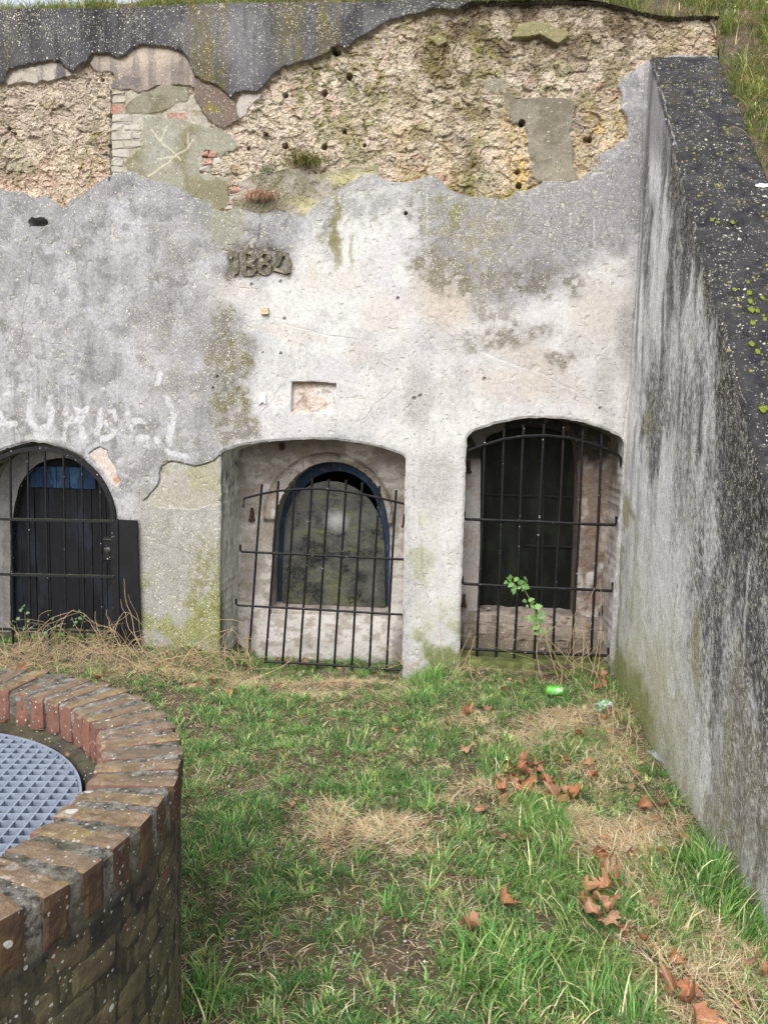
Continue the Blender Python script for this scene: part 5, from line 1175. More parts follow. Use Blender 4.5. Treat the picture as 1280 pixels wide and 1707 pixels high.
for fam in (0, 1):
    for k in range(-17, 18):
        o_ = k * PIT
        if abs(o_) > GR - .01: continue
        hl = math.sqrt(GR ** 2 - o_ ** 2) - .001; c2_ = g2w(0, o_) if fam == 0 else g2w(o_, 0)
        V, F = box_vf((c2_[0], c2_[1], GZt - BH / 2 - (.0004 if fam else 0)), (ea if fam == 0 else eb) * hl, (eb if fam == 0 else ea) * BT / 2, ZV * BH / 2)
        obj_np('bar', V, F, M_GRAT, grat, V.mean(0))
th = np.linspace(0, 2 * math.pi, 121)[:-1]; pr = [(GR, 0), (GR + .006, 0), (GR + .006, -BH), (GR, -BH)]
V = np.array([[WC[0] + r_ * math.cos(t_), WC[1] + r_ * math.sin(t_), GZt + .001 + z_] for r_, z_ in pr for t_ in th]); n_ = 120
F = np.array([[k * n_ + i, k * n_ + (i + 1) % n_, ((k + 1) % 4) * n_ + (i + 1) % n_, ((k + 1) % 4) * n_ + i] for k in range(4) for i in range(n_)])
obj_np('edge_band', V, F[:, ::-1], M_GRAT, grat)
V = np.array([[WC[0] + .566 * math.cos(t_), WC[1] + .566 * math.sin(t_), GZt - BH - .012] for t_ in th]); obj_np('shaft_cover', V, np.array([list(range(120))]), M_SHAFT, well)

# ================================================================== VEGETATION (blades as real geometry)
def mat_blade():
    t = NT('grass_blade', .55, .35); c = t.attr('col').outputs['Color']
    t.b.inputs['Subsurface Weight'].default_value = 0
    tr = t.N('BsdfTranslucent'); t.l.new(c, tr.inputs[0]); mx = t.N('MixShader'); mx.inputs[0].default_value = .25
    outn = t.n['Material Output']; t.l.new(t.b.outputs[0], mx.inputs[1]); t.l.new(tr.outputs[0], mx.inputs[2]); t.l.new(mx.outputs[0], outn.inputs[0])
    return t.out(c, .6)
M_BLADE = mat_blade()
def blades(name, P, L, wid, colr, bend, lean, parent=None, up=None, base=None, az=None, seg=3, kind=True, droop=1.0):
    """P (n,3) roots; L length; bend total bend in radians; lean starting tilt; az direction"""
    n = len(P); L = np.broadcast_to(L, (n,)); wid = np.broadcast_to(wid, (n,)); bend = np.broadcast_to(bend, (n,)); lean = np.broadcast_to(lean, (n,))
    if az is None: az = rng.uniform(0, 2 * math.pi, n)
    d = np.c_[np.cos(az), np.sin(az), np.zeros(n)]; tw = az + math.pi / 2 + rng.normal(0, .5, n); s = np.c_[np.cos(tw), np.sin(tw), np.zeros(n)]
    pts = [P]; ang = lean.copy()
    for k in range(seg):
        st = L / seg; p = pts[-1] + (d * np.sin(ang)[:, None] + ZV * np.cos(ang)[:, None]) * st[:, None]; pts.append(p); ang = ang + bend / seg * (1 + .5 * k)
    rows = []
    for k in range(seg):
        w_ = wid * (1 - .55 * (k / seg) ** 1.5) * .5; rows += [pts[k] - s * w_[:, None], pts[k] + s * w_[:, None]]
    rows.append(pts[-1]); m = 2 * seg + 1
    V = np.stack(rows, 1).reshape(-1, 3); b = (np.arange(n) * m)[:, None]
    Q = np.concatenate([b + np.array([[2 * k, 2 * k + 1, 2 * k + 3, 2 * k + 2]]) for k in range(seg - 1)]); T = b + np.array([[2 * seg - 2, 2 * seg - 1, 2 * seg]])
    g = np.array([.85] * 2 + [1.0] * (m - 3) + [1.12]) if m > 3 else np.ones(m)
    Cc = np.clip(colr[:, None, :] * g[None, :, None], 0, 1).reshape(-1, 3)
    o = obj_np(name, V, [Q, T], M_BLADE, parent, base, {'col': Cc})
    if kind: o['kind'] = 'stuff'
    return o
def bcol(n, cols, w=None, var=.22):
    cols = np.array([C(*q) * (1.45 if q[0] > q[1] + 5 else 1.15) for q in cols]); i = rng.choice(len(cols), n, p=w); c = cols[i] * np.exp(rng.normal(0, var, (n, 1))) * np.exp(rng.normal(0, .06, (n, 3)))
    return c
GREEN = [(104, 146, 78), (86, 128, 66), (130, 166, 92), (72, 108, 56), (168, 182, 112)]; STRAW = [(214, 194, 154), (194, 172, 134), (224, 210, 176), (160, 138, 106)]
def scatter(n, x0, x1, y0, y1): return rng.uniform(x0, x1, n), rng.uniform(y0, y1, n)
def okground(x, y):
    P = np.stack([x, y, 0 * x], -1); dw = (P - P0) @ nrm; dwing = (P - C0) @ wnn
    uw = (P - P0) @ dirw; nic = ((uw > -2.70) & (uw < -1.44) & (dw > -.46)) | ((uw > -1.0) & (uw < -.03) & (dw > -.2)) | ((uw > -4.5) & (uw < -3.5) & (dw > -.3))
    k = ((dw > -.02) | nic) & ((dwing > .0)) & (np.hypot(x - WC[0], y - WC[1]) > .80)
    return k
def gp(x, y): return np.c_[x, y, gz(x, y)]
def gmask(x, y, blobs):
    px, py = proj(np.c_[x, y, np.zeros(len(x))]); m = np.zeros(len(x))
    w1 = (fbm(x * 8, y * 8, 3, 190) - .5) * 40; w2 = (fbm(x * 8 + 9, y * 8, 3, 191) - .5) * 30
    for cx, cy, rx, ry, k in blobs: m = np.maximum(m, k * sst(1.3, .6, np.hypot((px + w1 - cx) / rx, (py + w2 - cy) / ry)))
    return m
BARE = [(530, 1112, 150, 26, 1), (885, 1100, 110, 22, 1), (100, 1075, 110, 14, 1), (330, 1104, 60, 10, .8), (560, 1128, 130, 14, .7), (600, 1160, 90, 16, .9), (560, 1135, 100, 12, .9), (410, 1310, 26, 14, .9), (600, 1400, 60, 30, .85), (560, 1340, 30, 10, .7), (560, 1455, 40, 12, .95), (440, 1495, 30, 14, .85), (420, 1620, 60, 34, .9), (650, 1600, 70, 60, .85), (640, 1550, 50, 16, .9), (530, 1600, 40, 20, .9), (330, 1560, 24, 30, .9), (700, 1360, 60, 20, .9), (480, 1690, 70, 26, .9), (890, 1200, 60, 16, .95), (960, 1190, 60, 24, .9), (670, 1262, 16, 10, .7), (860, 1160, 50, 12, .7), (770, 1150, 40, 14, .6), (1000, 1400, 80, 40, .95), (760, 1690, 30, 20, .6), (1100, 1640, 70, 60, .8), (330, 1210, 30, 30, .7), (960, 1280, 40, 24, .5), (390, 1640, 40, 20, .8), (840, 1340, 60, 18, .7), (600, 1690, 60, 20, .6), (720, 1560, 40, 30, .6), (380, 1570, 40, 20, .6), (740, 1410, 60, 14, .6)]
STR = [(960, 1200, 90, 26, .9), (1020, 1280, 50, 50, .6), (960, 1380, 110, 30, .9), (1080, 1440, 50, 40, .7), (860, 1235, 60, 16, .6), (1010, 1230, 60, 60, .7), (900, 1350, 60, 24, .7), (1080, 1500, 50, 50, .8), (1050, 1390, 90, 50, 1), (520, 1108, 170, 9, .65), (890, 1096, 130, 8, .6), (100, 1078, 110, 12, .8), (560, 1140, 120, 10, .4), (980, 1260, 60, 30, .5), (620, 1385, 100, 36, 1), (560, 1350, 60, 14, .8), (1000, 1390, 100, 50, 1), (960, 1350, 70, 20, .8), (1060, 1450, 60, 30, .9), (1120, 1600, 110, 80, .9), (1000, 1620, 60, 40, .7), (800, 1300, 40, 20, .9), (700, 1410, 60, 20, .8), (900, 1220, 90, 20, .8), (1000, 1180, 40, 30, .8), (330, 1110, 110, 18, 1), (200, 1100, 120, 20, 1), (60, 1090, 120, 20, 1), (830, 1300, 40, 20, .7), (780, 1190, 50, 16, .5), (1240, 1640, 60, 60, .9), (680, 1120, 30, 12, .7), (750, 1330, 40, 14, .6), (960, 1470, 50, 20, .5), (1180, 1700, 100, 30, .8), (340, 1290, 30, 20, .4), (760, 1530, 50, 20, .5)]
# short turf
def scat2(n, share=.8):
    a = scatter(int(n * share * 1.12), -1.15, 1.55, 1.55, 5.75); b = scatter(int(n * (1 - share) * 1.2), -3.1, -1.15, 2.4, 5.95); return np.concatenate([a[0], b[0]]), np.concatenate([a[1], b[1]])
# turf: small radiating tufts, thick in some places and missing in others, with single blades between them
cx_, cy_ = scat2(21000); d = fbm(cx_ * 3.6, cy_ * 3.6, 4, 192); d2 = fbm(cx_ * 12, cy_ * 12, 3, 193)
keep = okground(cx_, cy_) & (rng.random(len(cx_)) < np.clip(.10 + .80 * sst(.40, .56, d) + .45 * sst(.45, .6, d2), 0, 1) * (1 - .95 * gmask(cx_, cy_, BARE)) * (1 - .72 * gmask(cx_, cy_, STR)))
cx_, cy_ = cx_[keep], cy_[keep]; nc = len(cx_); nbl = rng.integers(7, 22, nc); ci = np.repeat(np.arange(nc), nbl); n = len(ci)
r_ = np.abs(rng.normal(0, .011, n)); a_ = rng.uniform(0, 6.283, n); x = cx_[ci] + r_ * np.cos(a_); y = cy_[ci] + r_ * np.sin(a_)
hc = np.exp(rng.normal(0, .28, nc)) * (.75 + .6 * sst(.4, .6, fbm(cx_ * 6, cy_ * 6, 3, 194))); cc_ = np.array([C(*q) * 1.2 for q in GREEN])[rng.choice(5, nc, p=[.3, .28, .2, .14, .08])] * np.exp(rng.normal(-.04, .30, (nc, 1)))
Ln_ = rng.uniform(.022, .056, n) * hc[ci]; cb = cc_[ci] * np.exp(rng.normal(0, .16, (n, 1))) * np.exp(rng.normal(0, .05, (n, 3)))
dry = rng.random(n) < .10; cb[dry] = bcol(int(dry.sum()), STRAW)
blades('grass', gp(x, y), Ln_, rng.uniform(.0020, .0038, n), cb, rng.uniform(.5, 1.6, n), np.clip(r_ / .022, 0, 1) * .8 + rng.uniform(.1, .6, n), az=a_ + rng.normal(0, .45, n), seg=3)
x, y = scat2(70000); keep = okground(x, y) & (rng.random(len(x)) < .55 * (1 - .7 * gmask(x, y, BARE))); x, y = x[keep], y[keep]; n = len(x)
blades('fine_turf', gp(x, y), rng.uniform(.012, .032, n), rng.uniform(.0018, .003, n), bcol(n, GREEN, [.3, .28, .2, .14, .08]), rng.uniform(.4, 1.8, n), rng.uniform(.3, 1.3, n), seg=2)
# thatch and straw
x, y = scat2(150000); m = gmask(x, y, STR)
keep = okground(x, y) & (rng.random(len(x)) < np.clip(.24 + .76 * m, 0, 1)); x, y = x[keep], y[keep]; n = len(x); m = m[keep]
az = vn(x * 5.2, y * 5.2, 196) * 12 + rng.normal(0, 1.1, n)
Pp = gp(x, y); Pp[:, 2] += rng.uniform(0, .02, n) * m
blades('dry_grass', Pp, rng.uniform(.03, .065, n) * (1 + .9 * m), rng.uniform(.0014, .0026, n), bcol(n, STRAW), rng.uniform(-.1, .5, n), rng.uniform(1.15, 1.6, n), az=az, seg=2)
# long lush tufts
TUFT = [(880, 1330, 60, 26, .5), (900, 1400, 60, 50, 1), (960, 1500, 60, 60, 1), (860, 1480, 50, 30, .6), (1060, 1520, 60, 40, .8), (1160, 1460, 70, 40, 1), (1220, 1520, 50, 50, 1), (1120, 1560, 70, 30, .7), (820, 1640, 80, 60, 1), (950, 1640, 90, 70, .9), (340, 1680, 50, 40, .9), (710, 1110, 30, 24, .9), (690, 1090, 20, 20, .7), (820, 1275, 26, 18, .8), (700, 1540, 40, 20, .4), (560, 1560, 60, 30, .3), (1250, 1600, 40, 60, .9), (620, 1450, 30, 20, .4), (640, 1330, 30, 20, .3), (1080, 1430, 30, 20, .5), (1000, 1560, 50, 30, .6), (760, 1440, 60, 20, .4), (350, 1440, 40, 40, .3), (1040, 1690, 80, 30, .7)]
x, y = scatter(190000, -1.4, 1.6, 1.0, 5.1); m = gmask(x, y, TUFT); cl = sst(.42, .62, fbm(x * 11, y * 11, 3, 197))
keep = okground(x, y) & (rng.random(len(x)) < m * (.08 + .60 * cl)); x, y = x[keep], y[keep]; n = len(x); m = m[keep]
vc = vn(x * 6, y * 6, 198) * 6.28 * 2
blades('tall_grass', gp(x, y), rng.uniform(.06, .17, n) * (.6 + .5 * m), rng.uniform(.0028, .0054, n), bcol(n, [(104, 150, 72), (84, 130, 62), (128, 168, 86), (156, 176, 100), (206, 196, 150)], [.32, .28, .18, .12, .10]), rng.uniform(.3, 1.5, n), rng.uniform(.1, .8, n), az=vc + rng.normal(0, .9, n), seg=4)
# low leafy ground cover beside the wing wall and under the gate
def leaflets(name, x, y, z, size, colr, label=None, parent=None):
    n = len(x); az = rng.uniform(0, 6.28, n); tl = rng.uniform(-.5, .5, n); a = np.c_[np.cos(az), np.sin(az), tl * .6]; b = np.c_[-np.sin(az), np.cos(az), rng.uniform(-.4, .4, n)]
    P = np.c_[x, y, z]; s = size[:, None]; up_ = np.array([0, 0, .12])
    V = np.stack([P - a * s, P - a * s * .2 + b * s * .55 + up_ * s, P + a * s, P - a * s * .2 - b * s * .55 + up_ * s, P - a * s * .1], 1).reshape(-1, 3)
    bb = (np.arange(n) * 5)[:, None]; F = np.concatenate([bb + np.array([[0, 4, 1]]), bb + np.array([[4, 2, 1]]), bb + np.array([[0, 3, 4]]), bb + np.array([[4, 3, 2]])])
    o = obj_np(name, V, F, M_BLADE, parent, None, {'col': np.repeat(colr, 5, 0)}); o['kind'] = 'stuff'; return o
CLV = [(1120, 1350, 40, 20, 1), (1180, 1380, 40, 26, 1), (1060, 1320, 40, 20, .7), (960, 1155, 60, 16, .8), (860, 1118, 40, 12, .8), (1030, 1280, 40, 30, .6), (900, 1150, 60, 14, .7), (30, 1105, 60, 16, .7), (130, 1105, 60, 12, .6), (290, 1100, 60, 12, .5), (860, 1240, 60, 20, .4), (1140, 1400, 50, 20, .6), (1000, 1200, 30, 20, .5), (820, 1350, 40, 20, .2), (500, 1260, 120, 60, .12)]
x, y = scatter(120000, -2.9, 1.6, 1.5, 5.5); m = gmask(x, y, CLV); keep = okground(x, y) & (rng.random(len(x)) < m * .5); x, y = x[keep], y[keep]; n = len(x)
leaflets('ground_cover', x, y, gz(x, y) + rng.uniform(.004, .04, n), rng.uniform(.004, .010, n), bcol(n, [(84, 132, 58), (104, 148, 70), (70, 108, 52)]))
x, y = scatter(60000, -2.9, 1.6, 1.3, 5.9); m = np.maximum(gmask(x, y, STR), gmask(x, y, [(520, 1110, 170, 14, 1), (890, 1098, 130, 12, 1), (100, 1085, 140, 16, 1), (880, 1290, 90, 50, 1), (1000, 1480, 60, 70, .9), (1010, 1150, 40, 50, 1), (330, 1110, 120, 20, 1)])); keep = okground(x, y) & (rng.random(len(x)) < .03 + .30 * m * sst(.38, .6, fbm(x * 9, y * 9, 3, 200))); x, y = x[keep], y[keep]; n = len(x)
leaflets('leaf_litter', x, y, gz(x, y) + rng.uniform(.002, .02, n), np.exp(rng.normal(math.log(.008), .45, n)), bcol(n, [(150, 104, 76), (118, 84, 64), (176, 136, 104), (92, 70, 56)]))
# pebbles and crumbs of mortar
x, y = scatter(80000, -2.9, 1.6, 1.3, 5.9); m = gmask(x, y, BARE); keep = okground(x, y) & (rng.random(len(x)) < .02 + .22 * m * sst(.4, .6, fbm(x * 7, y * 7, 3, 199))); x, y = x[keep], y[keep]; n = len(x)
dww = (np.c_[x, y, 0 * x] - P0) @ nrm
s = np.exp(rng.normal(math.log(.0032), .45, n)); P = gp(x, y); oct_ = np.array([[1, 0, 0], [-1, 0, 0], [0, 1, 0], [0, -1, 0], [0, 0, .7], [0, 0, -.7]], float)
V = (P[:, None, :] + oct_[None] * s[:, None, None] * rng.uniform(.6, 1.3, (n, 6, 1)) + ZV * s[:, None, None] * .3).reshape(-1, 3); of = np.array([[0, 2, 4], [2, 1, 4], [1, 3, 4], [3, 0, 4], [2, 0, 5], [1, 2, 5], [3, 1, 5], [0, 3, 5]])
F = ((np.arange(n) * 6)[:, None, None] + of[None]).reshape(-1, 3)
M_PEB = NT('pebble', .9); M_PEB = M_PEB.out(M_PEB.attr('col').outputs['Color'], .9)
o = obj_np('gravel', V, F, M_PEB, None, None, {'col': np.repeat(bcol(n, [(176, 172, 166), (140, 134, 128), (206, 202, 196), (110, 100, 90)]), 6, 0)}); o['kind'] = 'stuff'

# grass on the bank and along the wall head
def bank_blades(n, u0, u1, d0, d1, L, name, cols, wt, lean=(.1, .9), wd=(.003, .006), seg=3):
    uu = rng.uniform(u0, u1, n); dd = rng.uniform(d0, d1, n); zz = bankz(uu, dd) + (fbm(uu * 3, dd * 3, 4, 170) - .5) * .12 * sst(-.4, -1, dd) + (fbm(uu * 3, dd * 3, 5, 171) - .5) * .16 * sst(.45, .7, uu)
    nc = n // 22; ci = rng.integers(0, nc, n); cu, cd = rng.uniform(u0, u1, nc), rng.uniform(d0, d1, nc); ra = rng.uniform(0, 6.283, n); rr_ = np.abs(rng.normal(0, .035, n)); uu = cu[ci] + rr_ * np.cos(ra); dd = cd[ci] + rr_ * np.sin(ra)
    zz = bankz(uu, dd) + (fbm(uu * 3, dd * 3, 4, 170) - .5) * .12 * sst(-.4, -1, dd) + (fbm(uu * 3, dd * 3, 5, 171) - .5) * .16 * sst(.45, .7, uu)
    k = (rng.random(n) < .06 + sst(.42, .56, fbm(uu * 5, dd * 5, 4, 172))) & ((dd < -.04) | (uu > .445)); uu, dd, zz, ra, rr_, ci = uu[k], dd[k], zz[k], ra[k], rr_[k], ci[k]; n = len(uu); tint = np.exp(rng.normal(0, .28, nc))[ci][:, None]; hl = np.exp(rng.normal(0, .3, nc))[ci]
    P = W(uu, zz - .01, dd) - .0352 * np.maximum(dd, 0)[:, None] * dirw; base_az = math.atan2(nrm[1], nrm[0])
    ww_ = dirw[:2] * np.cos(ra)[:, None] + nrm[:2] * np.sin(ra)[:, None] + nrm[:2] * .6; az_ = np.arctan2(ww_[:, 1], ww_[:, 0])
    blades(name, P, rng.uniform(*L, n) * hl, rng.uniform(*wd, n), bcol(n, cols, wt) * tint, rng.uniform(.4, 1.8, n), np.clip(rr_ / .05, 0, 1) * .7 + rng.uniform(*lean, n), az=az_ + rng.normal(0, .5, n), seg=seg)
MIXB = [(112, 144, 70), (88, 124, 56), (146, 160, 88), (196, 178, 132), (150, 128, 96)]
bank_blades(90000, .44, 2.3, -1.6, 3.4, (.06, .17), 'bank_grass', MIXB, [.28, .22, .16, .2, .14])
bank_blades(30000, -5.0, .5, -.40, -.04, (.05, .12), 'wall_head_grass', MIXB, [.3, .2, .2, .2, .1], (.2, 1.0), (.003, .005), 2)

# ---- fallen leaves: lobed, curled, each one an object
def leaf_mesh(kind, seed, size, curl):
    r_ = np.random.default_rng(seed); pts = []
    if kind == 'maple':
        lob = [(-90, .25), (-64, .36), (-44, .62), (-32, .60), (-20, .52), (-4, .72), (8, .90), (18, .76), (28, .56), (42, .66), (54, .80), (68, .76), (79, .84), (90, 1.02)]
    else:
        lob = [(-90, .55), (-70, .30), (-52, .46), (-36, .28), (-16, .48), (2, .30), (22, .56), (38, .40), (56, .70), (68, .58), (80, .92), (90, 1.0)]
    full = [(a, q) for a, q in lob] + [(180 - a, q) for a, q in lob[::-1][1:-1]]
    for a, q in full:
        q *= 1 + r_.normal(0, .10); pts.append((q * math.cos(R(a + r_.normal(0, 2.5))), q * math.sin(R(a))))
    P = np.array(pts) * size; n = len(P); mid = P * .5; c = np.zeros((1, 2)); V2 = np.concatenate([c, mid, P])
    a1, a2 = r_.uniform(0, 6.28, 2); x_ = V2[:, 0] / size; y_ = V2[:, 1] / size
    z = size * (curl * ((x_ * math.cos(a1) + y_ * math.sin(a1)) ** 2) + curl * .5 * np.sin(3 * x_ + a2) * np.cos(3 * y_ + a1) - .10 * np.abs(x_)) + r_.normal(0, size * .03, len(V2))
    z = z - z.min() * .6
    V = np.c_[V2 * np.array([[1 - .25 * curl * .6, 1]]), z]; F3 = [[0, 1 + i, 1 + (i + 1) % n] for i in range(n)]; F4 = [[1 + i, 1 + n + i, 1 + n + (i + 1) % n, 1 + (i + 1) % n] for i in range(n)]
    # petiole
    s0 = len(V); st = [(0, 0), (.0, -.5), (.1, -1.0)]; add = []
    for k, (a, b) in enumerate(st): add += [(a * size - size * .018, b * size, z[0] + k * size * .1), (a * size + size * .018, b * size, z[0] + k * size * .1)]
    V = np.concatenate([V, np.array(add)]); F4 += [[s0, s0 + 1, s0 + 3, s0 + 2], [s0 + 2, s0 + 3, s0 + 5, s0 + 4]]
    return V, [np.array(F3), np.array(F4)]
def mat_leaf():
    t = NT('dead_leaf', .7, .3); p = t.obj(); r = t.rnd()
    c = t.mix(r, C(176, 116, 80), C(122, 84, 62)); r2 = t.math('FRACT', t.math('MULTIPLY', r, 7.13))
    c = t.mix(t.math('MULTIPLY', r2, .75), c, C(190, 156, 128)); c = t.mix(t.ramp(t.noise(p, 40, 4, .7), [(.45, 0), (.7, .6)]), c, C(104, 66, 46))
    vs = t.N('SeparateXYZ'); t.l.new(p, vs.inputs[0]); ax = t.math('ABSOLUTE', vs.outputs[0]); c = t.mix(t.ramp(ax, [(.0, .5), (.0012, 0)]), c, C(206, 168, 124))
    return t.out(c, .65, t.bump(t.noise(p, 120, 3), .5, .002))
M_LEAF = mat_leaf()
LV = []
for k in range(10):
    V, F = leaf_mesh('maple' if k < 7 else 'oak', 300 + k, .05 if k < 7 else .04, [.55, .9, .35, 1.1, .7, .45, 1.3, .4, .8, .3][k]); LV.append(mesh_np('leaf_shape', V, F, M_LEAF, None, True))
def leaf(px, py, sc, label, group='dead leaves fallen on the grass', tilt=.35, z=.02, var=None):
    g = gpx(px, py, .0); zz = float(gz(np.array([g[0]]), np.array([g[1]]))[0])
    for _ in range(3): g = gpx(px, py, zz + z); zz = float(gz(np.array([g[0]]), np.array([g[1]]))[0])
    o = bpy.data.objects.new('fallen_leaf', LV[rng.integers(7) if var is None else var]); COL.objects.link(o)
    o.location = (g[0], g[1], zz + z); o.rotation_euler = (rng.normal(0, tilt), rng.normal(0, tilt), rng.uniform(0, 6.28)); o.scale = (sc * rng.uniform(.65, 1.0), sc * rng.uniform(.7, 1.05), sc * rng.uniform(.6, 1.2)); o.location.z -= .012
    tag(o, label, 'leaf', group)
L1 = 'one of the curled orange-brown leaves heaped in front of the tall green grass'
for (a, b, s, z) in [(x_, y_, s_, z_) for x_, y_, s_, z_ in zip(rng.normal(872, 24, 16), rng.normal(1292, 18, 16), rng.uniform(.8, 1.15, 16), rng.uniform(.02, .08, 16))] + [(870, 1262, 1.1, .07), (890, 1268, 1.2, .08), (850, 1275, 1.0, .04), (900, 1280, 1.1, .06), (858, 1300, 1.1, .04), (884, 1302, 1.2, .05), (905, 1300, 1.1, .06), (840, 1312, .9, .03), (868, 1316, 1.0, .04), (896, 1318, 1.0, .03), (846, 1290, 1.0, .04), (875, 1285, 1.1, .05)]:
    leaf(a, b, s, L1, 'leaves of the heap in the grass', .7, z)
L2 = 'one of the broad brown leaves at the right end of the leaf heap'
for (a, b, s, z) in [(922, 1306, 1.2, .05), (940, 1312, 1.1, .05), (924, 1330, 1.2, .05), (950, 1322, 1.0, .04), (934, 1298, .9, .05), (916, 1318, 1.0, .06), (932, 1322, 1.0, .07), (944, 1334, .8, .03)]: leaf(a, b, s, L2, 'leaves at the right end of the heap', .6, z)
L3 = 'one of the russet leaves caught in the tall grass below the straw patch'
for (a, b, s, z) in [(1000, 1440, 1.2, .05), (1020, 1462, 1.2, .06), (985, 1480, 1.2, .07), (1000, 1500, 1.3, .07), (1024, 1510, 1.2, .06), (1012, 1530, 1.1, .06), (975, 1500, 1.1, .06), (1036, 1475, .9, .05), (996, 1420, 1.2, .05), (1012, 1452, 1.0, .07), (1026, 1496, 1.0, .07), (990, 1516, 1.0, .06), (1040, 1540, .9, .04), (1008, 1476, .9, .08)]: leaf(a, b, s, L3, 'russet leaves in the tall grass', .7, z)
L4 = 'one of the reddish-brown leaves lying at the bottom edge beside dry straw'
for (a, b, s, z) in [(1140, 1660, 1.3, .04), (1156, 1685, 1.3, .05), (1122, 1650, 1.1, .04), (1150, 1640, 1.0, .05), (1166, 1664, .9, .04)]: leaf(a, b, s, L4, 'leaves at the bottom edge', .5, z)
L5 = 'one of the dark curled leaves piled in the corner beside the wing wall'
for (a, b, s, z) in [(1000, 1112, .9, .05), (992, 1124, 1.0, .06), (1006, 1132, 1.0, .06), (996, 1142, 1.0, .04), (1014, 1150, .9, .03), (986, 1148, .9, .03), (1004, 1118, .8, .10), (1012, 1138, .9, .05), (998, 1130, .9, .08), (984, 1136, .8, .04)]: leaf(a, b, s, L5, 'leaves piled in the corner', .8, z)
L6 = 'one of the small brown leaves blown under the foot of the leaning grille'
for (a, b, s, z) in [(462, 1100, .7, .03), (480, 1102, .8, .04), (505, 1103, .9, .05), (516, 1106, 1.0, .05), (540, 1110, .7, .03), (570, 1114, .6, .03), (496, 1108, .8, .03), (628, 1120, .6, .02)]: leaf(a, b, s, L6, 'leaves under the leaning grille', .6, z)
for (a, b, s, z, lb) in [
    (806, 1180, 1.25, .03, 'pale orange five-lobed leaf lying flat below left of the green can'),
    (776, 1186, 1.1, .03, 'darker folded leaf left of the pale orange five-lobed leaf'),
    (838, 1150, 1.1, .04, 'light brown leaf just left of the green drink can'),
    (872, 1134, 1.0, .05, 'curled leaf between the grass tuft and the sill, above left of the green can'),
    (752, 1212, .9, .03, 'small folded leaf below the pier between the two windows'),
    (784, 1245, 1.3, .04, 'pink-brown curled leaf standing on edge above the tall green tuft'),
    (748, 1206, .8, .03, 'small brown leaf beside a folded leaf below the pier'),
    (660, 1218, .9, .02, 'brown torn leaf in the middle of the lawn below the leaning grille'),
    (573, 1234, .5, .02, 'tiny brown leaf fragment alone in the upper middle of the lawn'),
    (600, 1190, .5, .02, 'tiny reddish leaf on bare soil under the blue arched window'),
    (388, 1213, .8, .03, 'small brown leaf in the grass near the well, upper left of the lawn'),
    (352, 1132, .9, .05, 'rust-coloured leaf in the dry stalks at the foot of the left pier'),
    (384, 1152, .9, .03, 'pale tan leaf just below the dry stalks left of the grille'),
    (270, 1126, .8, .05, 'small orange leaf among straw behind the brick well'),
    (35, 1112, 1.1, .06, 'dark red-brown leaf behind the well rim at the far left'),
    (160, 1128, 1.0, .05, 'yellow-brown leaf behind the well rim below the gate'),
    (968, 1222, 1.1, .06, 'orange leaf standing upright in dry stems beside the wing wall foot'),
    (1075, 1338, 1.2, .05, 'brown curled leaf near the wing wall, left one of the pair by the clover'),
    (1112, 1334, 1.0, .05, 'dark brown leaf touching the wing wall, right one of the pair by the clover'),
    (1262, 1590, 1.2, .10, 'orange-brown leaf stuck in the tall grass at the right edge against the wing wall'),
    (1276, 1615, 1.0, .08, 'brown leaf at the very right edge of the lawn below another leaf'),
    (842, 1494, 1.3, .04, 'faded pinkish leaf half hidden in green grass left of the russet leaves'),
    (786, 1540, 1.2, .04, 'pale tan flat leaf in the lower middle of the lawn'),
    (830, 1330, 1.0, .03, 'brown leaf just left below the leaf heap'),
    (808, 1346, .9, .03, 'buff leaf on straw below left of the leaf heap'),
    (876, 1392, 1.0, .03, 'yellowish crumpled leaf at the top of the long green tuft'),
    (838, 1393, .9, .03, 'small yellow leaf on dry straw left of the long green tuft'),
    (958, 1376, .9, .03, 'grey-brown leaf at the left end of the straw patch'),
    (1140, 1390, .9, .04, 'narrow tan leaf leaning on the wing wall foot below the clover'),
    (988, 1290, .8, .03, 'small brown leaf right of the heap in sparse grass'),
    (980, 1268, .9, .03, 'pale curled leaf above right of the heap near dry stalks'),
    (944, 1262, .8, .03, 'brown folded leaf between the heap and the pale curled leaf')]:
    leaf(a, b, s, lb, z=z)

L8 = 'one of the small brown leaves trailing through straw beside the wing wall'
for (a, b, s) in [(1010, 1196, .7), (1024, 1240, .7), (1040, 1262, .6), (1018, 1216, .6), (1058, 1290, .7), (1090, 1360, .7), (1052, 1310, .6), (1066, 1380, .7), (1100, 1420, .8), (1046, 1420, .7), (1086, 1500, .8), (1070, 1560, .8), (1120, 1590, .8), (1100, 1622, .7)]:
    leaf(a, b, s, L8, 'leaves trailing along the wing wall foot', .5, .03)
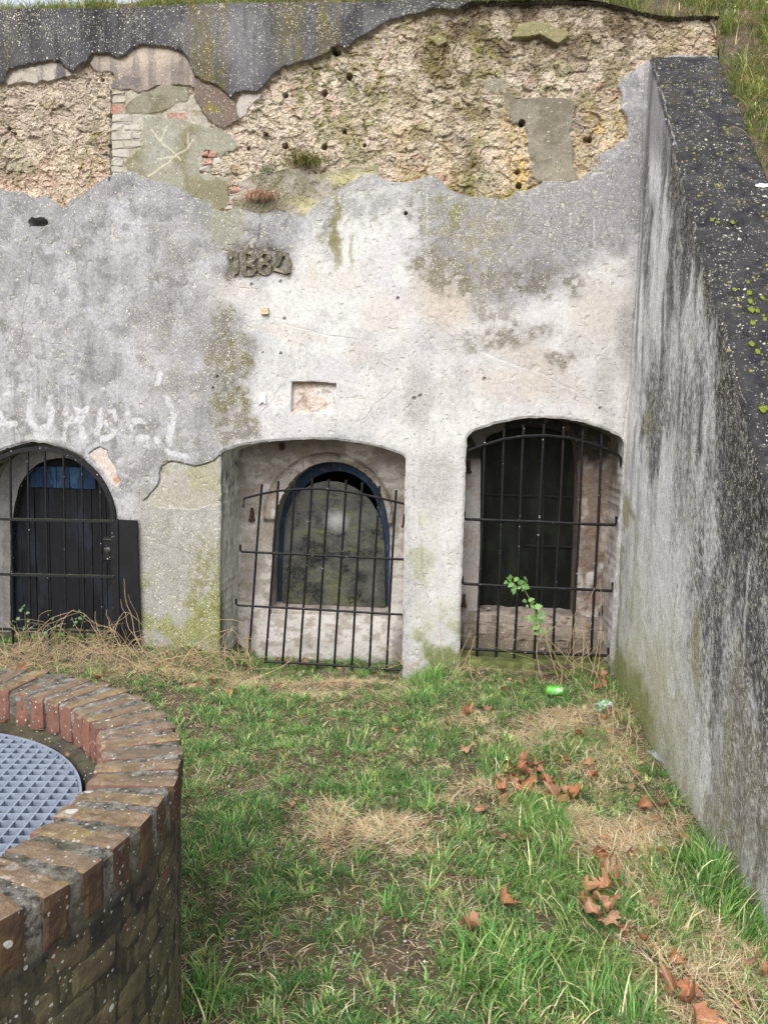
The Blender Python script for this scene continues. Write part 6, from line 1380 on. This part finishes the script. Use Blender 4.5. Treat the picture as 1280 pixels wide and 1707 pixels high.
# ---- dry stalks
def mat_stalk(name, a, b):
    t = NT(name, .75, .25); return t.out(t.mix(t.noise(t.pos(), 25, 3), a, b), .75)
M_STALK = mat_stalk('dry_stalk', C(206, 186, 148), C(150, 124, 96)); M_GSTEM = mat_stalk('green_stem', C(128, 140, 70), C(150, 130, 84))
def stalk_plant(label, roots, cat='dry plant', name='dry_weed', group=None, mat=M_STALK):
    """roots: (px, py of the root on the ground, px, py of the tip, sag, radius, distance the tip leans towards the viewer)"""
    g0 = gpx(roots[0][0], roots[0][1]); th_ = thing(name, label, cat, (g0[0], g0[1], 0), group)
    for (ax_, ay_, bx_, by_, sag, r_, fwd) in roots:
        a_ = gpx(ax_, ay_, .0); rr_ = ray(bx_, by_); dep = (a_ - cO) @ cf - fwd; b_ = cO + rr_ * dep
        t_ = np.linspace(0, 1, 9)[:, None]; Ln = np.linalg.norm(b_ - a_); side = np.cross(b_ - a_, cf); side /= np.linalg.norm(side) + 1e-9
        P = a_ + (b_ - a_) * t_ + side * (np.sin(t_ * math.pi) * sag * Ln) + ZV * (np.sin(t_ * math.pi) * abs(sag) * Ln * .4) + rng.normal(0, .004, (9, 3)) * (t_ > 0)
        P[:, 2] = np.maximum(P[:, 2], -.03)
        V, F = tube_vf(P, np.linspace(r_, r_ * .45, 9), 5); obj_np('stalk', V, F, mat, th_, V.mean(0))
    return th_
def tangle(n, x0, x1, y0, y1, L=(20, 90), rad=(.0014, .003), up_=(.1, .9)):
    out = []
    for _ in range(n):
        ax_, ay_ = rng.uniform(x0, x1), rng.uniform(y0, y1); l_ = rng.uniform(*L); an = rng.uniform(-1, 1)
        out.append((ax_, ay_, ax_ + l_ * math.sin(an * 1.35), ay_ - l_ * rng.uniform(*up_), rng.normal(0, .2), rng.uniform(*rad), rng.uniform(-.05, .2)))
    return out
stalk_plant('tangle of dry bramble stems at the foot of the black gate', [(190, 1095, 158, 1020, .1, .003, .05), (170, 1090, 136, 1025, -.1, .003, .05), (200, 1100, 120, 1030, .15, .0025, .1), (215, 1095, 178, 1015, .1, .003, .0), (130, 1095, 60, 1060, .2, .002, .05), (60, 1090, 110, 1030, .15, .0025, .05), (30, 1095, 60, 1040, .1, .002, .05), (250, 1095, 200, 1000, .08, .0026, .05)] + tangle(120, 5, 225, 1078, 1114, (30, 100), (.0012, .0028)))
stalk_plant('thin dark dead stem leaning against the iron side plate', [(238, 1085, 206, 965, .04, .003, .03), (238, 1085, 214, 990, -.05, .0018, .03)])
stalk_plant('bushy heap of pale dry stalks between the gate and the leaning grille', [(300, 1110, 395, 1046, .1, .003, 0), (380, 1130, 390, 1040, .1, .003, 0), (340, 1105, 275, 1030, .1, .0025, 0), (420, 1120, 385, 1050, -.1, .003, 0), (260, 1105, 400, 1090, .05, .003, 0)] + tangle(95, 235, 430, 1088, 1135, (25, 80)))
stalk_plant('few bent dry stems beside the right jamb of the leaning grille', [(690, 1125, 618, 1036, .1, .002, 0), (700, 1120, 640, 1070, .12, .0018, 0), (674, 1118, 640, 1060, -.1, .0018, 0)] + tangle(6, 640, 700, 1110, 1125, (20, 50)))
stalk_plant('lone brown stem standing in front of the pier between the windows', [(738, 1102, 735, 995, .03, .0028, 0), (737, 1000, 742, 1000, .3, .002, 0)])
stalk_plant('dry stalks crossing the lower left corner of the right grille', [(756, 1130, 790, 1060, -.08, .003, .05), (760, 1135, 785, 1050, .05, .0025, .05), (800, 1150, 782, 1082, .1, .003, .05), (740, 1150, 784, 1090, .05, .0022, 0)] + tangle(5, 750, 790, 1110, 1140, (20, 60)))
stalk_plant('upright reddish dry stalks in front of the right end of the right grille', [(930, 1130, 906, 1020, .05, .003, .03), (970, 1120, 990, 975, .04, .0035, .05), (985, 1130, 1000, 965, -.04, .0028, .05), (955, 1125, 962, 1010, .03, .003, .05), (1000, 1140, 968, 1020, .06, .003, .05), (990, 1150, 1000, 1040, -.03, .0026, .05), (940, 1110, 985, 1040, .05, .0022, .05)] + tangle(10, 900, 1010, 1110, 1140, (40, 120), (.002, .0032), (.7, 1.0)))
stalk_plant('row of cut pale stems along the foot of the wing wall', [(1015, 1190, 1008, 1140, .0, .0035, 0), (1028, 1215, 1020, 1170, .0, .004, 0), (1036, 1200, 1040, 1150, .02, .0035, 0), (1050, 1240, 1046, 1180, .0, .004, 0), (1022, 1230, 1022, 1160, .02, .003, 0), (1060, 1260, 1062, 1210, 0, .003, 0), (1034, 1250, 1050, 1200, .03, .003, 0), (1046, 1220, 1052, 1170, .0, .003, 0), (1000, 1200, 996, 1160, 0, .003, 0)])
stalk_plant('long arching straw-coloured stem running down beside the wing wall', [(1160, 1420, 985, 1170, .04, .0028, .1), (985, 1172, 935, 1110, -.05, .003, 0), (1160, 1420, 1110, 1330, .03, .0026, 0)])
stalk_plant('long pale stem bent over the green can', [(1000, 1190, 930, 1160, .10, .003, 0), (930, 1160, 925, 1100, -.15, .003, 0), (960, 1210, 880, 1180, .1, .0025, 0)])
stalk_plant('thin straw stems sticking up through the leaf heap', [(906, 1290, 902, 1210, .03, .002, 0), (918, 1280, 920, 1228, .03, .002, 0), (930, 1340, 882, 1250, -.04, .0022, 0)])
stalk_plant('single dry stem curving over the lower right lawn', [(1030, 1570, 1070, 1530, .15, .003, 0), (1090, 1480, 1066, 1560, .1, .0028, 0)])
stalk_plant('thin dead stems in the grass at the lower edge of the lawn', [(900, 1700, 906, 1600, .03, .002, 0), (740, 1560, 736, 1490, .05, .002, 0), (1190, 1690, 1070, 1650, .1, .0028, 0), (1000, 1560, 960, 1500, .1, .002, 0)])

# ---- leafy weed in front of the right window
M_NET = NT('nettle_leaf', .5, .35); _p = M_NET.obj(); M_NET = M_NET.out(M_NET.mix(M_NET.rnd(), C(92, 136, 68), C(126, 160, 92)), .5, M_NET.bump(M_NET.noise(_p, 90, 3), .5, .002))
M_NETD = NT('dark_weed_leaf', .6, .3); M_NETD = M_NETD.out(M_NETD.mix(M_NETD.rnd(), C(78, 104, 66), C(104, 128, 84)), .6)
def toothed(size, seed):
    r_ = np.random.default_rng(seed); n = 9; t_ = np.linspace(0, 1, n); w_ = .34 * np.sin(np.pi * t_ ** .75) ** .9; w_[0] = .02; w_[-1] = 0
    z = -.30 * t_ ** 2 + .12 * t_; L_ = [];
    for i in range(n):
        k = 1 + (.30 if i % 2 else -.22); L_.append([(-w_[i] * k, t_[i], z[i] + .10 * w_[i]), (0, t_[i], z[i]), (w_[i] * k, t_[i] - (.0), z[i] + .10 * w_[i])])
    V = np.array(L_).reshape(-1, 3) * size + r_.normal(0, size * .01, (3 * n, 3)); return V, grid_faces(n, 3)
def weed(label, cat, stems, leaves, name='leafy_weed', grp=None, lsz=.062, mat=None):
    a_ = gpx(stems[0][0][0], stems[0][0][1]); th_ = thing(name, label, cat, (a_[0], a_[1], 0), grp); dep = (a_ - cO) @ cf
    for st, r_ in [(s[:-1], s[-1]) for s in stems]:
        P = np.array([cO + ray(q[0], q[1]) * (dep - (q[2] if len(q) > 2 else 0)) for q in st]); t_ = np.linspace(0, len(P) - 1, 16); P = np.stack([np.interp(t_, range(len(P)), P[:, k]) for k in range(3)], -1)
        for _ in range(2): P[1:-1] = (P[:-2] + 2 * P[1:-1] + P[2:]) / 4
        V, F = tube_vf(P, np.linspace(r_, r_ * .5, 16), 6); obj_np('stem', V, F, M_GSTEM, th_, V.mean(0))
    for (lx, ly, ang, s) in [q for l_ in leaves for q in ((l_[0], l_[1], l_[2], l_[3] * .9), (l_[0] + rng.normal(0, 5), l_[1] + rng.normal(0, 6), l_[2] + rng.normal(0, 60), l_[3] * rng.uniform(.45, .75)))]:
        V, F = toothed(lsz * s, int(lx * 7 + ly)); p = cO + ray(lx, ly) * (dep - .01); an = R(ang)
        ux = cX * math.cos(an) + cU * math.sin(an); tl = rng.uniform(.2, .7); ydir = ux * math.cos(tl) - cf * math.sin(tl) * rng.choice([-.4, 1]); ydir /= np.linalg.norm(ydir); nz_ = -cf * .75 + cU * .5 + rng.normal(0, .25, 3); xd = np.cross(ydir, nz_); xd /= np.linalg.norm(xd); nz_ = np.cross(xd, ydir)
        Vw = p + V[:, :1] * xd + V[:, 1:2] * ydir + V[:, 2:] * nz_; obj_np('leaf', Vw, F, mat or M_NET, th_, p, None, True)
weed('green toothed-leaf weed rising in front of the dark right window', 'plant', [[(945, 1130), (928, 1098), (905, 1056), (893, 1020), (878, 988), (862, 968), (850, 958), .0035], [(945, 1130), (915, 1075), (872, 1030), .0022], [(930, 1125), (895, 1100), (858, 1090), (800, 1070), .0022]],
     [(850, 966, 95, .7), (852, 970, 130, .8), (856, 972, 205, .95), (858, 976, 250, .9), (862, 972, 20, .9), (868, 975, 340, 1.1), (872, 976, 60, .6), (855, 980, 280, .8), (880, 1002, 30, .8), (878, 1004, 160, .6), (884, 1010, 340, .7), (890, 1012, 10, 1.0), (893, 1028, 200, 1.0), (893, 1030, 150, .8), (896, 1032, 330, .8), (898, 1024, 20, .9), (898, 1045, 190, .9), (900, 1046, 240, .7), (905, 1050, 300, .7), (897, 1052, 130, .6), (886, 1028, 215, .8)])
weed('small blue-green sprig growing up the left side of the black gate', 'plant', [[(46, 1092), (44, 1060), (42, 1020), .002], [(46, 1092), (36, 1064), (28, 1040), .0018]],
     [(40, 1012, 60, .5), (38, 1018, 170, .6), (44, 1022, 10, .6), (34, 1030, 200, .6), (46, 1034, 330, .5), (28, 1038, 120, .5), (42, 1046, 250, .5), (50, 1048, 20, .5), (26, 1044, 220, .4)], lsz=.055, mat=M_NETD)
weed('bushy green weed low behind the mossy rail of the gate', 'plant', [[(95, 1095), (92, 1060), (90, 1036), .002], [(100, 1095), (112, 1060), (122, 1046), .0018], [(126, 1092), (134, 1055), (140, 1030), .0018]],
     [(88, 1034, 80, .5), (84, 1044, 160, .5), (96, 1044, 20, .5), (80, 1054, 190, .6), (100, 1056, 350, .6), (90, 1062, 250, .5), (110, 1058, 70, .5), (122, 1044, 40, .5), (136, 1032, 150, .6), (140, 1028, 30, .6), (130, 1036, 200, .5), (104, 1068, 300, .5)], lsz=.055, mat=M_NETD)

# ---- tufts rooted in the broken render
def wall_tuft(px, py, n, L, cols, w, label, down, spread=26, az_s=.9):
    c_ = W(*wpx(px, py, .0), .0); th_ = thing('wall_grass_tuft', label, 'grass tuft', c_)
    xs_ = rng.normal(0, spread / 3 * PXM, n); P = c_ + dirw * xs_[:, None] + ZV * rng.normal(0, .012, (n, 1)) + nrm * rng.uniform(-.02, .02, (n, 1)); baz = math.atan2(nrm[1], nrm[0])
    o = blades('blades', P, rng.uniform(*L, n), rng.uniform(.0022, .004, n), bcol(n, cols, w), rng.uniform(.8, 2.2, n) if not down else rng.uniform(1.2, 2.4, n), rng.uniform(.1, .9, n) if not down else rng.uniform(.9, 1.5, n), th_, az=baz + rng.normal(0, az_s, n), seg=4)
wall_tuft(508, 274, 420, (.06, .16), [(96, 110, 56), (130, 136, 72), (178, 156, 112), (70, 84, 44)], [.35, .3, .2, .15], 'green grass tuft growing from the ledge below the drilled holes', False, 46)
wall_tuft(434, 326, 420, (.05, .13), [(168, 132, 112), (196, 164, 136), (130, 96, 80)], [.4, .3, .3], 'dead reddish-brown grass tuft hanging from the broken render above the year', True, 34)
wall_tuft(447, 288, 60, (.04, .08), [(86, 116, 56)], [1], 'wisp of green grass between the two larger tufts on the wall', False, 20)

# ---- litter
def mat_can():
    t = NT('can_print', .3, .5); p = t.obj(); s_ = t.N('SeparateXYZ'); t.l.new(p, s_.inputs[0])
    c = t.mix(t.ramp(t.noise(p, 22, 2, .5), [(.54, 0), (.57, .75)]), C(96, 190, 62), C(186, 222, 176)); c = t.mix(t.ramp(t.noise(p, 60, 4, .7), [(.56, 0), (.62, .8)]), c, C(58, 96, 52)); m = t.out(c, .45); t.b.inputs['Metallic'].default_value = .15; return m
M_CAN = mat_can(); M_ALU = NT('can_metal', .3, .5).out(C(196, 198, 202), .3); M_ALU.node_tree.nodes['Principled BSDF'].inputs['Metallic'].default_value = .85
def can(px, py, axis, label, crush=0, z=.035, sc=.86, mat=M_CAN):
    g = gpx(px, py, z); th_ = thing('drink_can', label, 'can', (g[0], g[1], z - .03)); a_ = np.array(axis, float); a_ /= np.linalg.norm(a_); e1 = np.cross(a_, ZV); e1 /= np.linalg.norm(e1); e2 = np.cross(e1, a_)
    prof = [(-.058, .024), (-.055, .026), (-.048, .033), (-.02, .033), (.0, .033), (.03, .033), (.046, .033), (.054, .027), (.057, .0262)]; V = []
    for h_, r_ in prof:
        for j in range(24):
            t_ = 2 * math.pi * j / 24; rr_ = r_ * (1 - crush * (.5 + .5 * math.sin(3 * t_ + h_ * 90)) * (abs(h_) < .05)) * (1 - .5 * crush * (abs(h_) < .04)); V.append(g + a_ * h_ * (1 - crush * .6) * sc + (e1 * math.cos(t_) + e2 * math.sin(t_) * (1 - crush * .5)) * rr_ * sc)
    V = np.array(V) + (rng.normal(0, .003, (len(V), 3)) if crush else 0); F = [[i * 24 + j, i * 24 + (j + 1) % 24, (i + 1) * 24 + (j + 1) % 24, (i + 1) * 24 + j] for i in range(8) for j in range(24)]
    obj_np('can_body', V, np.array(F), mat, th_, g, None, not crush)
    for s_, h_ in ((1, .053), (-1, -.052)):
        E_ = np.array([g + a_ * h_ * (1 - crush * .6) * sc + (e1 * math.cos(2 * math.pi * j / 24) + e2 * math.sin(2 * math.pi * j / 24) * (1 - crush * .5)) * .026 * sc for j in range(24)])
        obj_np('can_end', E_, np.array([list(range(24))]), M_ALU, th_, g + a_ * h_)
    if not crush: 
        V, F = tube_vf([g + a_ * .056 + e2 * .004, g + a_ * .059 + e2 * .014], .007, 8, None); obj_np('ring_pull', V, F, M_ALU, th_, g + a_ * .056)
can(924, 1151, (1, -.15, .03), 'bright green drink can lying on its side in front of the right window')
can(1004, 1176, (.8, .5, .1), 'crushed green and silver can at the foot of the wing wall', 0.42, .03, 1.0, (lambda t: t.out(t.mix(t.ramp(t.noise(t.obj(), 40, 3, .7), [(.48, 0), (.54, 1)]), C(110, 190, 110), C(206, 206, 226)), .3))(NT('crushed_can_print', .3, .5)))
gp_ = gpx(1092, 1264, .04); V = np.array([gp_ + v_ for v_ in ((-.03, .05, .012), (.012, .055, .02), (.035, -.04, .0), (-.005, -.05, .012), (.0, .0, .03), (-.02, .0, .018))]); M_CLR = NT('clear_plastic', .12, .6).out(C(200, 206, 216), .12); M_CLR.node_tree.nodes['Principled BSDF'].inputs['Transmission Weight'].default_value = .6
tag(obj_np('plastic_scrap', V, np.array([[0, 5, 4], [0, 4, 1], [1, 4, 2], [4, 3, 2], [5, 3, 4]]), M_CLR, None, gp_), 'scrap of clear shiny plastic in the grass by the wing wall', 'plastic scrap')
gp_ = gpx(920, 1112, .03)
V, F = box_vf(gp_, np.array([.11, -.02, .01]), np.array([.004, .018, 0]), ZV * .014, .004); M_WOOD = mat_simple_mottle('rotten_wood', C(96, 84, 76), C(66, 56, 50), 40, .95, .003)
tag(obj_np('wood_scrap', V + rng.normal(0, .002, V.shape), F, M_WOOD, None, gp_), 'short dark piece of rotten wood behind the green can', 'wood')
# leaf on the ledge of the well
o = bpy.data.objects.new('fallen_leaf', LV[8]); COL.objects.link(o); q = gpx(112, 1259, .685); o.location = q; o.scale = (.35, .35, .35); o.rotation_euler = (.5, .3, 1)
tag(o, 'tiny orange leaf caught between the grating and the rim of the well', 'leaf')
# mortar stones and bits on the right window's ledges and under the grille
rub_s = []
M_STONE = NT('rubble_stone', .95, .2); _q = M_STONE.pos(); M_STONE = M_STONE.out(M_STONE.mix(M_STONE.rnd(), C(176, 166, 154), C(126, 108, 92)), .95, M_STONE.bump(M_STONE.noise(_q, 90, 4), .8, .004))
for (a, b, r_, n_) in [(800, 1017, .020, -D3), (813, 1014, .018, -D3), (806, 1021, .024, -D3), (925, 1035, .016, -D3 + .05), (940, 1036, .022, -D3 + .05), (947, 1030, .014, -D3 + .05), (918, 1028, .012, -D3 + .05), (812, 1060, .02, -D3 + .1), (836, 1064, .014, -D3 + .1), (905, 1082, .02, -D3 + .2), (940, 1078, .02, -D3 + .2), (826, 1088, .016, -D3 + .2), (968, 1086, .016, -D3 + .2), (640, 1110, .014, -.3), (620, 1112, .012, -.3), (655, 1106, .012, -.25), (590, 1108, .012, -.3)]:
    c_ = W(*wpx(a, b, n_), n_); V = []; 
    ico = [(0, 0, 1), (.9, 0, .4), (.28, .85, .4), (-.72, .52, .4), (-.72, -.52, .4), (.28, -.85, .4), (.72, .52, -.4), (-.28, .85, -.4), (-.9, 0, -.4), (-.28, -.85, -.4), (.72, -.52, -.4), (0, 0, -.8)]
    V = c_ + np.array(ico) * r_ * rng.uniform(.7, 1.3, (12, 3)) * np.array([1.3, 1, .7]); F = np.array([[0, 1, 2], [0, 2, 3], [0, 3, 4], [0, 4, 5], [0, 5, 1], [1, 6, 2], [2, 7, 3], [3, 8, 4], [4, 9, 5], [5, 10, 1], [2, 6, 7], [3, 7, 8], [4, 8, 9], [5, 9, 10], [1, 10, 6], [11, 7, 6], [11, 8, 7], [11, 9, 8], [11, 10, 9], [11, 6, 10]])
    o = obj_np('rubble_stone', V, F, M_STONE, None, c_)
    tag(o, ('small chunk of fallen mortar on the ledges below the dark right window' if a > 700 else 'small chunk of fallen mortar at the foot of the leaning grille'), 'stone', 'mortar chunks on the right ledges' if a > 700 else 'mortar chunks under the leaning grille')
